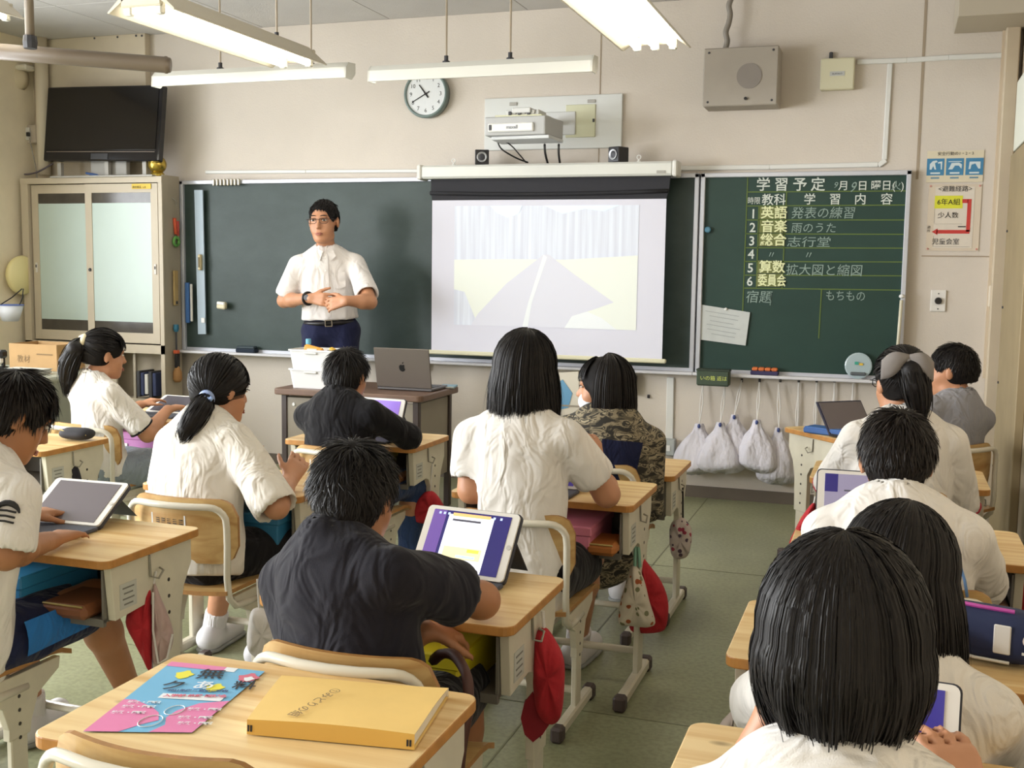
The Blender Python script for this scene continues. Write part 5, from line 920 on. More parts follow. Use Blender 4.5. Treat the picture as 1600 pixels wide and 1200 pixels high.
t, un, top, n_ = puff('red_cap', 'red gym cap hanging behind patterned bag on centre desk', 'cap', ((1004, 872), (1014, 882), (1034, 910), (1044, 940), (1042, 975), (1030, 988), (990, 988), (985, 970), (1010, 940), (1001, 890)), side('F', .05, .09), .07, REDC, 'red gym caps'); line3(t, top, un(1004, 873), un(996, 820), .003, STRM, 'chin_strap')
def print_mat(name, base, dots):
    m = bpy.data.materials.new(name); m.use_nodes = True; N = m.node_tree.nodes; L = m.node_tree.links; b = N['Principled BSDF']; tc = N.new('ShaderNodeTexCoord'); v = N.new('ShaderNodeTexVoronoi'); v.inputs['Scale'].default_value = 42; L.new(tc.outputs['Object'], v.inputs[0])
    r = N.new('ShaderNodeValToRGB'); r.color_ramp.interpolation = 'CONSTANT'; e = r.color_ramp.elements; e[0].position = 0; e[0].color = (*dots[0], 1); e[1].position = .26; e[1].color = (*base, 1); L.new(v.outputs['Distance'], r.inputs[0])
    r2 = N.new('ShaderNodeValToRGB'); r2.color_ramp.interpolation = 'CONSTANT'; r2.color_ramp.elements[0].color = (*dots[0], 1); r2.color_ramp.elements[1].position = .5; r2.color_ramp.elements[1].color = (*dots[1], 1); sp = N.new('ShaderNodeSeparateColor'); L.new(v.outputs['Color'], sp.inputs[0]); L.new(sp.outputs[0], r2.inputs[0])
    lt = N.new('ShaderNodeMath'); lt.operation = 'LESS_THAN'; lt.inputs[1].default_value = .36; L.new(v.outputs['Distance'], lt.inputs[0]); gt = N.new('ShaderNodeMath'); gt.operation = 'GREATER_THAN'; gt.inputs[1].default_value = .3; L.new(sp.outputs[1], gt.inputs[0]); mu = N.new('ShaderNodeMath'); mu.operation = 'MULTIPLY'; L.new(lt.outputs[0], mu.inputs[0]); L.new(gt.outputs[0], mu.inputs[1])
    mx = N.new('ShaderNodeMix'); mx.data_type = 'RGBA'; L.new(mu.outputs[0], mx.inputs[0]); mx.inputs[6].default_value = (*base, 1); L.new(r2.outputs[0], mx.inputs[7]); L.new(mx.outputs[2], b.inputs['Base Color']); b.inputs['Roughness'].default_value = .85; return m
FLOWER = print_mat('flower_cloth', hexc('cfc6b4'), (hexc('a0552e'), hexc('7a7a5a'))); FLOWER2 = print_mat('flower_cloth_red', hexc('c9bcb6'), (hexc('a03a52'), hexc('5a4a58')))
t, un, top, n_ = puff('patterned_bag', 'cream drawstring bag with orange print on centre desk', 'bag', ((994, 884), (1006, 905), (1015, 940), (1024, 973), (1010, 980), (985, 978), (967, 974), (968, 945), (978, 910), (985, 888)), side('F', .075, .03), .08, FLOWER); 
for u in (992, 1000): line3(t, top, un(u, 886), un(994, 812), .006, mat('strap_mint', hexc('86b39d'), .7), 'mint_strap')
t, un, top, n_ = puff('patterned_bag', 'small cream bag with red flowers on low desk by wall', 'bag', ((1060, 808), (1072, 812), (1081, 830), (1078, 860), (1070, 872), (1054, 872), (1047, 858), (1047, 822)), side('G', .06), .07, FLOWER2)
for u in (1060, 1067): line3(t, top, un(u, 810), un(u, 762), .004, BLACK, 'strap')
t, un, top, n_ = puff('patterned_bag', 'pale pink bag corner hanging beside right aisle desk', 'bag', ((1150, 1105), (1153, 1125), (1152, 1160), (1135, 1162), (1122, 1140), (1138, 1118)), (-.315, 2.2, .4), .05, FLOWER2); line3(t, top, un(1150, 1105), un(1158, 1040), .003, STRM, 'strap')
t, un, top, n_ = puff('red_cap', 'red gym cap lying along left side of piping boy desk', 'cap', ((1272, 785), (1275, 800), (1262, 822), (1240, 850), (1233, 848), (1245, 822), (1258, 800)), (-.255, 3.2, .60), .05, REDC, 'red gym caps'); line3(t, top, un(1272, 786), un(1274, 776), .003, STRM, 'chin_strap')
t, un, top, n_ = puff('red_cap', 'red gym cap at right frame edge on piping boy desk', 'cap', ((1590, 905), (1606, 900), (1622, 930), (1620, 975), (1598, 985), (1588, 960)), (.40, 3.2, .45), .06, REDC, 'red gym caps'); line3(t, top, un(1600, 903), un(1602, 885), .003, STRM, 'chin_strap')
t, un, top, n_ = puff('black_case', 'black cord bag hanging on far left desk', 'bag', ((112, 725), (122, 730), (128, 750), (130, 770), (112, 772), (107, 755), (108, 732)), side('O', .03), .05, mat('bag_black', hexc('1d1b24'), .8)); 
for u in (110, 117): line3(t, top, un(u, 728), un(u+1, 712), .003, BLACK, 'strap')
# white slipper bag by girl with blue hair tie, brown strap on navy boy desk
t, un, top, n_ = puff('white_bag', 'crumpled white plastic bag hanging beside left chair', 'bag', ((395, 952), (415, 952), (428, 968), (432, 990), (424, 1024), (398, 1026), (386, 1010), (388, 975)), (-1.72, 2.75, .2), .08, mat('bag_plastic', hexc('d5d0cc'), .5, bump=.8, bscale=18)); line3(t, top, un(405, 953), un(402, 905), .003, STRM, 'handle')
c = pz(712, 1030, .48); STR = mat('strap_brown', hexc('4a2a20'), .6)
P3 = [py(677, 1032, 1.98), py(690, 1022, 1.95), py(708, 1023, 1.93), py(722, 1040, 1.9), py(731, 1065, 1.86), py(731, 1110, 1.84), py(722, 1160, 1.82), py(716, 1215, 1.8)]; cable('brown_strap', 'dark brown leather satchel strap beside foreground desk', P3, .011, STR, 'strap')
# ================================================================ PEOPLE: implicit-surface bodies
def V3(*a): return np.array(a, float)
def nz(v): v = np.array(v, float); return v/(np.linalg.norm(v)+1e-12)
class Field:
    def __init__(s, lo, hi, h):
        s.h = h; s.lo = np.array(lo, float)-3*h; n = np.ceil((np.array(hi)-s.lo)/h).astype(int)+4; s.n = n; s.a = np.ones(n, np.float32)
    def sub(s, lo, hi):
        i0 = np.maximum(0, np.floor((lo-s.lo)/s.h).astype(int)); i1 = np.minimum(s.n, np.ceil((hi-s.lo)/s.h).astype(int)+1)
        if (i1 <= i0).any(): return None, None
        sl_ = tuple(slice(i0[k], i1[k]) for k in range(3)); g = [s.lo[k]+s.h*np.arange(i0[k], i1[k]) for k in range(3)]
        return sl_, (g[0][:, None, None], g[1][None, :, None], g[2][None, None, :])
    def dist(s, pr, G):
        X, Y, Z = G
        if pr[0] == 'c':
            _, a, b, ra, rb, fl = pr[:6]; a = np.array(a, float); b = np.array(b, float)
            px_, py_, pz_ = X-a[0], Y-a[1], Z-a[2]; d = b-a
            if fl is not None:
                f, sc = fl; q = px_*f[0]+py_*f[1]+pz_*f[2]; w_ = q*(1/sc-1); px_, py_, pz_ = px_+f[0]*w_, py_+f[1]*w_, pz_+f[2]*w_; qd = d@f; d = d+f*qd*(1/sc-1)
            L2 = d@d+1e-12; t = np.clip((px_*d[0]+py_*d[1]+pz_*d[2])/L2, 0, 1); r = ra+(rb-ra)*t
            e = np.sqrt((px_-t*d[0])**2+(py_-t*d[1])**2+(pz_-t*d[2])**2)-r
            return e*.8 if fl is not None else e
        _, c, A, rad = pr[:4]; dx, dy, dz = X-c[0], Y-c[1], Z-c[2]; k0 = 0; k1 = 0
        for i in range(3): q = (dx*A[i][0]+dy*A[i][1]+dz*A[i][2]); k0 = k0+(q/rad[i])**2; k1 = k1+(q/rad[i]**2)**2
        k0 = np.sqrt(k0); k1 = np.sqrt(k1)+1e-9; return k0*(k0-1)/k1
    def bounds(s, pr, m):
        if pr[0] == 'c': a, b = np.array(pr[1]), np.array(pr[2]); r = max(pr[3], pr[4])+m; return np.minimum(a, b)-r, np.maximum(a, b)+r
        c = np.array(pr[1]); r = max(pr[3])+m; return c-r, c+r
    def add(s, pr, k=.02, off=0):
        sl_, G = s.sub(*s.bounds(pr, k+2*s.h+max(0, off)))
        if sl_ is None: return s
        d = s.dist(pr, G)-off; a = s.a[sl_]; h = np.maximum(k-np.abs(a-d), 0)/k; s.a[sl_] = np.minimum(a, d)-h*h*k*.25; return s
    def cut(s, pr, k=.006, off=0):
        sl_, G = s.sub(*s.bounds(pr, k+3*s.h+max(0, off)))
        if sl_ is None: return s
        d = -(s.dist(pr, G)-off); a = s.a[sl_]; h = np.maximum(k-np.abs(a-d), 0)/k; s.a[sl_] = np.maximum(a, d)+h*h*k*.25; return s
    def plane(s, p, n, mask=None):                                # keep the side the normal points away from
        g = [s.lo[k]+s.h*np.arange(s.n[k]) for k in range(3)]; d = ((g[0]-p[0])*n[0])[:, None, None]+((g[1]-p[1])*n[1])[None, :, None]+((g[2]-p[2])*n[2])[None, None, :]
        s.a = np.maximum(s.a, d.astype(np.float32)); return s
    def mesh(s, smooth=2):
        a = s.a; neg = a < 0; nx_, ny_, nz_ = a.shape
        c = np.zeros((nx_-1, ny_-1, nz_-1), np.uint8)
        for i in (0, 1):
            for j in (0, 1):
                for k in (0, 1): c += neg[i:nx_-1+i, j:ny_-1+j, k:nz_-1+k]
        act = np.argwhere((c > 0) & (c < 8))
        if len(act) == 0: return np.zeros((0, 3)), np.zeros((0, 4), int)
        idx = -np.ones(c.shape, np.int32); idx[tuple(act.T)] = np.arange(len(act)); P = np.zeros((len(act), 3)); W = np.zeros(len(act))
        cr = [(i, j, k) for i in (0, 1) for j in (0, 1) for k in (0, 1)]
        for p in cr:
            for ax in range(3):
                if p[ax]: continue
                q = list(p); q[ax] = 1
                va = a[act[:, 0]+p[0], act[:, 1]+p[1], act[:, 2]+p[2]]; vb = a[act[:, 0]+q[0], act[:, 1]+q[1], act[:, 2]+q[2]]
                m = (va < 0) != (vb < 0); t = np.where(m, va/(va-vb+1e-12), 0); pos = np.tile(np.array(p, float), (len(act), 1)); pos[:, ax] += t; P += pos*m[:, None]; W += m
        P = act+P/W[:, None]; quads = []
        for ax in range(3):
            b, c_ = (ax+1) % 3, (ax+2) % 3; sa = [slice(None)]*3; sb = [slice(None)]*3; sa[ax] = slice(0, -1); sb[ax] = slice(1, None)
            m = neg[tuple(sa)] != neg[tuple(sb)]; e = np.argwhere(m); e = e[(e[:, b] > 0) & (e[:, c_] > 0) & (e[:, b] < a.shape[b]-1) & (e[:, c_] < a.shape[c_]-1)]
            def cell(db, dc): q = e.copy(); q[:, b] -= db; q[:, c_] -= dc; return idx[tuple(q.T)]
            q = np.stack([cell(1, 1), cell(0, 1), cell(0, 0), cell(1, 0)], 1); fl = ~neg[tuple(e.T)]; q[fl] = q[fl][:, ::-1]; quads.append(q)
        Q = np.concatenate(quads); Q = Q[(Q >= 0).all(1)]
        for _ in range(smooth):
            A = np.zeros_like(P); n = np.zeros(len(P))
            for i in range(4):
                u, v = Q[:, i], Q[:, (i+1) % 4]; n += np.bincount(u, minlength=len(P))+np.bincount(v, minlength=len(P))
                for k in range(3): A[:, k] += np.bincount(u, P[v, k], len(P))+np.bincount(v, P[u, k], len(P))
            P = .4*P+.6*A/np.maximum(n, 1)[:, None]
        return s.lo+P*s.h, Q
def fast_mesh(name, P, Q, mats, parent, origin, smooth=True, mi=None):
    me = bpy.data.meshes.new(name); P = np.asarray(P)-np.asarray(origin); me.vertices.add(len(P)); me.vertices.foreach_set('co', P.astype(np.float32).ravel()); k = Q.shape[1]
    me.loops.add(len(Q)*k); me.loops.foreach_set('vertex_index', Q.astype(np.int32).ravel()); me.polygons.add(len(Q)); me.polygons.foreach_set('loop_start', np.arange(len(Q), dtype=np.int32)*k)
    if not isinstance(mats, (list, tuple)): mats = [mats]
    for m in mats: me.materials.append(m)
    if mi is not None: me.polygons.foreach_set('material_index', mi.astype(np.int32))
    me.polygons.foreach_set('use_smooth', np.ones(len(Q), bool)) if smooth else None
    me.update(calc_edges=True); me.validate(); return link(name, me, parent)
def wobble(P, Q, amp, freq, seed):
    n = np.zeros_like(P); a = P[Q[:, 1]]-P[Q[:, 0]]; b = P[Q[:, 3]]-P[Q[:, 0]]; fn = np.cross(a, b)
    for i in range(4):
        for k in range(3): n[:, k] += np.bincount(Q[:, i], fn[:, k], len(P))
    n /= np.linalg.norm(n, axis=1)[:, None]+1e-12; return P+n*(amp*noise3(P, freq, seed)+.4*amp*noise3(P, freq*2.3, seed+1))[:, None]
def folds(P, Q, u, amp, seed):
    # drapery: ridges that run mostly down the body, broken up by slower noise
    P2 = P-np.outer(P@u, u)*.62; a = noise3(P2, 34, seed); b = noise3(P2, 62, seed+5); m = .5+.5*noise3(P, 9, seed+9); n = np.zeros_like(P); fn = np.cross(P[Q[:, 1]]-P[Q[:, 0]], P[Q[:, 3]]-P[Q[:, 0]])
    for i in range(4):
        for k in range(3): n[:, k] += np.bincount(Q[:, i], fn[:, k], len(P))
    n /= np.linalg.norm(n, axis=1)[:, None]+1e-12; return P+n*(amp*(1-2*np.abs(np.clip(a, -1, 1)))*np.clip(m, .1, 1.2)+.25*amp*b)[:, None]
def strands_mesh(name, paths, r, m, parent, origin, sides=2, cen=None):
    # paths (N,M,3): tapered thin tubes, one mesh
    N_, M_, _ = paths.shape; T = np.gradient(paths, axis=1); T /= np.linalg.norm(T, axis=2, keepdims=True)+1e-9; ref = np.array([.31, .52, .2])
    nrm = paths-cen if cen is not None else np.broadcast_to(ref, paths.shape)
    rs_ = np.random.RandomState(8); nrm = nrm/(np.linalg.norm(nrm, axis=2, keepdims=True)+1e-9)+rs_.randn(N_, 1, 3)*.35
    A = np.cross(T, nrm); A /= np.linalg.norm(A, axis=2, keepdims=True)+1e-9; B = np.cross(T, A); tt = np.linspace(0, 1, M_); rad = (r*np.clip(1.25-tt**3*1.15, .1, 1))[None, :, None]*(np.random.RandomState(5).uniform(.7, 1.3, (N_, 1, 1)))
    V = np.stack([paths+rad*(math.cos(2*PI*k/sides)*A+math.sin(2*PI*k/sides)*B) for k in range(sides)], 2).reshape(-1, 3)
    i = np.arange(N_)[:, None, None]*M_*sides; j = np.arange(M_-1)[None, :, None]*sides; k = np.arange(sides)[None, None, :]; k2 = (k+1) % sides
    Q = np.stack([i+j+k, i+j+k2, i+j+sides+k2, i+j+sides+k], 3)
    Q = (Q[:, :, :1] if sides == 2 else Q).reshape(-1, 4)
    o = fast_mesh(name, V, Q, m, parent, origin); o['kind'] = 'stuff'; return o
# ---------------------------------------------------------------- hair, cloth, skin materials
def hair_mat(name, c):
    m = mat(name, c, .5, spec=.28, var=.35, vscale=60); return m
HAIRBASE = mat('hair_base', (.006, .0045, .0042), .7, spec=.2)
HAIRK = hair_mat('hair_black', (.0075, .0055, .0052)); HAIRB = hair_mat('hair_brown_black', (.0105, .0066, .005))
def cloth(name, hx, bump=.55, sc=22, rough=.85):
    m = mat(name, hexc(hx), rough, var=.04, vscale=10, sheen=.1, spec=.2); N = m.node_tree.nodes; L = m.node_tree.links; b = N['Principled BSDF']; tc = N.new('ShaderNodeTexCoord'); mp = N.new('ShaderNodeMapping'); mp.inputs['Scale'].default_value = (1, 1, .55); L.new(tc.outputs['Object'], mp.inputs[0])
    n1 = N.new('ShaderNodeTexNoise'); n1.inputs['Scale'].default_value = sc*.55; n1.inputs['Detail'].default_value = 2; n1.inputs['Distortion'].default_value = 1.6; L.new(mp.outputs[0], n1.inputs[0]); b1_ = N.new('ShaderNodeBump'); b1_.inputs['Strength'].default_value = min(1, bump*1.3); b1_.inputs['Distance'].default_value = .03; L.new(n1.outputs[0], b1_.inputs['Height'])
    n2 = N.new('ShaderNodeTexNoise'); n2.inputs['Scale'].default_value = 420; L.new(tc.outputs['Object'], n2.inputs[0]); b2_ = N.new('ShaderNodeBump'); b2_.inputs['Strength'].default_value = .25; b2_.inputs['Distance'].default_value = .002; L.new(n2.outputs[0], b2_.inputs['Height']); L.new(b1_.outputs[0], b2_.inputs['Normal']); L.new(b2_.outputs[0], b.inputs['Normal']); return m
SHW = cloth('shirt_white', 'e4e0da'); SHN = cloth('shirt_navy_black', '1b1a23', .6, 18); SHB = cloth('shirt_black', '121115', .6, 18); SHG = cloth('shirt_grey', '8e8e94'); SHC = cloth('shirt_cream', 'e2dcd1')
BLK = cloth('shorts_black', '141317'); NAVYC = cloth('shorts_navy', '1c2140'); DENIM = cloth('denim', '33476e', .5, 40); SKIRTG = cloth('skirt_bluegrey', '8f9aa6', .9, 26); BLUEP = cloth('panel_blue', '2a6fb4'); TROU = cloth('trousers_navy', '1e2240', .4, 14)
SOCK = cloth('sock_white', 'd8d5d6'); SHOE = mat('shoe_white', hexc('cfcdcf'), .6); SOLE = mat('shoe_sole', hexc('8e908c'), .7); LIP = mat('lip', hexc('a5685a'), .5); EYEW = mat('eye_white', hexc('d9d3cc'), .3); IRIS = mat('iris', (.012, .008, .006), .2); BROW = mat('brow', (.015, .011, .01), .8)
SKIND = mat('skin_tan', hexc('a9744f'), .5, var=.1, vscale=14)
def camo():
    m = bpy.data.materials.new('camouflage'); m.use_nodes = True; N = m.node_tree.nodes; L = m.node_tree.links; b = N['Principled BSDF']; tc = N.new('ShaderNodeTexCoord'); mp = N.new('ShaderNodeMapping'); mp.inputs['Scale'].default_value = (1, 1, 2.2); mp.inputs['Rotation'].default_value = (.4, .5, 0); L.new(tc.outputs['Object'], mp.inputs[0])
    n = N.new('ShaderNodeTexNoise'); n.inputs['Scale'].default_value = 17; n.inputs['Detail'].default_value = 3; n.inputs['Distortion'].default_value = 1.2; L.new(mp.outputs[0], n.inputs[0]); r = N.new('ShaderNodeValToRGB'); r.color_ramp.interpolation = 'CONSTANT'; e = r.color_ramp.elements; e[0].position = 0; e[0].color = (*hexc('2a2823'), 1); e[1].position = .44; e[1].color = (*hexc('5b5444'), 1)
    for p_, h_ in ((.50, '8f846c'), (.57, '33302a'), (.64, 'a3997f')): q = e.new(p_); q.color = (*hexc(h_), 1)
    L.new(n.outputs[0], r.inputs[0]); L.new(r.outputs[0], b.inputs['Base Color']); b.inputs['Roughness'].default_value = .8; return m
CAMO = camo()
# ---------------------------------------------------------------- body construction
def ik(S_, W_, l1, l2, pole):
    d = W_-S_; L_ = np.linalg.norm(d); L_c = min(L_, (l1+l2)*.995); d = d/L_; a = (l1*l1-l2*l2+L_c*L_c)/(2*L_c); h = math.sqrt(max(0, l1*l1-a*a)); p = pole-d*(pole@d); p = nz(p); return S_+d*a+p*h
def hand_prims(W_, d, n, thumb, sc=1.0, curl=.5, spread=.06):
    d = nz(d); n = nz(n-d*(n@d)); s_ = np.cross(d, n)*thumb; out = []          # s_ points to thumb side
    K = W_+d*.075*sc
    for q in (-.5, 0, .5): out.append((('c', W_+s_*q*.025*sc, K+s_*q*.050*sc-n*.0, .014*sc, .0125*sc, None), .012))
    for i, (L_, o_) in enumerate(((.062, .5), (.070, .18), (.065, -.16), (.05, -.48))):
        p = K+s_*o_*.058*sc; dd = nz(d+s_*o_*spread*2); ang = curl*.5
        for j, f in enumerate((.45, .3, .25)):
            dd2 = nz(dd*math.cos(ang)+n*math.sin(ang)); q = p+dd2*L_*sc*f; r0 = (.0088-.001*j)*sc; out.append((('c', p, q, r0, r0-.0008*sc, None), .004)); p = q; ang += curl*.75
    p = W_+d*.022*sc+s_*.022*sc; dd = nz(d*.75+s_*.65+n*.25)
    for j, f in enumerate((.034, .028, .022)): q = p+dd*f*sc; out.append((('c', p, q, (.0115-.0015*j)*sc, (.0105-.0015*j)*sc, None), .006)); p = q; dd = nz(dd+d*.25*(j+1)+n*.15)
    return out
def head_prims(Hc, hr, hf, hu, z):
    T = lambda x, y, w_: Hc+z*(x*hr+y*hf+w_*hu); A = (hr, hf, hu); E_ = lambda c, r: ('e', T(*c), A, [z*k for k in r]); C_ = lambda a, b, ra, rb: ('c', T(*a), T(*b), ra*z, rb*z, None)
    add = [(E_((0, -.012, .025), (.075, .093, .087)), .02), (E_((0, .03, -.045), (.056, .058, .07)), .03), (C_((0, .07, -.096), (0, .066, -.092), .02, .02), .025)]
    for s in (-1, 1): add += [(C_((s*.035, .052, -.038), (s*.03, .058, -.055), .026, .022), .02), (C_((s*.04, .015, -.085), (s*.02, .06, -.1), .018, .016), .025)]
    add += [(E_((0, .079, .02), (.046, .014, .012)), .015), (C_((0, .087, .004), (0, .105, -.032), .007, .0105), .012), (C_((-.009, .096, -.036), (.009, .096, -.036), .007, .007), .008), (E_((0, .088, -.064), (.021, .011, .006)), .006), (E_((0, .086, -.075), (.018, .011, .006)), .006)]
    for s in (-1, 1):
        c = T(s*.077, -.008, -.012); ax = (nz(hr*s+hf*.35*0-hf*.3), nz(hf+hr*s*.3), hu); add += [(('e', c, ax, [.009*z, .019*z, .031*z]), .006)]
    cuts = [(C_((s*.031, .094, .004), (s*.031, .096, .002), .0115, .0115), .012) for s in (-1, 1)]
    return add, cuts, T
class Person: pass
def torso_dirs(N_, P_, yaw):
    u = nz(N_-P_); f0 = V3(-math.sin(yaw), math.cos(yaw), 0); f = nz(f0-u*(f0@u)); r = np.cross(f, u); return r, f, u
def build_person(label, head, hyaw, hpitch, hroll, pelvis, yaw, s=1.0, hs=.93, arms=(), knees=None, ankles=None, shirt=SHW, shirt_len=.07, sleeve='short', loose=.018, bottoms=BLK, bottom_len=.75, skin=SKIN, hair='short', hargs=None, shoes=True, collar=None, grid=.0075, neck_off=None, name='person', skirt=False, sw=1.0, coat=0, hairm=HAIRK, nd=.088, nb=.03):
    H = V3(*head); P_ = V3(*pelvis); root = thing(name, label, 'person', (P_[0], P_[1], 0)); O = V3(P_[0], P_[1], 0)
    cy_, sy_ = math.cos(hyaw), math.sin(hyaw); hf = V3(-sy_*math.cos(hpitch), cy_*math.cos(hpitch), -math.sin(hpitch)); r0 = V3(cy_, sy_, 0); u0 = np.cross(r0, hf); hr = math.cos(hroll)*r0+math.sin(hroll)*u0; hu = np.cross(hr, hf)
    f_b = V3(-math.sin(yaw), math.cos(yaw), 0)
    N_ = (H-hu*nd*hs-hf*.022*hs-V3(0, 0, .022*s)-f_b*nb) if neck_off is None else H+V3(*neck_off)
    r, f, u = torso_dirs(N_, P_, yaw); L_ = np.linalg.norm(N_-P_); fl = (f, .68)
    q = Person(); q.root, q.O, q.H, q.hr, q.hf, q.hu, q.N, q.P, q.r, q.f, q.u, q.hs = root, O, H, hr, hf, hu, N_, P_, r, f, u, hs
    tor = [(('c', P_-r*.05*s, P_+r*.05*s, .082*s, .082*s, None), .025), (('c', P_, P_+u*L_*.5, .108*s*sw, .102*s*sw, fl), .03), (('c', P_+u*L_*.5, P_+u*(L_-.11*s), .105*s*sw, .112*s*sw, fl), .03), (('c', N_-u*.03*s, N_-u*.076*s+r*.115*s*sw, .044*s, .043*s, None), .025), (('c', N_-u*.03*s, N_-u*.076*s-r*.115*s*sw, .044*s, .043*s, None), .025), (('c', N_-u*.07*s, N_-u*.0, .066*s, .04*s, None), .03)]
    F = [('c', N_-u*.02, H-hu*.06*hs-hf*.012*hs, .048*s, .045*hs, None)]
    sh = {}; el = {}; wr = {}; hd = {}
    l1, l2 = .255*s, .225*s
    for i, sd in enumerate((-1, 1)):
        A = arms[i]; S_ = N_-u*.08*s+r*sd*.140*s*sw; W_ = V3(*A['w']); pole = V3(*A.get('pole', (r*sd*.7-V3(0, 0, 1)-f*.2)))
        dd = W_-S_; D_ = np.linalg.norm(dd); mx = (l1+l2)*.99
        if D_ > mx: W_ = S_+dd/D_*mx
        E_ = V3(*A['e']) if 'e' in A else ik(S_, W_, l1, l2, pole); sh[sd], el[sd], wr[sd] = S_, E_, W_
        hd[sd] = hand_prims(W_, V3(*A['d']) if 'd' in A else nz(W_-E_), V3(*A.get('n', (0, 0, -1))), A.get('t', 1 if sd > 0 else -1), s*A.get('hsz', 1.0), A.get('curl', .45))
    if knees is None: knees = [P_+r*sd*.10*s+f_b*.36*s+V3(0, 0, -.02) for sd in (-1, 1)]
    knees = [V3(*k) for k in knees]
    if ankles is None: ankles = [k-V3(0, 0, k[2]-.085)-f_b*.03 for k in knees]
    ankles = [V3(*a) for a in ankles]; toes = []
    lo = np.minimum.reduce([H-.16, P_-.2]+[wr[k]-.17 for k in wr]+[el[k]-.08 for k in el]+[k-.1 for k in knees]+[a-.22 for a in ankles]); hi = np.maximum.reduce([H+.16, P_+.2]+[wr[k]+.17 for k in wr]+[el[k]+.08 for k in el]+[k+.1 for k in knees]+[a+.22 for a in ankles])
    B = Field(lo, hi, grid)
    for pr, k in tor: B.add(pr, k, -.006)
    B.add(F[0], .03)
    for sd in (-1, 1):
        B.add(('c', sh[sd], el[sd], .044*s, .036*s, None), .03); B.add(('c', el[sd], el[sd]*.7+wr[sd]*.3, .035*s, .037*s, None), .02); B.add(('c', el[sd]*.7+wr[sd]*.3, wr[sd], .036*s, .024*s, None), .02)
        for pr, k in hd[sd]: B.add(pr, k)
        i = 0 if sd < 0 else 1; hip = P_+r*sd*.072*s-u*.01; kn, an = knees[i], ankles[i]; toe = nz(V3(kn[0]-hip[0], kn[1]-hip[1], 0)); toes.append(toe)
        B.add(('c', hip, kn, .076*s, .05*s, None), .03); cf = kn*.7+an*.3-toe*.012; B.add(('c', kn, cf, .047*s, .049*s, None), .02); B.add(('c', cf, an, .048*s, .031*s, None), .02); B.add(('c', an-V3(0, 0, .03)-toe*.02, an-V3(0, 0, .045)+toe*.11*s, .033*s, .026*s, None), .02)
    ha, hc, T = head_prims(H, hr, hf, hu, hs)
    for pr, k in ha: B.add(pr, k*hs)
    for pr, k in hc: B.cut(pr, k*hs)
    q.T = T; Pm, Qm = B.mesh(2); fast_mesh('body', Pm, Qm, skin, root, O)
    # shirt
    sl_ = {'tee': .62, 'short': .78, 'half': .95, 'long': 2.0}[sleeve]
    lo2 = np.minimum.reduce([P_-.3, N_-.25]+[el[k]-.12 for k in el]+([wr[k]-.1 for k in wr] if sl_ > 1 else [])); hi2 = np.maximum.reduce([P_+.3, N_+.25]+[el[k]+.12 for k in el]+([wr[k]+.1 for k in wr] if sl_ > 1 else []))
    lo2[2] = min(lo2[2], P_[2]-shirt_len-.1-coat)
    C = Field(lo2, hi2, .0085)
    for i_, (pr, k) in enumerate(tor): C.add(pr, k, loose if pr[1] is not None and i_ < 3 else .008)
    C.add(('c', P_-u*(shirt_len+.03), P_+u*L_*.45, .122*s*sw+loose*.8, .104*s*sw+loose, (f, .72)), .03)
    if coat: C.add(('c', P_-V3(0, 0, coat)+f*.02, P_, .15*s, .14*s, (f, .8)), .05)
    C.add(('c', N_-u*.05, N_+nz(H-N_)*.004, .06*s, .051*s, None), .02)
    if not coat: C.plane(P_-u*shirt_len, -u)
    for sd in (-1, 1):
        if sl_ < 1: e_ = sh[sd]+(el[sd]-sh[sd])*sl_; C.add(('c', sh[sd], e_, .046*s+loose*.3, .05*s+loose*.6, None), .025); dd = nz(el[sd]-sh[sd]); 
        else:
            C.add(('c', sh[sd], el[sd], .047*s+loose*.4, .042*s+loose*.5, None), .025); C.add(('c', el[sd], wr[sd], .042*s+loose*.5, .03*s+loose*.4, None), .02)
    for sd in (-1, 1):
        if sl_ < 1:
            dd = nz(el[sd]-sh[sd]); e_ = sh[sd]+(el[sd]-sh[sd])*sl_; rr = .05*s+loose*.6
            C.cut(('c', e_+dd*(rr*1.05+.012), e_+dd*(rr*1.6+.03), rr*1.25, rr*1.3, None), .004); C.cut(('c', e_-dd*.03, el[sd], .040*s+loose*.25, .044*s+loose*.3, None), .004)
            q.__dict__.setdefault('cuff', {})[sd] = (e_, dd, rr)
    C.cut(('c', N_+nz(H-N_)*.0, H, .049*s, .049*s, None), .004)
    Ps, Qs = C.mesh(2); Ps = folds(Ps, Qs, u, .004, int(abs(H[0])*100)); q.shirt = fast_mesh('shirt' if not coat else 'jacket', Ps, Qs, shirt, root, O)
    # bottoms
    pts = [P_-.25, P_+.25]+[k-.15 for k in knees]+[k+.15 for k in knees]+([a-.15 for a in ankles]+[a+.15 for a in ankles] if bottom_len > 1 else [])
    G_ = Field(np.minimum.reduce(pts), np.maximum.reduce(pts), .009); G_.add(('c', P_-r*.05*s, P_+r*.05*s, .092*s, .092*s, None), .025); G_.add(('c', P_, P_+u*.10, .114*s*sw, .110*s*sw, fl), .025)
    for i, sd in enumerate((-1, 1)):
        hip = P_+r*sd*.072*s-u*.01; kn = knees[i]; t_ = min(1, bottom_len); G_.add(('c', hip, hip+(kn-hip)*t_, .084*s, (.066 if t_ < 1 else .058)*s+(.010 if t_ < 1 else 0), None), .025)
        if bottom_len > 1: G_.add(('c', kn, ankles[i], .06*s, .05*s, None), .03)
        if bottom_len < 1: dd = nz(kn-hip); e_ = hip+(kn-hip)*t_; G_.cut(('c', e_+dd*.095*s, e_+dd*.2, .10*s, .1*s, None), .004)
    if skirt: G_.add(('c', (knees[0]+P_)/2, (knees[1]+P_)/2, .085*s, .085*s, None), .05)
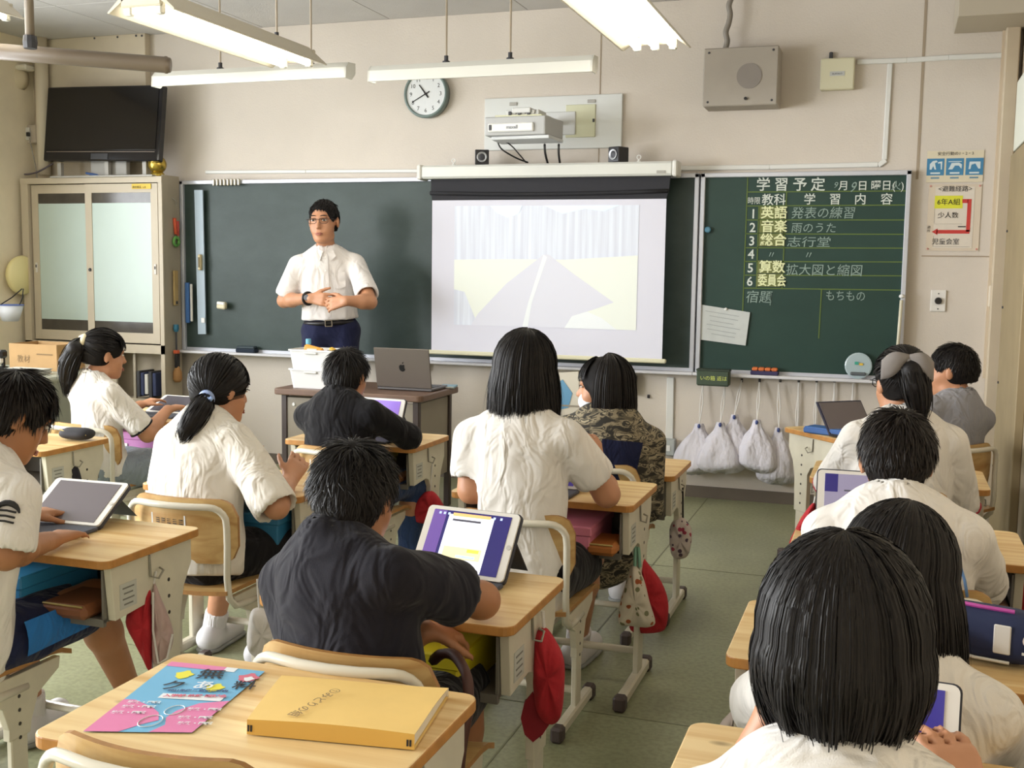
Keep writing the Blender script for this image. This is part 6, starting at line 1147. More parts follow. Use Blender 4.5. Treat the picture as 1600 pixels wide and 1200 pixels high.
    G_.plane(P_+u*.09, u); Pb, Qb = G_.mesh(2); Pb = wobble(Pb, Qb, .004, 30, 7); q.bottoms = fast_mesh('skirt' if skirt else ('trousers' if bottom_len > 1 else 'shorts'), Pb, Qb, bottoms, root, O)
    if shoes:
        for i in (0, 1):
            an, to = ankles[i], toes[i]; g0 = V3(an[0], an[1], 0); Fs = Field(g0-.26, g0+V3(.26, .26, .3), .0075); Fs.add(('c', g0-to*.035+V3(0, 0, .042), g0+to*.13*s+V3(0, 0, .036), .042*s, .036*s, None), .02); Fs.add(('c', g0-to*.03+V3(0, 0, .05), g0+V3(0, 0, .075), .04*s, .037*s, None), .02); Fs.plane(V3(0, 0, .006), V3(0, 0, -1)); pp, qq = Fs.mesh(1); o = fast_mesh('shoe', pp, qq, SHOE, root, O)
            Fo = Field(g0-.26, g0+V3(.26, .26, .2), .008); Fo.add(('c', g0-to*.035+V3(0, 0, .02), g0+to*.135*s+V3(0, 0, .02), .046*s, .041*s, None), .02); Fo.plane(V3(0, 0, .016), V3(0, 0, 1)); Fo.plane(V3(0, 0, .001), V3(0, 0, -1)); pp, qq = Fo.mesh(0); fast_mesh('sole', pp, qq, SOLE, o, O)
            kd = nz(knees[i]-an); Fk = Field(an-.15, an+.2, .0075); Fk.add(('c', an-kd*.02, an+kd*.07, .039*s, .042*s, None), .02); Fk.plane(an+kd*.06, kd); pp, qq = Fk.mesh(1); fast_mesh('sock', pp, qq, SOCK, root, O)
    q.sh, q.el, q.wr, q.hd = sh, el, wr, hd; HAIR[hair](q, hairm, **(hargs or {})); return q
# ---------------------------------------------------------------- faces
def add_face(q, eyes=True, closed=.0):
    T, z = q.T, q.hs; R3 = np.stack([q.hr, q.hf, q.hu], 1)
    for s in (-1, 1):
        c = T(s*.031, .0795, .003); m = MB(); 
        V = []; n = 12
        e = MB().lathe([(max(.0003, .0125*math.sin(a_)), -.0125*math.cos(a_)) for a_ in np.linspace(.02, PI-.02, 9)], 14, axis=1); e.v = [tuple(R3@(np.array(p)*z*np.array([1.1, .55, .42]))+c-q.O) for p in e.v]; o = e.build('eye', EYEW, q.root, smooth=True)
        e = MB().lathe([(.006, .0), (.0055, .0072), (.003, .0080)], 12, axis=1); e.v = [tuple(R3@(np.array([p[0], p[1], p[2]*.8])*z)+c-q.O) for p in e.v]; e.build('iris', IRIS, o, smooth=True)
        e = MB().tube([(x_*.016, .008+.001*(1-x_*x_), .0038+.0025*(1-x_*x_)) for x_ in np.linspace(-1, 1, 7)], .0016, 5); e.v = [tuple(R3@(np.array(p)*z)+c-q.O) for p in e.v]; e.build('eyelid', BROW, q.root, smooth=True)
        e = MB().tube([(x_*.021*s, .010-.006*max(0, x_)**2, .0225+.004*(1-x_*x_)) for x_ in np.linspace(-1, 1, 8)], [.001, .0022, .0027, .003, .003, .0027, .002, .001], 6); e.v = [tuple(R3@(np.array(p)*z)+c-q.O) for p in e.v]; e.build('eyebrow', BROW, q.root, smooth=True)
    for zz, r in ((-.0655, .0042), (-.0735, .0046)):
        e = MB().tube([(x_*.021, .0985-.009*x_*x_, zz+(.002*x_*x_ if zz < -.07 else -.002*x_*x_)) for x_ in np.linspace(-1, 1, 9)], [.0012, .003, r, r, r*.95, r, r, .003, .0012], 6); e.v = [tuple(T(*p)-q.O) for p in e.v]; e.build('lip', LIP, q.root, smooth=True)
def glasses(q, m, label=None):
    T = q.T
    for s in (-1, 1):
        P = [T(s*.033+dx*.023, .100-.004*abs(dx), .0+dz*.014) -q.O for dx, dz in ((-1, .8), (-.8, 1), (.8, 1), (1, .8), (1, -.5), (.6, -1), (-.6, -1), (-1, -.5))]; MB().tube(P, .0017*1.0, 6, closed=True).build('glasses_rim', m, q.root, smooth=True)
        MB().tube([T(s*.056, .097, .009)-q.O, T(s*.072, .08, .009)-q.O, T(s*.080, .0, .006)-q.O, T(s*.08, -.02, -.006)-q.O], .0017, 6).build('glasses_temple', m, q.root)
    MB().tube([T(-.010, .101, .006)-q.O, T(0, .104, .009)-q.O, T(.010, .101, .006)-q.O], .0016, 6).build('glasses_bridge', m, q.root)
# ---------------------------------------------------------------- hair styles
def dirs(rs, n, zmin):
    out = []
    while len(out) < n:
        d = rs.randn(3); d /= np.linalg.norm(d)
        if d[2] > zmin: out.append(d)
    return np.array(out)
RAD = np.array([.0815, .1005, .0945]); CEN = np.array([0, -.012, .025])
def hw(q, X):                                                     # head-space array to world
    X = np.asarray(X); return q.H+q.hs*(X[..., 0:1]*q.hr+X[..., 1:2]*q.hf+X[..., 2:3]*q.hu)
def cap(q, th, m, nape=-.06, face=(.10, -.055), base=None, extra=(), cuts=(), wob=.0, ears=True, h=.007, front=.066, fz=.088, ret=False):
    A = (q.hr, q.hf, q.hu); z = q.hs; T = q.T; pts = [q.H-.22, q.H+.22]+[np.minimum(np.array(p[1]), np.array(p[2]))-.12 for p in extra if p[0] == 'c']+[np.maximum(np.array(p[1]), np.array(p[2]))+.12 for p in extra if p[0] == 'c']
    F = Field(np.minimum.reduce(pts), np.maximum.reduce(pts), h); F.add(('e', T(*CEN), A, list(z*(RAD-.006+th))), .01); F.add(('c', T(0, -.045, -.02), T(0, -.05, nape), (.066+th*.5)*z, (.055+th*.4)*z, None), .03)
    F.cut(('c', T(0, .0, nape-.10), T(0, -.1, nape-.10), .098*z, .095*z, None), .01)
    F.cut(('e', T(0, face[0], face[1]), A, [front*z, .062*z, fz*z]), .012)
    if ears:
        for s in (-1, 1): F.cut(('e', T(s*.088, .012, -.03), A, [.026*z, .036*z, .042*z]), .008)
    for pr in extra: F.add(pr, .03)
    for pr in cuts: F.cut(pr, .01)
    P, Q = F.mesh(2)
    if wob: P = wobble(P, Q, wob, 45, 3)
    o = fast_mesh('hair', P, Q, HAIRBASE, q.root, q.O); return (P, Q) if ret else o
def surf(d, off): d = np.asarray(d); return CEN+d*(RAD+off)
def slerp_path(a, b, M_, off0, off1):
    t = np.linspace(0, 1, M_)[None, :, None]; d = a[:, None]*(1-t)+b[:, None]*t; d /= np.linalg.norm(d, axis=2, keepdims=True)+1e-9; o = (off0*(1-t)+off1*t) if not np.ndim(off0) else (off0[:, None, None]*(1-t)+off1[:, None, None]*t); return CEN+d*(RAD+o)
def face_ok(d, lim=.25): return ~((d[:, 1] > .35) & (d[:, 2] < lim))
def hair_short(q, m, n=3000, th=.012, length=.045, lift=.2, r=.0016, seed=1, nape=-.055, mess=.25, face=(.10, -.055), front=.066, fz=.088):
    P, Q = cap(q, th-.004, m, nape=nape, wob=.002, face=face, front=front, fz=fz, ret=True); rs = np.random.RandomState(seed); nr = np.zeros_like(P); fn = np.cross(P[Q[:, 1]]-P[Q[:, 0]], P[Q[:, 3]]-P[Q[:, 0]])
    for i in range(4):
        for k in range(3): nr[:, k] += np.bincount(Q[:, i], fn[:, k], len(P))
    nr /= np.linalg.norm(nr, axis=1)[:, None]+1e-12; z_ = (P-q.H)@q.hu/q.hs; y_ = (P-q.H)@q.hf/q.hs; up_ = nr@q.hu
    ok = (up_ > -.55) & ~((nr@q.hf > .5) & (y_ < .075) & (z_ < .06)); ids = np.argwhere(ok)[:, 0]; ids = rs.choice(ids, n); p0 = P[ids]+rs.randn(n, 3)*.002; d = nr[ids]; zz = z_[ids]
    wh = q.T(.012, -.055, .115); tang = p0-wh; tang /= np.linalg.norm(tang, axis=1)[:, None]+1e-6; tang = tang-q.hu[None]*.35; cl = np.stack([noise3(p0, 70, seed+k) for k in range(3)], 1); tang += cl*mess*1.1+rs.randn(n, 3)*mess*.7
    tang -= d*(tang*d).sum(1)[:, None]; tang /= np.linalg.norm(tang, axis=1)[:, None]+1e-6; low = np.clip((zz+.10)/.13, .28, 1); L_ = (length*q.hs*rs.uniform(.55, 1.15, n)*low)[:, None, None]; t = np.linspace(0, 1, 6)[None, :, None]; lf = (.12+lift*np.clip(.3+zz*8, .05, 1))[:, None, None]
    X = p0[:, None]-d[:, None]*.003+tang[:, None]*L_*t+d[:, None]*L_*(lf*t-lf*.75*t*t); cen = q.T(0, -.012, .0); strands_mesh('hair_strands', X, r*q.hs, m, q.root, q.O, cen=cen)
def hair_long(q, m, n=2400, length=.24, th=.016, r=.0019, seed=2, flare=.0, part=.12, bangs=True, side=.05, thick=.03, azl=.80, inward=.02, ragged=.03, narrow=1.0):
    z = q.hs; T = q.T; g = V3(0, 0, -1); ex = []
    L0 = length-.02; wb = [(-.052, -.03), (.052, -.03), (-.028, -.07), (.028, -.07), (0, -.078)]
    for (x, y) in wb: a = T(x, y, -.0); ex.append(('c', a, a+g*L0*(.92 if y < -.05 else .84)-(q.hf*0), (.034+th*.3)*z, (.028+th*.2)*z*narrow, None))
    for s in (-1, 1): a = T(s*(.064), .005, -.01); ex.append(('c', a, a+g*L0*.8+q.hr*s*flare, .026*z, .02*z, None))
    cap(q, th-.004, m, nape=-.06, extra=ex, ears=False, front=.06); rs = np.random.RandomState(seed)
    az = rs.uniform(-PI, PI, n); az = az[np.abs(az) < PI*azl]            # azimuth 0 = straight back
    pol0 = rs.uniform(.02, .55, len(az))**1.0; top = np.stack([np.sin(az)*np.sin(pol0)*.6+part, -np.cos(az)*np.sin(pol0)*.6-.12, np.cos(pol0)], 1); top /= np.linalg.norm(top, axis=1)[:, None]
    end = np.stack([np.sin(az), -np.cos(az), np.full(len(az), -.12)], 1); end /= np.linalg.norm(end, axis=1)[:, None]; off = rs.uniform(th-.008, th+.006, len(az)); X = slerp_path(top, end, 7, off*.9, off); Wd = hw(q, X)
    nb = 7; t = np.linspace(0, 1, nb+1)[None, 1:, None]; e = Wd[:, -1]; Ls = length*(1+ragged*(rs.randn(len(az))+1.2*noise3(np.stack([np.sin(az), np.cos(az), az*0], 1), 16, seed)))*np.where(np.abs(az) > 2.1, .8, 1)+(q.H[2]-e[:, 2])*-.0
    cen = T(0, -.02, 0); rad = e-cen; rad[:, 2] = 0; rad /= np.linalg.norm(rad, axis=1)[:, None]+1e-6; dr = g[None, None]*Ls[:, None, None]*t+rad[:, None]*(flare*t*1.0-inward*t*t+.01*np.sin(PI*t))+rs.randn(len(az), 1, 3)*.006*t**2
    strands_mesh('hair_strands', np.concatenate([Wd, e[:, None]+dr], 1), r*z, m, q.root, q.O, cen=q.T(0, -.012, .0))
    if bangs: fringe(q, m, rs, 260, r)
def fringe(q, m, rs, n, r, low=.015):
    x = rs.uniform(-.85, .85, n); a = np.stack([x*.5, np.full(n, .35), np.full(n, .9)], 1); a /= np.linalg.norm(a, axis=1)[:, None]; b = np.stack([x, 1.0-.35*np.abs(x), rs.uniform(-.02, .18, n)+low], 1); b /= np.linalg.norm(b, axis=1)[:, None]; strands_mesh('fringe', hw(q, slerp_path(a, b, 7, .008, .013)), r*q.hs, m, q.root, q.O, cen=q.T(0, -.012, .0))
def hair_pony(q, m, tie=None, tail=None, n=1700, th=.010, r=.0018, seed=3, tail_r=.034, tail_n=900, ties=None, bangs=True, tail_w=.05):
    cap(q, th-.003, m, nape=-.045, ears=True, wob=.001); rs = np.random.RandomState(seed); tw = V3(*tie); loc = V3(*[(tw-q.H)@a for a in (q.hr, q.hf, q.hu)])/q.hs; td = nz((loc-CEN)/RAD)
    d = dirs(rs, n*2, -.55); d = d[face_ok(d, .30) & ~((np.abs(d[:, 0]) > .8) & (d[:, 2] < -.05) & (d[:, 1] > -.2))][:n]; X = slerp_path(d, np.repeat(td[None], len(d), 0), 9, rs.uniform(th-.008, th+.001, len(d)), rs.uniform(th-.006, th+.004, len(d))); strands_mesh('hair_strands', hw(q, X), r*q.hs, m, q.root, q.O, cen=q.T(0, -.012, .0))
    C = [V3(*p) for p in tail]; F = Field(np.minimum.reduce(C)-.12, np.maximum.reduce(C)+.12, .007); rr = [.016]+[tail_r*k for k in (1, 1.05, .8, .35)]
    rr = np.interp(np.linspace(0, 1, len(C)), [0, .2, .5, .8, 1], [.017, tail_r*.9, tail_r, tail_r*.75, tail_r*.2])
    for i in range(len(C)-1): F.add(('c', C[i], C[i+1], rr[i]*.8, rr[i+1]*.8, None), .02)
    P, Q = F.mesh(2); o = fast_mesh('ponytail', P, Q, m, q.root, q.O); M_ = 12; ts = np.linspace(0, 1, M_); ctr = np.stack([np.interp(ts, np.linspace(0, 1, len(C)), [c[k] for c in C]) for k in range(3)], 1)
    for _ in range(2): ctr[1:-1] = .25*ctr[:-2]+.5*ctr[1:-1]+.25*ctr[2:]
    rad = np.interp(ts, np.linspace(0, 1, len(C)), rr); w_ = rs.randn(tail_n, 3); w_ /= np.linalg.norm(w_, axis=1)[:, None]; w_ *= rs.uniform(.6, 1.08, tail_n)[:, None]; X = ctr[None]+w_[:, None]*rad[None, :, None]+rs.randn(tail_n, 1, 3)*.005*ts[None, :, None]**2; ln = rs.uniform(.75, 1.06, tail_n); X = X[:, 0:1]+(X-X[:, 0:1])*ln[:, None, None]; strands_mesh('ponytail_strands', X, r*1.1, m, q.root, q.O, cen=ctr.mean(0))
    if bangs: fringe(q, m, rs, 220, r)
HAIR = dict(short=hair_short, long=hair_long, pony=hair_pony)
def ring(q, name, c, ax, R_, r, m, n=20, wob=0):
    ax = nz(ax); a = nz(np.cross(ax, V3(.3, .5, .8))); b = np.cross(ax, a); P = [c+(a*math.cos(k*2*PI/n)+b*math.sin(k*2*PI/n))*(R_+wob*math.sin(k*5))-q.O for k in range(n)]; return MB().tube(P, r, 8, closed=True).build(name, m, q.root, smooth=True)
# ================================================================ THE PEOPLE
def off(p, *d): return tuple(np.array(p)+np.array(d))
dn = (0, 0, -1)
# ---- teacher
TY = 6.12
q = build_person('man in white short sleeved shirt and glasses standing with clasped hands', py(506, 345, TY), PI+.16, .05, -.03, (-3.31, 6.17, .97), PI+.42, s=1.17, hs=1.12, sw=1.08, skin=SKIN, grid=.007,
    arms=[dict(w=py(541, 470, 5.87), e=py(578, 472, 6.0), d=(-.93, -.05, -.2), n=(.2, .9, -.3), curl=.6), dict(w=py(486, 466, 5.91), e=py(444, 470, 6.08), d=(.97, -.1, -.06), n=(.1, .9, -.2), curl=.7)],
    knees=[(-3.20, 6.14, .50), (-3.42, 6.14, .50)], ankles=[(-3.18, 6.19, .085), (-3.45, 6.19, .085)], shirt=cloth('shirt_teacher', 'e6e1de', .5, 16), shirt_len=-.068, sleeve='short', loose=.022, bottoms=TROU, bottom_len=2, hair='short', hargs=dict(n=2600, th=.007, length=.022, lift=.35, nape=-.045, r=.0016, face=(.105, -.02), front=.078, fz=.098, mess=.12), neck_off=(-.005, .035, -.172))
add_face(q); glasses(q, mat('glasses_brown', hexc('3a2c28'), .3))
fr = q.f
def tloc(a, b, c): return q.P+q.r*a+q.f*b+q.u*c-q.O
m = MB().tube([tloc(math.cos(t_)*.150, math.sin(t_)*.108, .05) for t_ in np.linspace(0, 2*PI, 29)[:-1]], .016, 6, closed=True); m.build('belt', mat('belt_black', hexc('1a171b'), .4), q.root, smooth=True)
bk = MB()
for (a, b, w_, h_) in ((0, .018, .042, .006), (0, -.018, .042, .006), (-.02, 0, .006, .036), (.02, 0, .006, .036)): c_ = tloc(a, .126, .05+b); bk.box(c_, (w_, .008, h_), .001, rot=np.stack([q.r, q.f, q.u], 1))
bk.build('belt_buckle', mat('buckle', hexc('8f8678'), .3, metal=.7), q.root)
W_ = q.wr[1]; dd = nz(q.wr[1]-q.el[1]); ring(q, 'watch_strap', W_-dd*.035, dd, .036, .008, BLACK); c_ = W_-dd*.035+nz(V3(.25, -1, .2))*.036-q.O; MB().lathe([(.017, -.006), (.019, .0), (.017, .006)], 16, tuple(c_), axis=1).build('watch_face', BLACK, q.root)
def on_front(a, c):
    best = 0
    co = np.array([v.co for v in q.shirt.data.vertices]); X = co-(q.P-q.O); x_, y_, z_ = X@q.r, X@q.f, X@q.u; w = (np.abs(x_-a) < .015) & (np.abs(z_-c) < .015); return max(y_[w]) if w.any() else .1
L_ = np.linalg.norm(q.N-q.P); zs_ = np.linspace(.09, L_-.05, 10)
for s in (-1, 1):                                                 # collar wings
    P4 = [np.array(tloc(a, on_front(a, c)+.006, c)) for a, c in ((s*.010, L_-.012), (s*.046, L_+.002), (s*.066, L_-.045), (s*.034, L_-.075))]; n_ = q.f*.004
    MB().add([tuple(p+n_) for p in P4]+[tuple(p-n_) for p in P4], [(0, 1, 2, 3), (7, 6, 5, 4), (0, 4, 5, 1), (1, 5, 6, 2), (2, 6, 7, 3), (3, 7, 4, 0)]).build('collar', MATS['shirt_teacher'], q.root)
V = []
for z_ in zs_:
    y_ = on_front(0, z_)+.002; V += [tuple(tloc(-.016, y_, z_)), tuple(tloc(.016, y_, z_))]
MB().add(V, [(2*i, 2*i+1, 2*i+3, 2*i+2) for i in range(9)]).build('placket', MATS['shirt_teacher'], q.root)
for z_ in zs_[1::2]: MB().lathe([(.005, 0), (.004, .003)], 10, tuple(tloc(0, on_front(0, z_)+.004, z_)), axis=1).build('button', OFFW, q.root)
V = [tuple(tloc(a, on_front(a, c)+.003, c)) for a, c in ((-.115, .36), (-.04, .36), (-.04, .27), (-.078, .255), (-.115, .27))]; MB().add(V, [(0, 1, 2, 3, 4)]).build('shirt_pocket', MATS['shirt_teacher'], q.root)
for sd in (-1, 1): e_, dd, rr = q.cuff[sd]; ring(q, 'sleeve_hem', e_+dd*.012, dd, rr*.90, .004, MATS['shirt_teacher'])
# ---- girl with cream scrunchie (far left)
h = py(163, 553, 4.06); tie = py(127, 533, 3.98)
q = build_person('girl in white T-shirt with black cuffs and cream scrunchie ponytail', h, -.62, .12, 0, (-3.30, 4.02, .455), -.35, s=.95, hs=.90, arms=[dict(w=(-3.40, 4.42, .69), curl=.5), dict(w=pz(262, 640, .70), pole=(.5, -.2, -1), d=(.2, 1, .1), curl=.7)], shirt=SHW, bottoms=SKIRTG, bottom_len=.9, skirt=True, hair='pony', hargs=dict(tie=tie, tail=[tie, py(118, 545, 3.95), py(107, 565, 3.95), py(104, 590, 3.96), py(104, 615, 3.98)], tail_r=.045), shirt_len=.03)
add_face(q); ring(q, 'scrunchie', tie, tie-h, .022, .014, mat('scrunchie', hexc('e3d9b8'), .9), wob=.003)
e_, dd, rr = q.cuff[1]; ring(q, 'sleeve_trim', e_+dd*.014, dd, rr*.93, .0055, BLK); e_, dd, rr = q.cuff[-1]; ring(q, 'sleeve_trim', e_+dd*.014, dd, rr*.93, .0055, BLK)
# ---- pupil at left edge with logo shirt
h = py(22, 648, 2.12)
q = build_person('pupil at left edge in white logo T-shirt and blue panelled shorts', h, -.55, .5, 0, (-2.12, 2.03, .455), -.12, nd=.07, nb=.04, s=1.02, hs=.91, skin=SKIND, arms=[dict(w=(-2.22, 2.38, .675), curl=.3), dict(w=pz(78, 845, .668), e=off(pz(8, 865, .70), 0, 0, 0), d=(-.15, 1, 0), curl=.35)], shirt=SHW, shirt_len=.10, loose=.026, bottoms=NAVYC, bottom_len=.86, knees=[(-2.25, 2.38, .47), (-1.99, 2.38, .47)], ankles=[(-2.28, 2.45, .085), (-2.06, 2.62, .085)], hair='short', hargs=dict(n=4500, th=.012, length=.062, lift=.08, nape=-.055, r=.0014, mess=.07), hairm=HAIRB)
add_face(q); fringe(q, HAIRB, np.random.RandomState(4), 300, .0016, low=.08)
kn = V3(-1.99, 2.38, .47); hip = q.P+q.r*.072; m = MB()
V = []
for i in range(9):
    c_ = hip+(kn-hip)*(.22+.6*i/8); d_ = nz(kn-hip); o_ = nz(np.cross(d_, V3(0, 0, 1)))
    for k in range(5): a = -.35+.9*k/4; V.append(tuple(c_+(o_*math.cos(a)+V3(0, 0, 1)*math.sin(a))*(.098-.010*i/8)-q.O))
MB().add(V, [(i*5+k, i*5+k+1, (i+1)*5+k+1, (i+1)*5+k) for i in range(8) for k in range(4)]).build('side_stripe', BLUEP, q.root, smooth=True)
e_, dd, rr = q.cuff[1]; c_ = e_-dd*.055; o_ = nz(V3(.55, -1, .15)); o_ = nz(o_-dd*(o_@dd)); t2 = np.cross(o_, dd)
co = np.array([v.co for v in q.shirt.data.vertices])+q.O
def stick(a, b):                                                 # nearest sleeve surface point along the outward direction
    p = c_+t2*a-dd*b; X = co-p; al = X@o_; pr = np.linalg.norm(X-al[:, None]*o_, axis=1); w = pr < .012; return p+o_*((al[w].max() if w.any() else .06)+.002)-q.O
P = [stick(.028*math.cos(a), .028*math.sin(a)) for a in np.linspace(.3, 3.7, 12)]; MB().tube(P, [.002, .004, .006, .007, .007, .007, .006, .006, .005, .004, .003, .002], 6).build('logo_arc', INK, q.root)
for k in range(3): MB().tube([stick(-.016+.0*k, .01-.012*k), stick(0, .011-.012*k), stick(.02, .009-.012*k)], .0026, 5).build('logo_bar', INK, q.root)
# ---- girl with blue hair tie
h = py(345, 608, 3.08); tie = py(323, 622, 2.985)
q = build_person('girl in white T-shirt and black shorts with blue hair tie', h, -.45, .18, .06, (-2.04, 2.92, .455), -.18, nd=.075, nb=.04, s=1.02, hs=.92, sw=1.0, arms=[dict(w=(-2.15, 3.24, .685), curl=.3), dict(w=pz(452, 752, .67), pole=(.9, -.3, -.9), d=(-.05, .7, .5), n=(-.6, .3, -.5), curl=.4)], shirt=SHC, shirt_len=.06, loose=.034, sleeve='half', bottoms=BLK, bottom_len=.72, knees=[(-2.12, 3.26, .46), (-1.80, 3.20, .46)], ankles=[(-2.24, 3.30, .085), (-1.98, 3.22, .085)], hair='pony', hargs=dict(tie=tie, tail=[tie, py(316, 636, 2.95), py(304, 655, 2.92), py(292, 672, 2.90), py(288, 688, 2.90)], tail_r=.042))
add_face(q); ring(q, 'hair_tie', tie, tie-h, .02, .008, mat('tie_blue', hexc('93a6cf'), .5))
for k in range(4): MB().lathe([(.002, -.008), (.009, 0), (.002, .008)], 8, tuple(tie-q.O+V3(.012*k, -.024-.002*k, .003*(k % 2)))).build('bead', mat('bead_blue', hexc('8fa9d8'), .2), q.root)
# ---- boy in black sweatshirt
h = py(543, 586, 4.02)
q = build_person('boy in black long sleeved sweatshirt leaning on front desk', h, -.1, .15, 0, (-2.05, 3.93, .455), -.12, nd=.062, nb=.05, s=1.0, hs=.92, sw=1.10, arms=[dict(w=(-2.12, 4.32, .68), e=(-2.30, 4.16, .68), curl=.4), dict(w=(-1.99, 4.26, .685), e=pz(638, 683, .68), d=(-.6, .6, 0), curl=.4)], shirt=SHB, sleeve='long', loose=.022, bottoms=DENIM, bottom_len=2, knees=[(-2.16, 4.28, .46), (-1.90, 4.28, .46)], hair='short', hargs=dict(n=3200, th=.012, length=.06, lift=.08, nape=-.06, r=.0015, mess=.06))
# ---- boy in navy T-shirt (centre foreground)
h = py(557, 774, 1.95)
q = build_person('boy in dark navy T-shirt with messy hair at centre', h, -.05, .25, .04, (-.915, 1.87, .455), -.30, nd=.058, nb=.055, knees=[(-1.02, 2.22, .46), (-.86, 2.22, .46)], s=1.03, hs=.89, sw=1.02, skin=SKIND, arms=[dict(w=py(662, 985, 2.0), pole=(-.25, -.3, -1), d=(.3, .6, -.2), n=(-.3, -.2, -1), curl=1.0), dict(w=(-.94, 2.22, .672), e=pz(752, 938, .685), d=(-.5, .8, 0), curl=.5)], shirt=SHN, sleeve='tee', loose=.026, shirt_len=.10, bottoms=BLK, bottom_len=.85, hair='short', hargs=dict(n=7500, th=.013, length=.055, lift=.28, nape=-.07, r=.0012, mess=.5, seed=9), grid=.007)
# ---- girl with long hair at centre
h = py(822, 580, 3.14)
q = build_person('long haired girl in white T-shirt sitting upright at centre', h, -.03, .05, 0, (-1.01, 3.03, .465), 0, s=1.06, hs=.98, sw=1.02, arms=[dict(w=(-1.14, 3.36, .74), e=pz(736, 766, .705), d=(.4, .6, .3), curl=.5), dict(w=py(935, 735, 3.33), e=pz(948, 772, .70), d=(-.3, .1, .9), n=(-.7, .5, 0), curl=.7)], shirt=SHW, sleeve='tee', shirt_len=.11, loose=.02, bottoms=BLK, bottom_len=.78, knees=[(-1.13, 3.40, .45), (-.89, 3.38, .45)], ankles=[(-1.08, 3.46, .085), (-.98, 3.62, .085)], hair='long', hargs=dict(n=4200, length=.16, r=.0012, seed=4, inward=-.01, ragged=.13, th=.011))
# ---- girl in camouflage jacket with mask
h = py(943, 604, 4.02)
q = build_person('girl in camouflage jacket and white face mask looking left', h, 1.62, .05, 0, (-1.0, 3.96, .455), .25, s=1.0, hs=.95, sw=1.12, arms=[dict(w=(-1.2, 4.25, .64), curl=.5), dict(w=(-.96, 4.2, .62), pole=(.25, -.2, -1), curl=.5)], shirt=CAMO, sleeve='long', loose=.036, coat=.12, bottoms=DENIM, bottom_len=.9, knees=[(-1.2, 4.28, .45), (-.98, 4.30, .45)], ankles=[(-1.17, 4.45, .085), (-1.02, 4.42, .085)], hair='long', hargs=dict(n=3200, length=.19, seed=6, ragged=.14, th=.012, part=-.05, r=.0013, azl=.60))
add_face(q)
T = q.T; A = (q.hr, q.hf, q.hu); F = Field(q.H-.18, q.H+.18, .006); F.add(('e', T(0, .042, -.058), A, [.060*.95, .062*.95, .048*.95]), .01); F.plane(T(0, .035, 0), -q.hf); P, Q = F.mesh(2); fast_mesh('face_mask', P, Q, mat('mask_white', hexc('dfe3ea'), .8), q.root, q.O)
for s in (-1, 1): MB().tube([T(s*.05, .055, -.045)-q.O, T(s*.074, .015, -.02)-q.O, T(s*.08, -.012, .0)-q.O], .0016, 5).build('mask_strap', OFFW, q.root)
# navy back panel of the jacket
V = []; S3 = q.shirt; co = np.array([v.co for v in S3.data.vertices])
L_ = np.linalg.norm(q.N-q.P)
def back(a, c):
    p = q.P+q.r*a+q.u*c-q.O; X = co-p; x_, y_, z_ = X@q.r, X@q.f, X@q.u; w = (np.abs(x_) < .02) & (np.abs(z_) < .02); return tuple(p+q.f*((y_[w].min() if w.any() else -.1)-.003))
n_ = 8; V = [back(-.02+.15*i/n_*(1-.2*j/n_), L_-.08-.24*j/n_) for j in range(n_+1) for i in range(n_+1)]; F_ = [(j*(n_+1)+i, j*(n_+1)+i+1, (j+1)*(n_+1)+i+1, (j+1)*(n_+1)+i) for j in range(n_) for i in range(n_)]; MB().add(V, F_).build('navy_panel', NAVYC, q.root, smooth=True)
# ---- girl with grey bow
h = py(1407, 598, 3.95); tie = py(1420, 568, 3.865)
q = build_person('girl with grey tulle bow and white shirt with red cuffs', h, .45, .1, 0, (.06, 3.87, .455), .15, s=1.02, hs=.98, sw=1.06, arms=[dict(w=(-.08, 4.22, .68), curl=.4), dict(w=(.16, 4.20, .68), pole=(.45, -.4, -1), curl=.4)], shirt=SHW, sleeve='half', loose=.03, bottoms=BLK, bottom_len=.9, hair='pony', hargs=dict(tie=tie, tail=[tie, off(tie, .012, -.03, -.02), py(1432, 605, 3.83), py(1436, 630, 3.83), py(1440, 656, 3.83)], tail_r=.05, tail_n=1100, th=.013))
add_face(q); glasses(q, BLACK)
for sd in (-1, 1): e_, dd, rr = q.cuff[sd]; ring(q, 'red_cuff', e_+dd*.014, dd, rr*.93, .007, mat('cuff_red', hexc('a8243a'), .8))
TUL = mat('tulle_grey', hexc('8d8783'), .8, alpha=.82)
for s, ln in ((-1, 1.0), (1, .9)):
    V = []; n_ = 10
    for i in range(n_+1):
        t_ = i/n_; c_ = tie+V3(s*.086*t_*ln, -.034-.012*math.sin(PI*t_), .026-.05*t_); hh = .007+.034*math.sin(min(1, t_*1.02)*PI*.74)
        for k in range(12): a = 2*PI*k/12; V.append(tuple(c_+V3(0, math.cos(a)*.014, math.sin(a)*hh*(1+.08*math.sin(3*a+4*t_)))-q.O))
    MB().add(V, [(i*12+k, i*12+(k+1) % 12, (i+1)*12+(k+1) % 12, (i+1)*12+k) for i in range(n_) for k in range(12)]+[tuple(range(12))[::-1], tuple(n_*12+k for k in range(12))]).build('bow_loop', TUL, q.root, smooth=True)
MB().lathe([(.004, -.016), (.014, -.008), (.015, .008), (.004, .016)], 12, tuple(tie-q.O+V3(0, -.035, .01))).build('bow_knot', TUL, q.root, smooth=True)
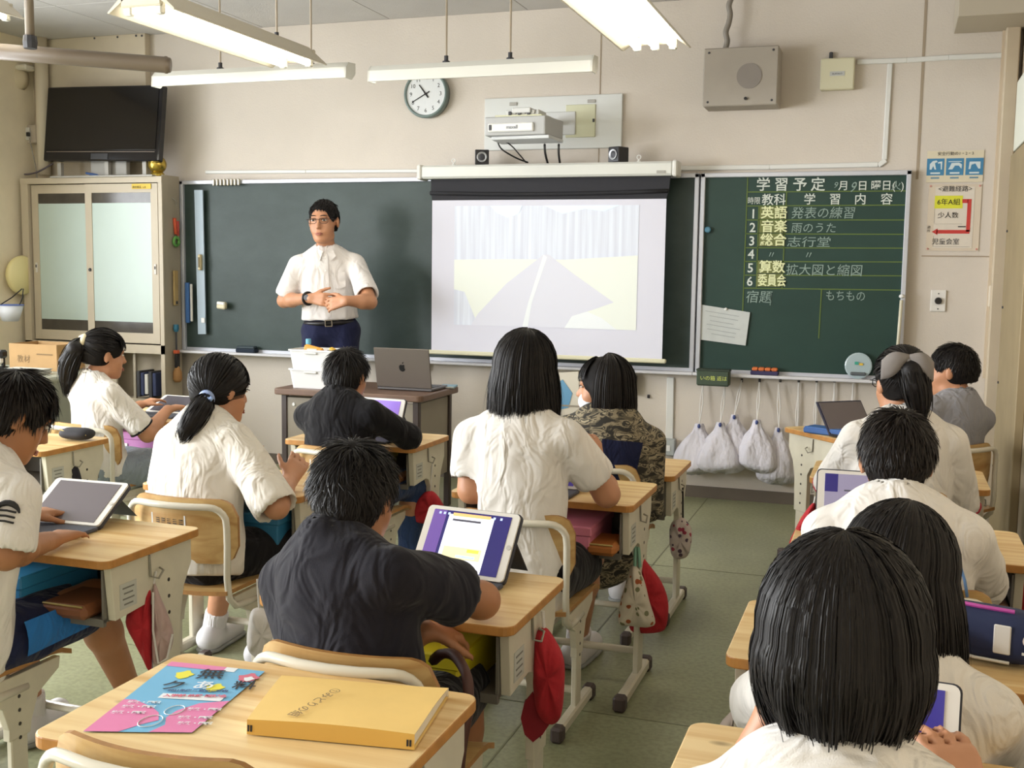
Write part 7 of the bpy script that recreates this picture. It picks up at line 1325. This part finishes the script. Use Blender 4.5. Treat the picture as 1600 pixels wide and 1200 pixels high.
# ---- boy in grey T-shirt
h = py(1487, 578, 5.03)
q = build_person('boy in grey T-shirt with short hair sitting sideways at right', h, 1.3, .02, 0, (.215, 4.98, .455), .75, s=1.02, hs=.97, sw=1.05, arms=[dict(w=(-.02, 5.12, .68), curl=.4), dict(w=(.1, 5.34, .68), curl=.4)], shirt=SHG, sleeve='half', loose=.026, bottoms=BLK, bottom_len=.85, hair='short', hargs=dict(n=3000, th=.009, length=.028, lift=.4, nape=-.045, r=.0015, seed=12, face=(.105, -.04), front=.074, fz=.098))
add_face(q)
# ---- boy with blue piping
h = py(1400, 718, 2.76)
q = build_person('boy in white shirt with thin blue piping at right', h, .08, .2, 0, (.05, 2.68, .455), .02, nd=.064, nb=.055, s=1.05, hs=.98, sw=1.08, arms=[dict(w=(-.02, 3.1, .69), pole=(-.35, -.3, -1), curl=.4), dict(w=(.17, 3.1, .68), pole=(.5, -.4, -1), curl=.4)], shirt=SHW, sleeve='half', loose=.03, shirt_len=.09, bottoms=BLK, bottom_len=.85, hair='short', hargs=dict(n=5000, th=.013, length=.042, lift=.35, nape=-.05, r=.0013, seed=14, mess=.22), hairm=HAIRB)
co = np.array([v.co for v in q.shirt.data.vertices])
def bk3(a, c):
    p = q.N+q.r*a+q.u*c-q.O; X = co-p; x_, y_, z_ = X@q.r, X@q.f, X@q.u; w = (np.abs(x_) < .014) & (np.abs(z_) < .014); return p+q.f*((y_[w].min() if w.any() else -.08)-.008)
for s in (-1, 1): MB().tube([bk3(s*a, c) for a, c in ((.075, -.03), (.095, -.055), (.115, -.085), (.13, -.12), (.142, -.16), (.148, -.2))], .0035, 6).build('piping', mat('piping_blue', hexc('6f9ad6'), .7), q.root, smooth=True)
# ---- girl with long hair behind the bob
h = py(1402, 905, 1.86)
q = build_person('girl with long straight hair in white shirt near right edge', h, -.12, .25, -.05, (.03, 1.80, .455), -.1, s=1.0, hs=.97, sw=1.05, arms=[dict(w=(-.1, 2.2, .68), curl=.4), dict(w=(.12, 2.16, .68), pole=(.4, -.4, -1), curl=.4)], shirt=SHW, sleeve='half', loose=.028, bottoms=BLK, bottom_len=.85, hair='long', hargs=dict(n=6000, length=.185, r=.0011, seed=8, th=.011, part=.10, flare=.012, inward=.0, ragged=.09))
# ---- bob haired girl in the foreground
h = py(1316, 1004, 1.26)
q = build_person('girl with black bob haircut seen from behind in right foreground', h, .05, .06, 0, (-.005, 1.13, .455), 0, nd=.095, s=1.0, hs=.985, sw=1.1, grid=.007, arms=[dict(w=py(1208, 1120, 1.40), pole=(-.4, -.1, -1), d=(.3, .3, .8), curl=.5), dict(w=(.13, 1.44, .70), pole=(.5, -.3, -1), curl=.5)], shirt=SHW, sleeve='half', loose=.03, bottoms=BLK, bottom_len=.85, hair='long', hargs=dict(n=13000, length=.115, r=.0009, seed=10, th=.011, part=-.03, flare=.004, inward=.055, ragged=.13, narrow=.6))
